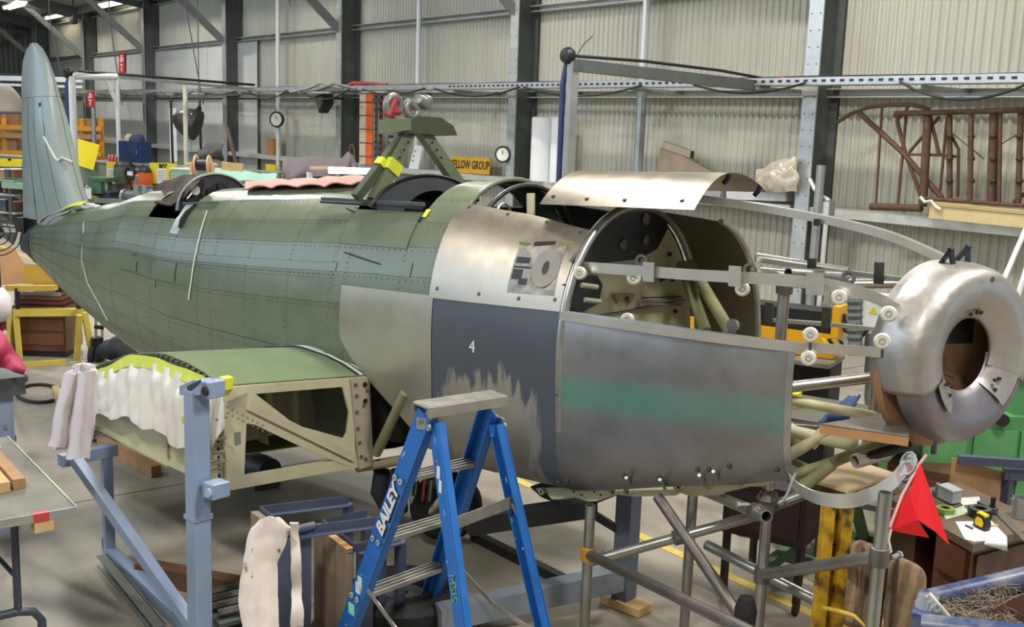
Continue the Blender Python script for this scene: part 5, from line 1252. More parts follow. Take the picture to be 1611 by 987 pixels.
# pale foam plank on the girt at right
a,b = wp(1468,330,10.3),wp(1640,347,10.3); t = thing('foam_plank','pale yellow insulation plank lying on the girt below the rusty frame','plank',(a+b)/2)
g = MB().beam(a+V(0,0,.03),b+V(0,0,.03),.14,.19).build('plank', mat('foam_yellow','C9B584',.8,0,.08,9,.3)); g.parent=None; bpy.data.objects.remove(g)
MB().beam(a+V(0,0,.0),b+V(0,0,.0),.14,.17).build('plank', mat('foam_yellow','C9B584',.8,0,.08,9,.3), t); MB().beam(a+V(0,-.08,.06),b+V(0,-.08,.06),.01,.03).build('score_line', mat('foam_dark','A89668',.8), t)
# rusty tubular airframe
rf = thing('rusty_tube_frame','rusty welded tube airframe skeleton hanging on the wall at upper right','tube frame',at(1480,330,Y=10.3))
def rt(pts, r=.022, Y=10.35, m_=RUST, dy=0):
    P=[at(x,y,Y=Y+dy) for x,y in pts]; MB().tube(P,r,7).build('tube', m_, rf, smooth=60)
rt([(1318,192),(1340,178),(1365,169),(1400,165),(1435,165),(1462,172)]); rt([(1352,178),(1420,240),(1482,312)],.03); rt([(1388,168),(1378,322)],.014); rt([(1427,167),(1413,322)],.016)
rt([(1411,188),(1424,240),(1450,312)],.022); rt([(1478,184),(1430,240)],.018); rt([(1460,180),(1452,325)],.045,10.3); rt([(1408,179),(1611,173)],.03,10.25); rt([(1408,180),(1412,188),(1420,180)],.02)
rt([(1425,243),(1478,244),(1510,247)],.014); rt([(1494,180),(1494,314)],.03,10.3); rt([(1490,184),(1479,300)],.016); rt([(1528,178),(1526,316)],.028,10.25); rt([(1565,178),(1560,320)],.05,10.3); rt([(1574,178),(1572,320)],.02,10.25)
rt([(1606,178),(1602,320)],.03,10.3); rt([(1463,183),(1478,245)],.02); rt([(1490,200),(1508,235),(1507,310)],.016); rt([(1595,318),(1625,295)],.02); rt([(1370,325),(1450,328)],.04,10.25); rt([(1450,312),(1611,324)],.02,10.25)
rt([(1498,210),(1548,250)],.006); rt([(1570,230),(1611,205)],.006)
for x in (1494,1528,1562,1604):
    for y in (215,250,285): MB().lathe([(.03,-.02),(.04,0),(.03,.02)],at(x,y,Y=10.26),(0,0,1),8).build('ferrule', mat('ferrule_dark','3A2C24',.7), rf)
MB().tube([at(x,y,Y=10.2) for x,y in ((1448,310),(1455,318),(1465,316),(1472,325),(1480,330))],.018,6).build('tied_cord', mat('cord_white','D4D4C0',.7), rf)
# conduit bits right of the column
tag(MB().tube([at(x,y,Y=10.3) for x,y in ((1274,282),(1282,298),(1292,308),(1305,316))],.025,8).build('bent_pipe', PIPE, smooth=60),'bent grey pipe leaving the nearest column above the girt','pipe')
p=at(1301,330,Y=10.3); t = thing('junction_box','grey junction box at the foot of the bent pipe','junction box',p-V(0,0,.1)); MB().box(p,(.14,.1,.2)).build('box', STEEL, t); MB().box(p+V(0,-.055,0),(.12,.01,.18)).build('lid', PIPE, t); MB().tube([p-V(0,0,.1),p-V(0,0,1.2)],.03,8).build('pipe', PIPE, t)
# leaning poles upper right
for k,(x0,y0,x1,y1,lab) in enumerate(((1640,300,1575,450,'white pole leaning at the right edge behind the cowl ring'),(1625,390,1600,470,'second white pole leaning at the right edge, lower down'))):
    tag(MB().tube([at(x0,y0,D=7.5),at(x1,y1,D=7.0)],.018,8).build('leaning_pole', PIPE, smooth=60),lab,'pole')
# ================================================================== step ladder
LB = mat('ladder_blue','1F63AE',.38,0,.10,9); LALU = mat('ladder_alu','B3B0AA',.38,.75,.12,14)
A0,A1 = at(668,652,Y=2.25), at(543,990,Y=2.17); C0,C1 = at(774,646,Y=2.60), at(668,980,Y=2.72)
B0,B1 = at(682,668,Y=2.27), at(723,985,Y=2.20); D0,D1 = at(786,668,Y=2.60), at(858,985,Y=2.72)
def tofloor(a,b): t_ = a.z/(a.z-b.z); return a.lerp(b,t_)
A1,B1,C1,D1 = tofloor(A0,A1),tofloor(B0,B1),tofloor(C0,C1),tofloor(D0,D1)
lad = thing('step_ladder','blue fibreglass step ladder with white BAILEY lettering standing before the nose panels','ladder',V((A1.x+D1.x)/2,(A1.y+D1.y)/2,0))
YV = V(0,1,0)
def crail(a,b,w,sgn,name):
    mb = MB().beam(a,b,w,.008,up=YV); x,y = frame(b-a,YV); d=(b-a).normalized()
    for k in (-1,1): mb.box((a+b)/2+x*(k*(w/2-.004))+YV*(sgn*.018),(.008,.036,(b-a).length),ax=(x,YV,d))
    return mb.build(name,LB,lad)
ra = crail(A0,A1,.095,1,'front_rail'); crail(C0,C1,.095,-1,'front_rail'); rb = crail(B0,B1,.062,1,'rear_rail'); crail(D0,D1,.062,-1,'rear_rail')
def onrail(a,b,z): return a.lerp(b,(a.z-z)/(a.z-b.z))
for z in (.925,.625,.325):
    p,q = onrail(A0,A1,z),onrail(C0,C1,z); c=(p+q)/2; d=(q-p).normalized(); xx=V(d.y,-d.x,0)
    st = MB().box(c,(.088,(q-p).length-.01,.012),ax=(xx,d,V(0,0,1)))
    for k in (-.04,-.013,.013,.04): st.box(c+xx*k+V(0,0,.009),(.008,(q-p).length-.02,.008),ax=(xx,d,V(0,0,1)))
    st.box(c-xx*.042-V(0,0,.016),(.006,(q-p).length-.01,.035),ax=(xx,d,V(0,0,1))); st.build('step', LALU, lad)
    for s_ in (-.022,.022):
        r_ = p+V(s_,-.012,-s_*.1); MB().lathe([(.006,.006),(.013,.006),(.013,0)],r_,(0,-1,0),10).build('rivet_eye', mat('eyelet','D5DADD',.3,.5), ra)
        MB().disc(r_+V(0,-.001,0),(0,-1,0),.006,.002,8).build('rivet_hole', BLACK, ra)
tp_ = [at(657,640,Y=2.22),at(680,652,Y=2.21),at(785,634,Y=2.64),at(764,626,Y=2.64)]
zt_ = 1.25
c=(A0+C0)/2; 
pl_ = MB().box(V(c.x+.01,c.y,1.262),(.115,.385,.008)).box(V(c.x+.066,c.y,1.245),(.006,.385,.04)).box(V(c.x-.046,c.y,1.245),(.006,.385,.04))
for k in range(6): pl_.box(V(c.x-.036+.018*k,c.y,1.268),(.008,.375,.004))
pl_.build('platform', LALU, lad)
for a,b in ((A0,B0),(C0,D0)):
    sg = -1 if a is A0 else 1
    h_ = MB().beam(a+V(-.03,sg*.016,.02-.06),b+V(.005,sg*.016,-.0),.045,.006,up=YV).build('hinge_plate', LALU, lad)
    MB().disc(b+V(0,sg*.02,-.01),(0,sg,0),.014,.008,12).build('hinge_bolt', STEEL, h_); MB().disc(a+V(-.005,sg*.02,-.03),(0,sg,0),.01,.008,12).build('hinge_bolt', STEEL, h_)
for z in (.83,): 
    p,q = onrail(B0,B1,z),onrail(D0,D1,z); MB().beam(p,q,.05,.004,up=V(1,0,0)).build('rear_brace', LALU, lad)
    MB().beam(q+V(0,-.03,0),onrail(D0,D1,z-.14),.02,.006).build('brace_stay', LALU, lad)
p,q = onrail(B0,B1,.18),onrail(D0,D1,.18); MB().beam(p,q,.04,.004,up=V(1,0,0)).build('rear_brace', LALU, lad)
for (a,b,c,d) in ((A0,A1,B0,B1),(C0,C1,D0,D1)):
    p,q = onrail(a,b,.40),onrail(c,d,.24); m_=p.lerp(q,.5)+V(0,0,-.05); MB().beam(p,m_,.022,.004,up=YV).build('spreader_bar', LALU, lad); MB().beam(m_,q,.022,.004,up=YV).build('spreader_bar', LALU, lad)
rd_ = (A0-A1).normalized(); px_ = V(-rd_.z,0,rd_.x)
tc_ = onrail(A0,A1,.775)
text('BAILEY',.080,tc_+V(.004,-.006,-.003),rd_,px_,BLACK,lad,name='lettering_shadow',bold=.007,shear=.15,sx=1.0)
text('BAILEY',.080,tc_+V(0,-.0085,0),rd_,px_,WHITE,lad,name='lettering',bold=.003,shear=.15,sx=1.0)
dB = (B1-B0).normalized(); text('MSIS',.055,onrail(B0,B1,.62)+V(0,-.008,0),dB,V(-dB.z,0,dB.x)*-1 if 0 else V(dB.z*-1,0,dB.x),mat('paint_green','5BA35A',.6),lad,name='paint_scrawl')
for z,r in ((.40,.02),(.37,.025)): MB().box(onrail(A0,A1,z)+V(-.01,-.006,0),(.035,.003,.05)).build('worn_sticker', mat('sticker_white','C9D3D8',.5), ra)
MB().box(onrail(A0,A1,.26)+V(.0,-.006,0),(.05,.003,.05)).build('mint_sticker', mat('sticker_mint','8FD6C0',.5), ra)
for z in (1.02,.97): MB().box(onrail(B0,B1,z)+V(.0,-.006,0),(.02,.002,.05)).build('paint_scuff', WHITE, rb)
rs_ = random.Random(9)
for k in range(26):
    a_, b_, w_ = rs_.choice(((A0,A1,.08),(B0,B1,.05),(B0,B1,.05),(D0,D1,.05)))
    z_ = rs_.uniform(.12,1.15); q_ = onrail(a_,b_,z_)+V(rs_.uniform(-.5,.5)*w_,-.0055 if a_ is not D0 else -.04,0)
    MB().box(q_,(rs_.uniform(.002,.006),.002,rs_.uniform(.006,.03)),ax=((a_-b_).normalized().cross(YV),YV,(a_-b_).normalized())).build('paint_scuff', mat('scuff_pale','A9C3DA',.5), lad)
for e_ in (A1,B1,C1,D1): MB().box(e_+V(0,0,.015),(.10,.045,.03)).build('foot', RUBBER, lad)
# ================================================================== white coat on the jig
COAT = mat('white_coat','D8CFD0',.85,0,.05,5)
t = thing('work_overalls','off-white overalls with two hanging legs draped over the rear end of the jig','overalls',FUSE@loc(110,718,u=UJ+.05))
def ctf(i,j):
    xl = interp([(572,120),(585,104),(620,95),(660,84),(700,76)],lerp(572,700,j)); xr = interp([(572,140),(580,151),(620,149),(660,148),(690,144),(715,138)],lerp(572,716,j))
    x = lerp(xl,xr,i); y = lerp(lerp(578,573,i),lerp(700,718,i),j)+4*math.sin(i*9)*j
    return FUSE@loc(x,y,u=UJ+.06+.05*math.sin(i*3.14)+.022*math.sin(i*15+j*3)*(.3+j))
cloth(ctf,22,26,.006,12,.008).build('waist', COAT, t, smooth=60)
def slv(i,j):
    x = lerp(lerp(104,78,j),lerp(124,105,j),i)+1.5*math.sin(j*9); y = lerp(588,703,j); return FUSE@loc(x,y,u=UJ+.13+.04*math.sin(i*3.14))
cloth(slv,8,16,.006,12,.008).build('trouser_leg', COAT, t, smooth=60)
cloth(lambda i,j: FUSE@loc(lerp(lerp(124,106,j),lerp(149,139,j),i),lerp(584,722,j)+2*math.sin(i*6),u=UJ+.135+.04*math.sin(i*3.14)),8,12,.006,12,.008).build('trouser_leg', COAT, t, smooth=60)
cloth(lambda i,j: FUSE@loc(lerp(116,148,i),lerp(580,572+6*abs(i-.5),1-j),u=UJ+.12+.02*math.sin(i*9)),8,4,.008,14,.01).build('collar', COAT, t, smooth=60)
# ================================================================== left edge
# folding table with timber
tb_ = thing('work_table','scuffed table with metal edge at the lower left corner','table',(-5.0,.75,0))
MB().bbox(-5.62,-4.43,.25,1.18,.722,.75).build('table_top', mat('scuffed_top','6E6C64',.55,0,.35,5,.1), tb_)
for a,b,c,d in ((-5.62,-4.43,1.18,1.186),(-4.43,-4.424,.25,1.18)): MB().bbox(a,b,c,d,.718,.754).build('edge_trim', mat('trim_sage','A9B39B',.4,.3) if c>1 else STEEL, tb_)
TL = mat('leg_navy','353D4A',.45)
p = at(22,818,X=-4.55); MB().tube([V(p.x,p.y,.72),V(p.x,p.y,.30)],.016,10).build('leg', TL, tb_, smooth=60)
MB().tube([V(p.x,.35,.30),V(p.x,p.y,.30),V(p.x,p.y+.06,.285),V(p.x,p.y+.09,.24),V(p.x,p.y+.095,.0)],.018,10).build('foot_rail', TL, tb_, smooth=60)
MB().tube([V(-5.4,p.y,.72),V(-5.4,p.y,.0)],.016,10).build('leg', TL, tb_, smooth=60)
MB().tube([V(p.x,p.y,.45),V(-5.2,p.y-.2,.70)],.01,8).build('stay', TL, tb_, smooth=60)
for k,(y_,m_,lab) in enumerate(((1.02,WOOD,'brown timber batten on the table, nearer the table edge'),(.955,PINE,'pale timber batten on the table, further from the edge'))):
    t = tag(MB().bbox(-6.0 if 0 else -5.55,-4.78+.02*k,y_,y_+.05,.751,.795).build('timber_batten',m_),lab,'timber','battens on the table')
q = at(68,820,X=-4.44); tag(bevel(MB().box(V(-4.455,q.y,.695),(.06,.075,.05)).build('timber_block', PINE),.003),'short timber block with red paint under the table edge','timber')
MB().box(V(-4.44,q.y-.01,.735),(.035,.06,.035)).build('red_mark', mat('clamp_red','B5393B',.5), tb_)
tag(cloth(lambda i,j: V(lerp(-5.6,-5.4,i),lerp(.95,1.10,j),.765+.05*math.sin(i*3.1)*math.sin(j*3.1)),8,8,.012,12,.006).build('white_rag', WHITE, smooth=60),'crumpled white rag at the back of the scuffed table','rag')
# blue cabinet with slab top and pink cloth
c0 = at(40,604,Z=.86)
cb = thing('tool_cabinet','pale blue steel tool cabinet with dark slab top at the left edge','cabinet',V(c0.x-.5,c0.y-.6,0))
MB().bbox(c0.x-.9,c0.x,c0.y-1.1,c0.y,.80,.90).build('slab_top', mat('slab_grey','4C5054',.5,0,.1,5), cb)
b2 = at(22,650,X=c0.x-.05); MB().bbox(c0.x-.85,c0.x-.05,c0.y-1.1,b2.y,.0,.80).build('body', BLUEG, cb)
for z in (.62,.42,.18): MB().bbox(c0.x-.05,c0.x-.035,c0.y-1.0,b2.y-.02,z-.08,z+.09).build('drawer', BLUEG, cb)
for z in (.62,.42): MB().disc((c0.x-.034,b2.y-.05,z),(1,0,0),.012,.01,10).build('lock', STEEL, cb)
def pkc(i,j):
    x = lerp(-20,38,i); yt = interp([(-20,500),(0,522),(14,542),(28,562),(38,580)],x); y = lerp(yt,lerp(575,587,i),j)
    r = ray(x,y); return CAM+r*(6.0-.15*math.sin(j*2)+.05*math.sin(i*9+j*5))
tag(cloth(pkc,20,12,.012,8,.01).build('crimson_cloth', mat('crimson_cloth','A8385A',.7,0,.12,6), smooth=60),'crimson cloth thrown over the slab-topped cabinet at the left edge','cloth')
p = at(-8,480,D=7.2); t = thing('white_globe','pale round globe at the left edge above the crimson cloth','globe',p-V(0,0,.125))
MB().lathe([(.001,-.125),(.06,-.11),(.10,-.06),(.105,0),(.10,.06),(.06,.11),(.001,.125)],p,(0,0,1),24).build('globe', mat('globe_white','E6DEDF',.35), t, smooth=60)
MB().lathe([(.02,-.125),(.02,-.9)],p+V(-.02,0,0),(0,0,1),10).build('stem', mat('stem_red','8C2C30',.5), t); MB().disc(p+V(-.02,0,-.95),(0,0,1),.1,.03,16).build('base', BLACK, t)
MB().beam(at(6,480,D=7.3),at(6,520,D=7.3),.03,.03).build('red_bar', mat('stem_red','8C2C30',.5), t)
# fan at left edge
p = at(-6,366,D=9.2); t = thing('pedestal_fan','dark pedestal fan cut by the left edge beside the tail','fan',V(p.x,p.y,0)); n = -ray(-6,366).normalized()
for r in (.06,.11,.16,.20): x_,y_=frame(n); MB().tube([p+n*.05*(1-r*3)+x_*(r*math.cos(a))+y_*(r*math.sin(a)) for a in [2*math.pi*k/20 for k in range(21)]],.005,5).build('guard_ring', BLACK, t)
for k in range(4): a=k*math.pi/2; x_,y_=frame(n); MB().prism([p,p+x_*.17*math.cos(a)+y_*.17*math.sin(a),p+x_*.17*math.cos(a+.7)+y_*.17*math.sin(a+.7)],n*.006).build('blade', DKSTEEL, t)
MB().tube([p-n*.08,V(p.x,p.y,.04)-n*.08],.02,8).build('pole', BLACK, t); MB().disc(V(p.x,p.y,.0)-n*.08,(0,0,1),.2,.04,18).build('base', BLACK, t); MB().disc(p-n*.12,n,.06,.12,14).build('motor', BLACK, t)
# ================================================================== below the tail
TD = 10.3
tr_ = thing('yellow_trestle','low yellow timber trestle below the tail end','trestle',V(*at(80,566,Z=0).xy,0))
TY = mat('trestle_yellow','C9B24A',.6,0,.12,8)
a,b = at(22,492,D=TD),at(132,491,D=TD+.1); MB().beam(a,b,.07,.07).build('beam', TY, tr_)
for (x0,y0,x1,dz) in ((25,497,31,0),(18,494,12,.3),(125,496,121,0),(133,492,146,.3)):
    p=at(x0,y0,D=TD+dz*.2); q=at(x1,565,Z=0); MB().beam(p,q if dz==0 else V(q.x,q.y,0)-ray(80,500)*0,.05,.045).build('leg', TY, tr_)
MB().beam(at(34,574,Z=.02),at(103,569,Z=.02),.05,.04).build('foot_rail', TY, tr_)
for x in (28,124): p=at(x,486,D=TD); MB().beam(p,p+V(0,0,.20 if x<50 else .05),.04,.04).build('stub_post', BLACK, tr_)
c=at(75,530,D=TD+.35); bw=(at(117,530,D=TD+.35)-at(33,530,D=TD+.35)).length
bx_ = thing('brown_cabinet','low brown veneer cabinet standing behind the yellow trestle','cabinet',V(c.x,c.y,0)); dd=(at(117,530,D=TD)-at(33,530,D=TD)); dd.z=0; dd.normalize(); nn=dd.cross(V(0,0,1)); AXT=(dd,nn,V(0,0,1))
g = MB().box(V(c.x,c.y,.28),(bw,.4,.44),ax=AXT).build('body', BROWN, bx_); 
for z in (.18,.32,.44): MB().box(V(c.x,c.y,z)+nn*.205*(1 if nn.dot(-c)>0 else -1),(bw*.94,.012,.11),ax=AXT).build('drawer', mat('drawer_brown','6B4027',.4,0,.15,5,stretch=(.3,1,1)), bx_)
MB().box(V(c.x,c.y,.03),(bw*.95,.36,.06),ax=AXT).build('plinth', BLACK, bx_)
sg_ = 1 if nn.dot(-c)>0 else -1
for k,(z,m_,lab) in enumerate(((.53,mat('stack_maroon','5A3326',.5),'lower dark board lying on the brown cabinet'),(.575,mat('stack_brown','6E4A33',.5),'middle brown board in the stack on the cabinet'),(.615,mat('stack_grey','8A8A86',.4),'pale grey tray on top of the stacked boards'))):
    tag(MB().box(V(c.x,c.y,z),(bw*(.9-.08*k),.34,.035),ax=AXT).build('stacked_board',m_),lab,'board','boards stacked on the cabinet')
q=V(c.x,c.y,.635)+dd*.08; t = thing('black_tool_case','black open tool case on top of the stacked boards below the tail','case',q); MB().box(q+V(0,0,.04),(.30,.24,.08),ax=AXT).build('tray', BLACK, t); MB().prism([q+dd*-.12+nn*sg_*.0+V(0,0,.08),q+dd*.14+V(0,0,.08),q+dd*.12+V(0,0,.17),q+dd*-.06+V(0,0,.18)],nn*.03).build('lid', BLACK, t); MB().tube([q-dd*.2+V(0,0,.06),q-dd*.06+V(0,0,.15)],.012,6).build('handle', STEEL, t)
# tan carton and yellow saddle board
P=[at(x,y,D=10.6) for x,y in ((-15,392),(22,390),(40,418),(40,446),(-15,450))]; tag(MB().prism(P,ray(10,420)*.05).build('tan_board', mat('tan_board','C79566',.7,0,.06,4)),'tan board standing behind the tail end','board')
P=[at(x,y,D=10.4) for x,y in ((38,415),(70,418),(92,447),(38,447))]; t=thing('tail_saddle','yellow timber saddle block propping the tail end','support',P[3]); MB().prism(P,ray(50,430)*.04).build('block', mat('saddle_yellow','B9922E',.6), t); MB().beam(at(12,453,D=10.3),at(88,453,D=10.3),.10,.05).build('cross_bar', mat('saddle_ochre','C2A243',.6), t)
a=at(62,450,D=11.1); MB().beam(V(a.x,a.y,0),a,.06,.06).build('prop', mat('saddle_yellow','B9922E',.6), t)
# aluminium trolley and black bags behind the wing
p = at(156,566,Z=0); t = thing('hand_trolley','aluminium-handled hand trolley with black wheels below the tail','trolley',p)
for x in (151,161): MB().tube([at(x,566,D=TD+.2),at(x,496,D=TD+.2)],.014,8).build('handle_tube', ALU, t, smooth=60)
MB().beam(at(149,514,D=TD+.18),at(163,516,D=TD+.18),.03,.035).build('cross_grip', BLACK, t)
for x in (146,158): q=at(x,560,D=TD+.1); MB().lathe([(.05,-.02),(.09,-.02),(.095,0),(.09,.02),(.05,.02)],q,dd,18,close=True).build('wheel', RUBBER, t, smooth=40)
MB().box(at(152,545,D=TD+.15),(.10,.10,.18)).build('bracket', BLACK, t); MB().box(at(155,494,D=TD+.2),(.09,.03,.03)).build('top_grip', BLACK, t)
t = thing('black_bags','heap of black tool bags and straps on the floor behind the wing','bags',at(185,565,Z=0)); BG=mat('bag_black','202226',.7,0,.25,9)
for k,(x,y,w_,h_) in enumerate(((172,552,.16,.12),(188,548,.2,.14),(200,552,.2,.13))):
    q=at(x,y,D=TD); cloth(lambda i,j:(lambda a,b: q+dd*(w_*.6*math.cos(a)*math.sin(b))+nn*(.12*math.sin(a)*math.sin(b))+V(0,0,h_*.8*math.cos(b)))(2*math.pi*i,math.pi*j),14,10,.03,8,0).build('bag', BG, t, smooth=60)
MB().tube([at(186,520,D=TD),at(187,545,D=TD)],.02,6).build('post', BLACK, t); MB().box(at(189,527,D=TD),(.06,.05,.07)).build('camera_head', BLACK, t); MB().tube([at(190,531,D=TD),at(203,532,D=TD),at(211,538,D=TD),at(211,555,D=TD)],.012,6).build('strap', STEEL, t, smooth=60)
tag(MB().tube([at(62+36*math.cos(a)*1.0,619+14*math.sin(a),Z=.015) for a in [2*math.pi*k/28 for k in range(4,27)]],.014,7).build('floor_hose', mat('hose_black','2A2420',.6), smooth=60),'dark hose looped on the floor left of the white coat','hose')
for k,(x0,y0,x1,y1,z_,w_,m_,lab) in enumerate(((160,697,246,742,.04,.07,WOOD,'brown timber plank on the floor under the wing stub'),(95,630,88,612,.03,.06,PINE,'pale timber offcut on the floor beside the white coat'),(220,897,370,925,.05,.09,mat('timber_dark','6B4A33',.7,0,.2,8),'dark timber sleeper on the floor behind the jig diagonal'))):
    tag(MB().beam(at(x0,y0,Z=z_),at(x1,y1,Z=z_),w_,z_*2-.005).build('floor_timber',m_),lab,'timber','timbers on the floor')
for k,(x0,y0,x1,y1,lab) in enumerate(((168,880,260,992,'grey steel channel lying on the floor, lower of the pair near the jig'),(163,853,248,985,'thin dark bar lying on the floor beside the grey channel'))):
    a,b=at(x0,y0,Z=.03),at(x1,y1,Z=.03); tag((MB().channel(a,b,.05,.06,.008,side=1) if k==0 else MB().beam(a,b,.02,.05)).build('floor_channel', mat('channel_grey','7F847F',.45,.3) if k==0 else DKSTEEL),lab,'steel bar','bars on the floor')
tag(cloth(lambda i,j: at(lerp(130,182,i),lerp(672,694,j)+3*math.sin(i*9),Z=.03+.03*math.sin(i*7)*math.sin(j*5)),14,8,.02,9,.006).build('floor_rag', mat('rag_mauve','7B6E6A',.9)),'crumpled mauve rag on the floor behind the white coat','rag')
t = thing('floor_motor','small black motor with looped cables on the floor below the wing stub','motor',at(410,745,Z=0)); q=at(408,738,Z=.10)
MB().lathe([(.001,-.12),(.09,-.12),(.10,-.05),(.10,.1),(.07,.14),(.001,.14)],q,ES,16).build('body', BLACK, t, smooth=40); MB().tube([q+V(.05*math.cos(a)-.12,-.1,.0+.10*math.sin(a)) for a in [2*math.pi*k/16 for k in range(17)]],.012,6).build('cable', mat('cord_brown','7A5140',.6), t); MB().box(q+V(0,0,-.08),(.25,.18,.03)).build('base', DKSTEEL, t)
# ================================================================== timber-faced steel stands, front left
def stand(lab, a, b, c, planks, m_pl, zt, depth=.24):
    """a-b = front top edge of the timber face, c = direction of the steel top bars"""
    t = thing('timber_faced_stand',lab,'stand',V((a.x+b.x)/2,(a.y+b.y)/2,0)); d=(b-a); n_=len(range(planks)); back=c
    for k in range(planks):
        p=a.lerp(b,(k+.02)/planks); q=a.lerp(b,(k+.97)/planks); h_=zt-(.004*(k%2))
        MB().prism([V(p.x,p.y,0),V(q.x,q.y,0),V(q.x,q.y,h_),V(p.x,p.y,h_)],back*.035).build('plank', m_pl, t)
    for e_ in (a,b):
        s_=V(e_.x,e_.y,zt-.02)+back*.05; MB().angle(s_,s_+back*depth,.04,.006).build('top_angle', NAVY, t); MB().beam(V(s_.x,s_.y,0)+back*depth,s_+back*depth,.04,.04).build('leg', NAVY, t)
        MB().prism([V(s_.x,s_.y,0),V(s_.x,s_.y,zt-.01),V(s_.x,s_.y,zt-.01)+back*.09,V(s_.x,s_.y,0)+back*.09],d.normalized()*.008*(1 if e_ is b else -1)).build('side_plate', NAVY, t)
    s0,s1=V(a.x,a.y,zt-.02)+back*.045,V(b.x,b.y,zt-.02)+back*.045; MB().angle(s0,s1,.04,.006).build('top_angle', NAVY, t)
    return t
GRW = mat('grey_timber','8A7A66',.7,0,.18,9,.1,stretch=(1,1,.1)); EDG = mat('sawn_timber_edge','C38F58',.6,0,.1,8)
zt=.47; a,b=at(494,827,Z=zt),at(545,866,Z=zt); bk=(at(600,852,Z=zt)-b); bk.z=0; bk.normalize()
s1_=stand('timber-faced steel stand with three grey planks left of the ladder',a,b,bk,3,GRW,zt)
MB().prism([V(a.x,a.y,zt),V(b.x,b.y,zt),V(b.x,b.y,zt)+bk*.035,V(a.x,a.y,zt)+bk*.035],V(0,0,.004)).build('sawn_edge', EDG, s1_)
a2,b2=at(394,805,Z=.55),at(411,818,Z=.55); bk2=(at(510,793,Z=.55)-at(402,806,Z=.55)); bk2.z=0; bk2.normalize()
s2_=stand('slate blue steel stand draped with the stained towel',a2,a2+(b2-a2)*2.6,bk2,2,GRW,.55,.42)
P=[at(x,y,Z=.56) for x,y in ((462,835),(494,828))]; MB().tube([at(434,850,Z=.56),at(442,838,Z=.57),P[0],P[1]],.022,8).build('bent_tube', NAVY, s2_, smooth=60)
P=[at(434,852,Z=.55),at(464,846,Z=.55)]; MB().prism([V(P[0].x,P[0].y,0),V(P[1].x,P[1].y,0),P[1],P[0]],ray(450,850)*.02).build('leg_plate', NAVY, s2_)
def twf(i,j):
    x=lerp(interp([(815,408),(830,394),(880,386),(930,378),(990,384)],lerp(815,990,j)), interp([(815,440),(822,458),(840,448),(880,434),(990,437)],lerp(812,990,j)),i); y=lerp(lerp(822,812,math.sin(i*3.1)),995,j)
    p=at(x,y,D=4.28+.06*math.cos(j*2)-.03*math.sin(i*3.1)-.006*math.sin(i*9+j*2)); return p
TOW=NT('stained_towel'); n1_=TOW.noise(5,4); n2_=TOW.noise(14,3); c_=TOW.ramp(n1_,[(.35,srgb('C9BCAF')),(.65,srgb('DCD3CE'))]); c_=TOW.mix(TOW.ramp(n2_,[(.66,(0,0,0)),(.74,(1,1,1))]),c_,srgb('4C4644')); TOW.l(c_,TOW.b.inputs['Base Color']); TOW.b.inputs['Roughness'].default_value=.9
t = thing('stained_towel','stained white towel draped over the slate blue stand','towel',at(420,990,D=4.28))
cloth(twf,26,30,.006,14,.01).build('front_fall', TOW.m, t, smooth=60)
cloth(lambda i,j: at(lerp(458,lerp(470,478,j),i),lerp(822,985,j),D=4.40+.02*math.sin(j*12)),6,20,.008,12,.008).build('back_fall', TOW.m, t, smooth=60)
# tyre lying on floor behind ladder
c=at(632,948,Z=.06); t = thing('spare_tyre','dark tyre lying flat on the floor behind the ladder','tyre',V(c.x,c.y,0)); MB().lathe([(.12,0),(.24,-.01),(.29,.04),(.29,.10),(.24,.14),(.13,.13),(.11,.07)],V(c.x,c.y,.012),(0,0,1),32,close=True).build('tyre', RUBBER, t, smooth=50); MB().lathe([(.03,.03),(.13,.04),(.13,.09),(.03,.10)],V(c.x,c.y,.012),(0,0,1),20,close=True).build('rim', DKSTEEL, t)
tag(MB().beam(at(745,842,Z=.03),at(888,914,Z=.03),.05,.05).build('floor_rail', BLACK),'black steel rail on the floor behind the ladder','steel bar')
t = thing('floor_tray','low dark tray of scrap on the floor under the jig','tray',at(360,955,Z=0)); q=at(362,955,Z=.05); MB().box(q,(.34,.24,.02)).build('base', DKSTEEL, t)
for k in range(4): MB().tube([q+V(-.14+.08*k,-.1,.03),q+V(-.1+.08*k,.1,.05)],.02,6).build('scrap_tube', mat('scrap_grey','6D6A63',.5,.3), t)
# ================================================================== blue-grey stand and beams under the belly
bs = thing('belly_stand','slate blue steel stand with long base beam under the fuselage belly','stand',V(*at(983,940,Z=0).xy,0))
f0=at(981,940,Z=.05); hgt=.78; MB().beam(V(f0.x,f0.y,.05),V(f0.x,f0.y,hgt),.09,.09,up=ES).build('post', mat('stand_slate','5B6270',.4), bs)
b0=at(690,972,Z=.10); b1=at(968,908,Z=.14); MB().beam(b0,V(f0.x,f0.y,.16),.09,.11).build('base_beam', mat('beam_slate','79808A',.4), bs)
MB().beam(V(f0.x,f0.y,.38),V(f0.x,f0.y,.38)+(at(885,808,D=5.3)-at(968,858,D=5.3)),.035,.035).build('brace', BLACK, bs)
tag(MB().beam(at(735,826,D=5.0),at(935,797,D=5.2),.08,.085).build('black_beam', BLACK),'black padded beam carrying the fuselage belly behind the ladder','beam')
tag(bevel(MB().box(V(f0.x+.02,f0.y+.0,.026),(.24,.12,.045),rz=.2).build('timber_packer', PINE),.003),'timber packing block under the slate blue stand','timber')
tag(MB().box(at(938,920,Z=.03),(.10,.08,.05)).build('timber_packer', PINE),'small timber block on the floor beside the base beam','timber')
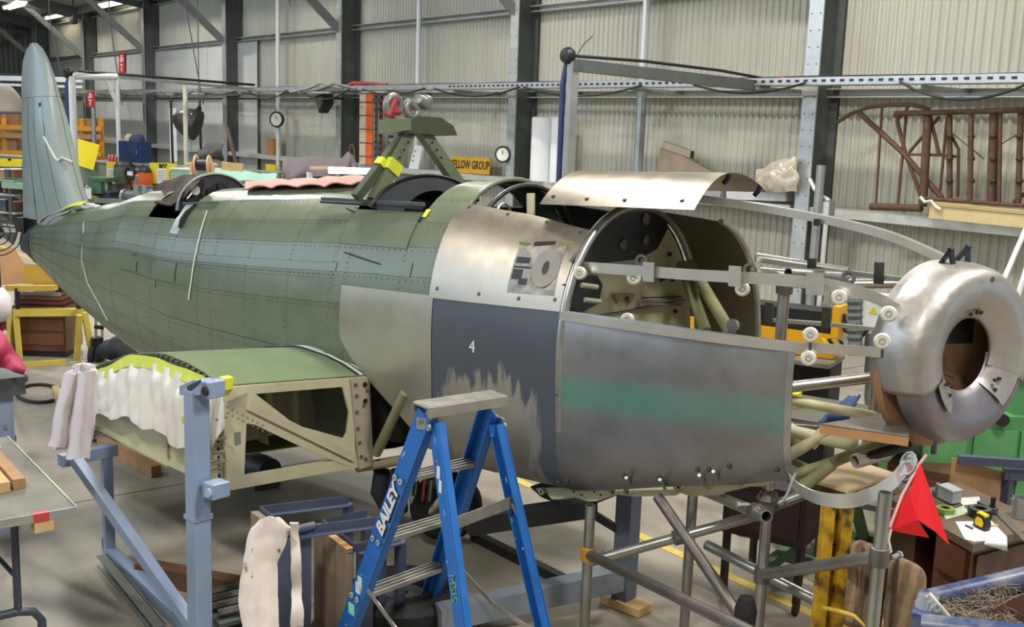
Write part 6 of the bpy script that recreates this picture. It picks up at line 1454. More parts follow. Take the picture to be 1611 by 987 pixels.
# ================================================================== scaffold under the nose
sc = thing('scaffold_frame','aluminium tube scaffold with couplers standing under the nose','scaffold',V(*at(1130,1000,Z=0).xy,0))
TR = .0242
def sp_(x,y,D): return at(x,y,D=D)
def stube(a,b,m_=ALUT,name='scaffold_tube',open_=True): 
    return (MB().pipe(a,b,TR,.004) if open_ else MB().tube([a,b],TR,16)).build(name,m_,sc,smooth=50)
def down(p): return V(p.x,p.y,.01)
DKT = mat('scaffold_steel','77716A',.38,.7,.15,9)
pA=sp_(929,795,5.0); pB=sp_(1236,432,4.45); pC=sp_(1393,775,3.75); pD=sp_(1090,778,5.05); pF=sp_(1380,572,4.6)
for p in (pA,pB,pC,pD): stube(p,down(p))
stube(pF,sp_(1374,655,4.6)); 
def col(p,z): return V(p.x,p.y,z)
def zat(x,y,p): # height on a post at given picture row
    best=min((abs((lambda q:(q))(0)),0) for _ in (0,)); 
    lo,hi=0.,2.5
    for _ in range(40):
        m_=(lo+hi)/2; v=V(p.x,p.y,m_)-CAM; yc=-(v.dot(c2w(Vector((0,-1,0)))))/v.dot(c2w(Vector((0,0,1))))*FPX+CY_
        if yc>y: lo=m_
        else: hi=m_
    return V(p.x,p.y,lo)
CPL = mat('coupler_yellow','C79A3A',.5,.2,.1,9)
def coupler(p,axis=(0,0,1),m_=DKT):
    k=MB().lathe([(TR+.001,-.035),(TR+.010,-.032),(TR+.012,0),(TR+.010,.032),(TR+.001,.035)],p,axis,16).build('coupler',m_,sc,smooth=40)
    x,y=frame(Vector(axis)); MB().tube([p+x*.03+y*.03,p+x*.075+y*.03],.008,6).build('coupler_bolt',STEEL,k); MB().disc(p+x*.07+y*.03,x,.014,.012,6).build('coupler_nut',STEEL,k)
q=zat(922,872,pA); stube(q,sp_(1190,1000,3.7),DKT); coupler(q,m_=CPL)
q=zat(925,885,pA); e_=sp_(1188,812,4.9); stube(q,e_); coupler(q.lerp(e_,.56),(e_-q)); 
stube(sp_(1035,782,4.75),sp_(1172,982,4.3),DKT); t=MB().lathe([(.001,-.03),(.04,-.02),(.045,.05),(.03,.1),(.001,.1)],sp_(1172,978,4.28),(0,0,1),12).build('rubber_boot',RUBBER,sc,smooth=40)
stube(sp_(1105,772,5.0),sp_(1206,813,4.2)); coupler(sp_(1190,806,4.32),(sp_(1206,813,4.2)-sp_(1105,772,5.0)))
stube(sp_(1112,858,5.1),sp_(1420,1015,4.3)); 
qb=zat(1203,905,pB); qc=zat(1386,876,pC); stube(qb,qc); coupler(qb); coupler(qc)
stube(zat(1218,612,pB),sp_(1374,594,4.6)); coupler(zat(1218,612,pB))
stube(zat(1218,800,pB),sp_(1300,765,4.9)); coupler(zat(1220,795,pB)); stube(sp_(1240,430,4.5),sp_(1330,435,4.7)); coupler(zat(1230,450,pB))
# tubes lying above behind the cowl rails
stube(sp_(1190,405,5.6),sp_(1335,428,5.4)); stube(sp_(1196,428,5.6),sp_(1290,436,5.5),ALU); stube(sp_(1335,447,5.3),sp_(1425,446,5.2),ALU)
q=sp_(1215,785,4.4); MB().lathe([(.03,-.03),(.05,0),(.03,.04)],zat(1213,785,pB),(0,0,1),14).build('collar',DKT,sc)
MB().tube([sp_(1252,745,4.2),sp_(1240,775,4.2),sp_(1232,790,4.2)],.006,6).build('toggle_pin',STEEL,sc)
# board shelf under the ring and its tube
P=[at(x,y,Z=1.13) for x,y in ((1290,668),(1345,655),(1430,667),(1430,690),(1385,695))]
P=[at(1290,669,Z=1.235),at(1378,655,Z=1.235),at(1428,662,Z=1.235),at(1430,689,Z=1.235)]
t=thing('ply_shelf','scuffed plywood board under the nose ring','board',P[0]); MB().prism(P,V(0,0,-.035)).build('board',mat('ply_edge','B98A5C',.6,0,.1,8),t); MB().prism([p+V(0,0,.001) for p in P],V(0,0,.004)).build('worn_face',mat('worn_grey_face','6F6A63',.4,0,.3,9),t)
P=[at(x,y,Z=.92) for x,y in ((1261,755),(1346,728),(1409,749),(1334,777))]
t=thing('plywood_sheet','bare plywood panel lying inside the curved lower cowl band','board',P[3]); MB().prism(P,V(0,0,.012)).build('panel',mat('bare_ply','EAD2AA',.6,0,.06,4,stretch=(1,.3,1)),t); MB().prism([P[0]-V(0,0,.001),P[3]-V(0,0,.001),P[3]+(P[0]-P[3])*.02+V(0,0,-.03),P[0]+V(0,0,-.03)],(P[1]-P[0])*.03).build('edge_batten',mat('batten_dark','4C3C2C',.6),t)
# curved lower cowl band
bp=[(1247,757,4.25),(1262,772,4.15),(1290,785,4.05),(1335,790,3.95),(1378,779,3.92),(1408,760,3.95),(1428,738,4.0),(1443,722,4.05)]
Q=[]; PP=[at(x,y,D=d) for x,y,d in bp]
for k in range(len(PP)-1):
    p0,p1,p2,p3=PP[max(k-1,0)],PP[k],PP[k+1],PP[min(k+2,len(PP)-1)]
    for q_ in range(5):
        t_=q_/5; Q.append(.5*((2*p1)+(p2-p0)*t_+(2*p0-5*p1+4*p2-p3)*t_*t_+(3*p1-p0-3*p2+p3)*t_**3))
Q.append(PP[-1])
t=thing('cowl_band','curved bright aluminium band for the lower cowl hung below the ring','cowl band',PP[3]-V(0,0,.02))
MB().grid(lambda i,j: Q[round(i*(len(Q)-1))]+V(.0,.0,.05*(j-.5))+ES*.02*j,len(Q)-1,2,.004).build('band',RAIL,t,smooth=60)
for k in range(3): q=PP[6]+V(0,0,.02*k-.02); MB().tube([q+V(.03*math.cos(a),.03*math.sin(a)*.5,.04*math.sin(a)) for a in [2*math.pi*j/12 for j in range(13)]],.005,5).build('wire_tie',STEEL,t)
MB().tube([at(1350,724,D=4.3),at(1430,700,D=4.35)],.022,12).build('support_tube',BLACK,t,smooth=50); MB().pipe(at(1345,726,D=4.3),at(1395,712,D=4.35),.03,.006).build('support_pipe',mat('pipe_pale','A9A79A',.4,.3),t,smooth=50)
MB().beam(at(1385,650,D=4.5),at(1398,632,D=4.5),.03,.02).build('strut',ALUT,t)
# ---- red flag
pts=[(1447,728),(1494,858),(1468,838),(1444,818),(1452,832),(1462,847),(1401,835),(1412,792)]
fl_=[(1448,728),(1494,858),(1444,818),(1462,847),(1401,835),(1424,776)]
FD=3.98
t=thing('red_flag','bright red notched warning flag hanging from the lower cowl band','flag',at(1445,858,D=FD)); RF=mat('flag_red','F2202C',.55,0,.04,5)
def fg(i,j):
    x=lerp(lerp(1447,1401,j**.9),lerp(1449,1494,j),i); yb=interp([(1401,835),(1430,841),(1462,847),(1463,846),(1470,845),(1494,858)],x); y=lerp(728,lerp(835,858,i),j)
    return at(x,y,D=FD+.03*math.sin(i*5+j*3))
mb=MB(); n_=28; g_=[[fg(i/n_,j/n_) for j in range(n_+1)] for i in range(n_+1)]
import itertools
def inside(x,y,poly):
    c=False; j=len(poly)-1
    for i in range(len(poly)):
        if ((poly[i][1]>y)!=(poly[j][1]>y)) and (x<(poly[j][0]-poly[i][0])*(y-poly[i][1])/(poly[j][1]-poly[i][1])+poly[i][0]): c=not c
        j=i
    return c
# two tails split by the notch
mb.prism([at(x,y,D=FD+.02*math.sin(x*.06)) for x,y in [(1448,728),(1494,858),(1470,836),(1444,818),(1430,774)]],ray(1450,800)*.003)
mb.prism([at(x,y,D=FD+.02*math.sin(x*.06)) for x,y in [(1430,774),(1444,818),(1462,847),(1401,835),(1404,815)]],ray(1450,800)*.003)
mb.build('flag_cloth',RF,t)
MB().grid(lambda i,j: at(lerp(1447,1402,j)-lerp(0,9,i)*math.sin(j*2.2),lerp(728,832,j),D=FD+.03+.04*i),3,12,.002).build('back_fold',mat('flag_red_dark','C21B26',.55),t,smooth=60)
MB().tube([at(1458,716,D=FD),at(1447,730,D=FD),at(1420,778,D=FD-.01),at(1400,830,D=FD-.01)],.006,6).build('rod',mat('rod_pink','D9A9A2',.5),t,smooth=60)
MB().tube([at(1402,833,D=FD),at(1398,850,D=FD),at(1402,868,D=FD),at(1396,874,D=FD)],.005,6).build('cord',mat('cord_white','D4D4C0',.7),t,smooth=60)
# ---- yellow H post
pt=at(1318,792,D=4.25); t=thing('yellow_post','chipped yellow steel H-section post under the plywood panel','post',down(pt)); YP=NT('chipped_yellow'); n_=YP.noise(7,6,.65); YP.l(YP.ramp(n_,[(.40,srgb('4A3F2C')),(.50,srgb('B98E22')),(.7,srgb('D8AE2C'))]),YP.b.inputs['Base Color']); YP.b.inputs['Roughness'].default_value=.5
for k,o in enumerate((-.031,.031)): MB().beam(down(pt)+V(o*.72,o*.9,0),pt+V(o*.72,o*.9,0),.044,.044,up=V(1,-.6,0)).build('flange',YP.m,t)
MB().beam(down(pt)+V(-.02,.016,0),pt+V(-.02,.016,0),.03,.008,up=V(1,-.6,0)).build('web',YP.m,t)
q=at(1330,980,D=4.0); tag(MB().tube([q+V(-.1,0,.02),q+V(-.04,-.02,.04),q+V(.02,.02,.03),q+V(.1,0,.01),q+V(.05,-.05,-.02)],.008,6).build('yellow_rope',mat('rope_yellow','C9A93C',.7),smooth=60),'short yellow rope end on the scaffold tube at the bottom','rope')
# ---- desk with clutter
z=.75; K=[at(x,y,Z=z) for x,y in ((1531,857),(1395,782),(1470,742),(1650,826))]
dx_=(K[0]-K[1]).normalized(); 
n3=at(1470,742,Z=z); K[2]=K[1]+(K[3]-K[0])
dk=thing('wooden_desk','brown wooden desk covered with papers and tools at the right','desk',V((K[0].x+K[2].x)/2,(K[0].y+K[2].y)/2,0))
MB().prism(K,V(0,0,-.035)).build('desk_top',mat('desk_top_brown','6A5A4B',.45,0,.15,5),dk)
ry_=(K[3]-K[0]).normalized(); 
def dp(a,b,zz): p=K[0]-dx_*a+ry_*b; return V(p.x,p.y,zz)
def dbox(a0,a1,b0,b1,z0,z1): return MB().prism([dp(a0,b0,z0),dp(a1,b0,z0),dp(a1,b1,z0),dp(a0,b1,z0)],V(0,0,z1-z0))
LD=(K[0]-K[1]).length; LW=(K[3]-K[0]).length
dbox(.03,.25,.03,LW-.03,0,.71).build('pedestal',BROWN,dk); dbox(LD-.2,LD-.03,.03,LW-.03,0,.71).build('pedestal',BROWN,dk); dbox(.25,LD-.2,LW-.06,LW-.03,.1,.71).build('modesty_panel',mat('desk_dark','1E1714',.6),dk)
for z0,z1 in ((.05,.35),(.38,.53),(.56,.70)): dbox(.05,.23,.012,.03,z0,z1).build('drawer',mat('drawer_brown','6B4027',.4),dk)
dbox(.018,.03,.06,LW-.06,.05,.68).build('side_panel',mat('side_brown','4F3222',.4,0,.2,6),dk)
def flatp(pts,m_,name,lab,cat,zz=.752,th=.001,g=None): return tag(MB().prism([at(x,y,Z=zz) for x,y in pts],V(0,0,th)).build(name,m_),lab,cat,g)
PAP=mat('paper_white','DADBE0',.6,0,.02)
t=thing('curled_paper','white sheet of paper hanging over the desk corner under the tape measure','paper',at(1545,840,Z=.752)); 
MB().grid(lambda i,j: at(lerp(lerp(1503,1560,i),lerp(1518,1584,i),j),lerp(lerp(821,820,i),lerp(849,845,i),j),Z=.7525),4,4,.0006).build('flat_part',PAP,t)
MB().grid(lambda i,j: at(lerp(lerp(1518,1584,i),lerp(1530,1585,i),j),lerp(lerp(849,845,i),lerp(852,868,i),j),Z=.7525-.05*j*j*i),6,6,.0006).build('curled_part',PAP,t,smooth=60)
flatp(((1484,808),(1516,796),(1525,808),(1488,818)),mat('paper_green','C8D6C0',.6),'paper_sheet','greenish paper beside the red flag on the desk','paper')
flatp(((1505,784),(1540,782),(1545,792),(1515,796)),mat('paper_pale','CFC8C0',.6),'paper_sheet','rumpled pale paper behind the black tape reel','paper')
flatp(((1540,782),(1546,781),(1640,868),(1632,874)),ALUT,'steel_rule','long steel rule lying diagonally across the desk','rule',.754,.003)
c=at(1544,831,Z=.754); t=thing('tape_measure','yellow and black tape measure lying on the white paper','tape measure',c)
AXM=(dx_,ry_,V(0,0,1)); g=MB().prism([c+dx_*x-ry_*.02+V(0,0,zz) for x,zz in ((-.038,0),(.038,0),(.04,.03),(.025,.058),(-.015,.062),(-.038,.04))],ry_*.04).build('case',BLACK,t); bevel(g,.006)
g=MB().prism([c+dx_*x-ry_*.024+V(0,0,zz) for x,zz in ((-.022,.014),(.022,.014),(.026,.032),(.014,.048),(-.012,.05),(-.024,.034))],ry_*.048).build('side_badge',mat('tape_yellow','E8C51C',.4),t); MB().box(c+V(0,0,.06),(.05,.03,.01),ax=AXM).build('top_shell',mat('tape_yellow','E8C51C',.4),t)
t=thing('tape_reel','black cloth tape reel behind the tape measure','tape',at(1538,815,Z=.752)); c=at(1541,812,Z=.752); MB().lathe([(.02,0),(.05,0),(.05,.035),(.02,.035)],c,(0,0,1),22,close=True).build('reel',BLACK,t,smooth=40); MB().lathe([(.045,.036),(.03,.037)],c,(0,0,1),22).build('core_face',mat('reel_grey','5A5A56',.5),t)
t=thing('pencil','short wooden pencil lying beside the tape measure','pencil',at(1560,829,Z=.755)); MB().tube([at(1552,828,Z=.757),at(1570,827,Z=.757)],.005,6).build('barrel',mat('pencil_tan','C9A77C',.6),t); MB().tube([at(1519,827,Z=.757),at(1530,832,Z=.757)],.005,6).build('stub',mat('pencil_brown','6B4A3A',.6),t)
t=thing('clear_container','small clear plastic container of screws on the desk','container',at(1495,790,Z=.752)); c=at(1493,788,Z=.753); MB().box(c+V(0,0,.03),(.10,.065,.05),ax=AXM).build('tub',mat('clear_tub','A9B0B4',.15,0,.1,10,spec=.7),t); MB().box(c+V(0,0,.06),(.104,.069,.008),ax=AXM).build('lid',mat('tub_lid','A2AAAD',.2),t)
t=thing('green_tape_roll','green tape roll behind the red flag on the desk','tape',at(1484,808,Z=.752)); MB().lathe([(.02,0),(.04,0),(.04,.02),(.02,.02)],at(1487,806,Z=.753),(0,0,1),18,close=True).build('roll',mat('tape_green','9CC25A',.5),t,smooth=40); MB().lathe([(.018,.0),(.02,0),(.02,.022),(.018,.022)],at(1487,806,Z=.753),(0,0,1),18,close=True).build('core',CARD,t)
t=thing('metal_fitting','dark metal bracket fitting on the desk behind the flag','fitting',at(1478,784,Z=.752)); c=at(1478,783,Z=.753); MB().box(c+V(0,0,.012),(.08,.03,.024),ax=AXM).build('plate',DKSTEEL,t); MB().tube([c+V(0,0,.02)-dx_*.03,c+V(0,0,.06)-dx_*.02],.008,8).build('stud',STEEL,t)
t=thing('steel_mug','steel mug on the desk at the right edge','mug',at(1606,815,Z=.752)); c=at(1604,814,Z=.752); MB().lathe([(.001,0),(.035,0),(.036,.09),(.033,.09),(.032,.005)],c,(0,0,1),20).build('cup',STEEL,t,smooth=40); MB().tube([c+dx_*-.035+V(0,0,.07),c+dx_*-.06+V(0,0,.06),c+dx_*-.06+V(0,0,.03),c+dx_*-.035+V(0,0,.02)],.004,6).build('handle',STEEL,t)
t=thing('small_plane','small dark hand tool between tape reel and steel rule','hand tool',at(1552,806,Z=.752)); c=at(1553,803,Z=.753); MB().box(c+V(0,0,.015),(.11,.03,.02),ax=AXM).build('sole',DKSTEEL,t); MB().lathe([(.001,.05),(.012,.045),(.01,.02),(.014,0)],c+dx_*.03+V(0,0,.025),(0,0,1),10).build('knob',BLACK,t)
# ---- upholstered chair
CH=NT('chair_fabric'); w_=CH.n('TexWave'); w_.inputs['Scale'].default_value=9; w_.inputs['Distortion'].default_value=.6; CH.l(CH.tc.outputs['Object'],w_.inputs['Vector']); c_=CH.ramp(w_.outputs['Fac'],[(.3,srgb('6B5440')),(.7,srgb('937A5F'))]); c_=CH.mix(.3,c_,CH.ramp(CH.noise(40,3),[(.3,srgb('5B4734')),(.7,srgb('A38B70'))])); CH.l(c_,CH.b.inputs['Base Color']); CH.b.inputs['Roughness'].default_value=.9
ch=thing('upholstered_chair','brown striped upholstered chair standing behind the scaffold post','chair',V(*at(1400,1000,Z=0).xy,0))
def cushion(pts,D,th,name,par):
    P=[at(x,y,D=D) for x,y in pts]; g=MB().prism(P,ray(pts[0][0],pts[0][1])*th).build(name,CH.m,par); b=g.modifiers.new('bevel','BEVEL'); b.width=.03; b.segments=3; 
    for q in g.data.polygons: q.use_smooth=True
    return g
cushion(((1398,884),(1412,874),(1448,890),(1459,906),(1452,1010),(1388,1010)),3.95,.16,'backrest',ch)
g=cushion(((1338,858),(1350,848),(1400,866),(1398,895),(1385,1000),(1325,985)),4.05,.16,'side_cushion',ch)
for k,x in enumerate((1352,1366,1380)): MB().tube([at(x+6,862+5*k,D=4.035),at(x,985,D=4.035)],.006,5).build('welt',mat('welt_dark','54422F',.9),g)
MB().tube([at(1412,880,D=3.94),at(1404,1005,D=3.94)],.007,5).build('welt',mat('welt_dark','54422F',.9),ch)
c=at(1400,1000,D=4.0); MB().box(V(c.x,c.y+.25,.36),(.5,.5,.12)).build('seat',CH.m,ch)
for ex_ in (-.2,.2):
    for ey_ in (.05,.45): MB().beam(V(c.x+ex_,c.y+ey_,0),V(c.x+ex_,c.y+ey_,.32),.035,.035).build('leg',BROWN,ch)
# ---- timber box stand near ring
P=[at(x,y,D=5.2) for x,y in ((1497,722),(1573,745),(1572,800),(1495,776))]
t=thing('wooden_box_stand','plywood-faced steel box stand behind the desk under the nose ring','stand',V(*((P[2]+P[3])/2).xy,0)); wv_=(P[1]-P[0]); bkv=V(.35,.36,0)
for k in range(3): a_=P[0]+wv_*(k/3+.005); b_=P[0]+wv_*((k+1)/3-.005); MB().prism([a_,b_,V(b_.x,b_.y,.2),V(a_.x,a_.y,.2)],bkv*.05).build('plank',mat('stand_ply','A5825C',.6,0,.15,7),t)
MB().beam(P[0]+bkv*.06,P[0]+bkv*.9,.04,.04).build('top_angle',NAVY,t); MB().beam(P[1]+bkv*.03,P[1]+bkv*1.1,.05,.05).build('top_angle',NAVY,t); MB().beam(P[0]+bkv*.9,P[1]+bkv*.9,.04,.08).build('back_board',WOOD,t)
for e_ in (P[0]+bkv*.9,P[1]+bkv*1.0,P[1]+bkv*.08): MB().beam(V(e_.x,e_.y,0),e_,.04,.04).build('leg',NAVY,t)
MB().prism([P[0]+V(0,0,.001),P[1]+V(0,0,.001),P[1]+bkv*.05,P[0]+bkv*.05],V(0,0,.006)).build('pale_edge',PINE,t); MB().box(P[1]+V(0,0,-.36),(.02,.02,.02)).build('red_cap',mat('sign_red','CB2F33',.5),t)
# ---- green machine at right
P=[at(x,y,D=6.2) for x,y in ((1445,700),(1570,610),(1680,600),(1680,830),(1440,800))]
gm=thing('green_machine','green sheet-metal machine cabinet behind the nose ring at the right edge','machine',V(*at(1560,760,D=6.2).xy,0))
a=at(1450,700,D=6.0); b=at(1690,690,D=6.0); dd_=(b-a); dd_.z=0; dl=dd_.length; dd_.normalize(); n_=dd_.cross(V(0,0,1)); n_=n_ if n_.dot(-a)>0 else -n_; AXG=(dd_,n_,V(0,0,1)); cc=(a+b)/2
zt_=at(1600,655,D=6.0).z; MB().box(V(cc.x,cc.y,zt_/2)-n_*.3,(dl,.6,zt_),ax=AXG).build('cabinet',GREENM,gm)
tp2=at(1590,590,D=6.0).z; MB().box(V(cc.x,cc.y,(zt_+tp2)/2)-n_*.3+dd_*.28,(dl*.45,.5,tp2-zt_),ax=AXG).build('headstock',GREENM,gm)
for k,o in enumerate((-.3,-.02,.24)): MB().box(V(cc.x,cc.y,zt_*.5)+n_*.008+dd_*o,(.24,.016,zt_*.82),ax=AXG).build('door',mat('machine_green_light','57965F',.4),gm)
for o in (-.2,.1): MB().box(V(cc.x,cc.y,zt_*.62)+n_*.03+dd_*o,(.02,.03,.10),ax=AXG).build('handle',BLACK,gm)
MB().disc(at(1575,660,D=5.95),n_,.035,.03,14).build('knob',BLACK,gm); MB().box(at(1600,585,D=5.95),(.2,.05,.02),ax=AXG).build('lamp_cap',mat('amber','D9C03A',.5),gm)
# ---- yellow and black folding machine behind nose
a=at(1085,500,D=8.2); b=at(1322,503,D=7.6); dd_=(b-a); dd_.z=0; dl=dd_.length; dd_.normalize(); n_=dd_.cross(V(0,0,1)); n_=n_ if n_.dot(-a)>0 else -n_; AXF=(dd_,n_,V(0,0,1)); cc=(a+b)/2
fm=thing('folding_machine','yellow and black sheet-metal folding machine with M badge seen through the nose frame','machine',V(cc.x,cc.y,0))
zc=cc.z; MY=mat('machine_yellow','DBA21C',.4,0,.05,4)
MB().box(V(cc.x,cc.y,zc+.045),(dl,.25,.15),ax=AXF).build('upper_beam',mat('machine_black','1E1E20',.45),fm)
MB().box(V(cc.x,cc.y,zc-.08)+n_*.05,(dl,.2,.10),ax=AXF).build('yellow_apron',MY,fm); MB().box(V(cc.x,cc.y,zc-.17)+n_*.03,(dl,.18,.07),ax=AXF).build('yellow_apron',MY,fm); MB().box(V(cc.x,cc.y,zc-.128)+n_*.12,(dl,.03,.01),ax=AXF).build('bright_edge',ALU,fm)
MB().box(V(cc.x,cc.y,zc-.225)+n_*.1,(dl*1.05,.4,.03),ax=AXF).build('bed',mat('bed_grey','7B7667',.5),fm)
MB().box(V(cc.x,cc.y,(zc-.25)/2)-n_*.05,(dl*.98,.3,zc-.25),ax=AXF).build('base',mat('machine_base','141416',.6),fm)
q=at(1176,487,D=7.75); MB().box(q,(.07,.01,.06),ax=AXF).build('badge',BLACK,fm); text('M',.075,q+n_*.008,dd_ if dd_.dot(ray(1300,500)-ray(1000,500))>0 else -dd_,V(0,0,1),mat('badge_yellow','E3B81E',.4),fm,name='badge_letter',bold=.006,ext=.002)
MB().box(at(1320,505,D=7.55),(.05,.2,.22),ax=AXF).build('side_arm',MY,fm); MB().box(at(1297,480,D=7.55),(.05,.01,.03),ax=AXF).build('rating_plate',STEEL,fm)
for k in range(4): 
    x=1292+k*9; P=[at(x,532+k*1.2,D=7.3),at(x+5,533+k*1.2,D=7.3),at(x+9,541+k*1.2,D=7.3),at(x+4,540+k*1.2,D=7.3)]; MB().prism(P,V(0,.01,0)).build('hazard_stripe',[mat('hazard_yellow','D9C435',.5),BLACK][k%2],fm)
p=at(1385,490,D=7.4); t=thing('control_box','grey electrical control box with warning triangle behind the nose rails','control box',p-V(0,0,.1)); MB().box(p,(.2,.12,.24),ax=AXF).build('box',mat('control_grey','C9CBC8',.45),t); MB().box(p+n_*.065,(.17,.01,.2),ax=AXF).build('lid',mat('control_grey2','D6D8D5',.45),t)
q=p+n_*.072+V(0,0,-.01)-dd_*.03; MB().prism([q-dd_*.03,q+dd_*.03,q+V(0,0,.05)],n_*.002).build('warning_triangle',mat('hazard_yellow','D9C435',.5),t); MB().disc(p+n_*.07+V(0,0,.08)+dd_*.03,n_,.016,.02,12).build('red_button',mat('sign_red','CB2F33',.5),t); MB().beam(p-V(0,0,.12),V(p.x,p.y,0),.06,.06).build('post',STEEL,t)
MB().tube([p-V(0,0,.1)-dd_*.05,p-V(0,0,.2)-dd_*.12,p-V(0,0,.16)-dd_*.22,p-V(0,0,.05)-dd_*.25],.02,6).build('cable',BLACK,t,smooth=60)
for k,(x,y0,y1,lab) in enumerate(((1372,525,840,'grey corrugated conduit hose hanging behind the nose ring'),(1345,470,560,'short grey spiral hose behind the upper cowl rail'))):
    mb=MB(); a_,b_=at(x,y0,D=7.0),at(x,y1,D=7.0); pts_=[a_.lerp(b_,i/16) for i in range(17)]; mb.tube(pts_,.045,10,rs=[.05 if i%2 else .042 for i in range(17)]); tag(mb.build('spiral_hose',DKSTEEL,smooth=20),lab,'hose')
P=[at(x,y,D=6.5) for x,y in ((1142,476),(1157,476),(1130,760),(1118,760))]; tag(MB().prism(P,ray(1150,500)*.01).build('upright_timber',PINE),'pale timber upright between mount tubes and folding machine','timber')
# blue overalls, dark bench, dark cart, green stand, far table
t=tag(cloth(lambda i,j: at(lerp(lerp(1338,1282,j),lerp(1352,1330,j),i),lerp(626,668,j)+3*math.sin(i*4),D=5.9-.16*math.sin(i*3.1)*math.sin(j*2.4+.4)),12,14,.035,9,.012).build('blue_overalls',mat('denim_blue','2C4368',.85,0,.12,7),smooth=60),'dark blue overalls slung behind the cream mount tubes','garment')
P=[at(x,y,D=6.3) for x,y in ((1225,640),(1400,640),(1400,690),(1225,690))]; t=thing('dark_bench','dark bench standing behind the engine mount tubes','bench',V(*((P[2]+P[3])/2).xy,0)); c=at(1320,655,D=6.3); MB().box(c,(1.0,.6,.04),ax=AXF).build('bench_top',mat('bench_dark','55554C',.6),t)
for ex_ in (-.45,.45):
    for ey_ in (-.25,.25): q=c+AXF[0]*ex_+AXF[1]*ey_; MB().beam(V(q.x,q.y,0),q,.04,.04).build('leg',DKSTEEL,t)
MB().box(c+V(0,0,.06)-AXF[0]*.3,(.12,.1,.08),ax=AXF).build('striped_block',mat('hazard_yellow','D9C435',.5),t)
c=at(1225,805,D=5.6); t=thing('maroon_cart','dark maroon cart on castors behind the scaffold','cart',V(c.x,c.y,0)); MC=mat('cart_maroon','2E1B1C',.45); zc=c.z
MB().box(c+V(0,0,.06),(.42,.5,.28),ax=AXF).build('body',MC,t)
for ex_ in (-.19,.19):
    for ey_ in (-.22,.22): q=c+AXF[0]*ex_+AXF[1]*ey_; MB().beam(V(q.x,q.y,.06),q,.03,.03).build('leg',MC,t); MB().lathe([(.001,-.012),(.035,-.012),(.035,.012),(.001,.012)],V(q.x,q.y,.037),AXF[0],12).build('castor',RUBBER,t)
MB().box(c+V(0,0,.06)+AXF[1]*.255,(.36,.012,.2),ax=AXF).build('drawer',mat('cart_maroon2','3A2324',.45),t)
t=thing('green_stand','green steel floor stand between the cart and the chair','stand',V(*at(1290,870,Z=0).xy,0)); GS=mat('stand_green','5B7F5A',.5,0,.1,6)
MB().beam(at(1205,892,Z=.10),at(1262,850,Z=.14),.05,.06).build('foot_beam',GS,t); MB().beam(at(1225,870,Z=.03),at(1300,892,Z=.03),.05,.05).build('foot_beam',GS,t); MB().beam(at(1300,790,Z=.45),at(1280,838,Z=.05),.05,.05).build('leg',GS,t); MB().beam(at(1345,795,Z=.5),at(1360,850,Z=.05),.05,.05).build('leg',GS,t); MB().beam(at(1285,825,Z=.12),at(1375,850,Z=.08),.05,.05).build('foot_beam',GS,t); MB().beam(at(1300,790,Z=.45),at(1345,795,Z=.5),.05,.05).build('top_beam',GS,t)
c=at(1372,778,D=5.7); t=thing('scrap_bench','low dark bench with scrap rods behind the plywood panel','bench',V(c.x,c.y,0)); MB().box(c,(.7,.45,.03),ax=AXF).build('bench_top',mat('bench_dark','55554C',.6),t)
for ex_ in (-.3,.3):
    for ey_ in (-.18,.18): q=c+AXF[0]*ex_+AXF[1]*ey_; MB().beam(V(q.x,q.y,0),q,.035,.035).build('leg',DKSTEEL,t)
for k in range(4): MB().tube([c+V(-.2+.05*k,-.1,.03),c+V(.0+.07*k,.12,.03)],.01,6).build('rod',RUST,t)
# brown cupboard behind the ring
c=at(1462,757,D=6.0); t=thing('brown_cupboard','brown cupboard side behind the flag and desk','cupboard',V(c.x,c.y,0)); MB().box(V(c.x,c.y,c.z/2+.05),(.4,.3,c.z+.1),ax=AXF).build('carcass',mat('cupboard_brown','55382A',.5,0,.1,5),t); MB().box(V(c.x,c.y,c.z/2+.05)+AXF[1]*.155,(.36,.012,c.z),ax=AXF).build('door',mat('cupboard_door','5F4030',.5),t); MB().box(V(c.x,c.y,c.z*.8)+AXF[1]*.17+AXF[0]*.12,(.02,.02,.07),ax=AXF).build('door_handle',STEEL,t)
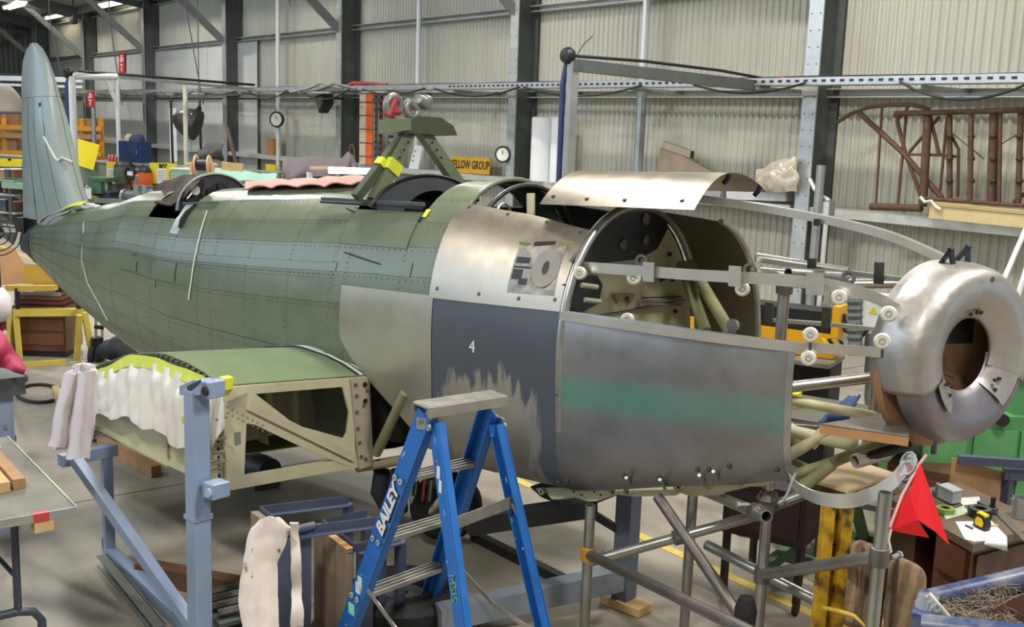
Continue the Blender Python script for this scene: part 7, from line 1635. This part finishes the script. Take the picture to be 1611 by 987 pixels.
# ---- blue cradle with straw, lower right
cr=thing('blue_cradle','blue padded cradle trough holding dry straw in the bottom right corner','cradle',V(*at(1540,1010,D=3.3).xy,0)); BP=NT('worn_blue_pad'); n_=BP.noise(9,5,.6); BP.l(BP.ramp(n_,[(.4,srgb('2A3B66')),(.66,srgb('7A7C84'))]),BP.b.inputs['Base Color']); BP.b.inputs['Roughness'].default_value=.35
e0_,e1_=at(1462,945,D=3.3),at(1680,895,D=3.3); f0_,f1_=at(1450,985,D=3.05),at(1680,1010,D=2.9)
MB().tube([e0_,e1_],.035,14).build('side_pad',BP.m,cr,smooth=60); MB().tube([f0_,f1_],.035,14).build('side_pad',BP.m,cr,smooth=60); MB().beam(e0_,f0_,.06,.06).build('end_pad',BP.m,cr)
fl0=.5; MB().prism([e0_-V(0,0,.06),e1_-V(0,0,.06),f1_-V(0,0,.06),f0_-V(0,0,.06)],V(0,0,-.02)).build('trough_base',mat('cradle_blue','2C4376',.5),cr)
for p in (e0_,e1_,f0_,f1_): MB().beam(V(p.x,p.y,0),p-V(0,0,.02),.06,.06).build('leg',mat('cradle_blue','2C4376',.5),cr)
P=[at(x,y,D=3.14) for x,y in ((1444,945),(1462,935),(1466,990),(1440,1000))]; MB().grid(lambda i,j: at(lerp(1441,1472,i),lerp(945-8*math.sin(i*3),1000,j),D=3.12-.03*math.sin(i*3)),8,10,.003).build('plastic_wrap',mat('wrap_film','9FA6B5',.12,0,.25,14,spec=.8),cr,smooth=60)
for k in range(4): p=at(1455+6*k,945+7*k,D=3.10); MB().tube([p,p+V(.02,-.01,.03),p+V(.05,0,.0),p+V(.04,.02,-.03)],.005,5).build('tie_wire',mat('cord_white','D4D4C0',.7),cr,smooth=60)
P=[at(x,y,D=3.1) for x,y in ((1540,985),(1550,968),(1575,952),(1611,935),(1680,915),(1680,1000),(1545,1010))]; tag(MB().prism(P,ray(1600,960)*.012).build('brown_board',mat('panel_brown','5C3A28',.4,0,.1,6)),'curved brown board leaning inside the blue cradle','board')
random.seed(4); mb=MB()
for k in range(420):
    u_,v_=random.random(),random.random(); p=e0_.lerp(e1_,u_*.6+.02).lerp(f0_.lerp(f1_,u_*.6+.02),v_)-V(0,0,.02-.03*random.random()); d=V(random.uniform(-1,1),random.uniform(-1,1),random.uniform(-.2,.5))*.05; mb.tube([p-d,p+V(0,0,.008),p+d],.0012,3,caps=False)
o=mb.build('straw',mat('dry_straw','75675A',.8,0,.3,20)); tag(o,'dry brown straw filling the blue cradle','straw'); o['kind']='stuff'
MB().grid(lambda i,j: e0_.lerp(e1_,i*.7).lerp(f0_.lerp(f1_,i*.7),j)-V(0,0,.035)+V(0,0,.01*math.sin(i*20+j*9)),10,6).build('straw_bed',mat('straw_bed','54483A',.9,0,.3,25,.4),cr)
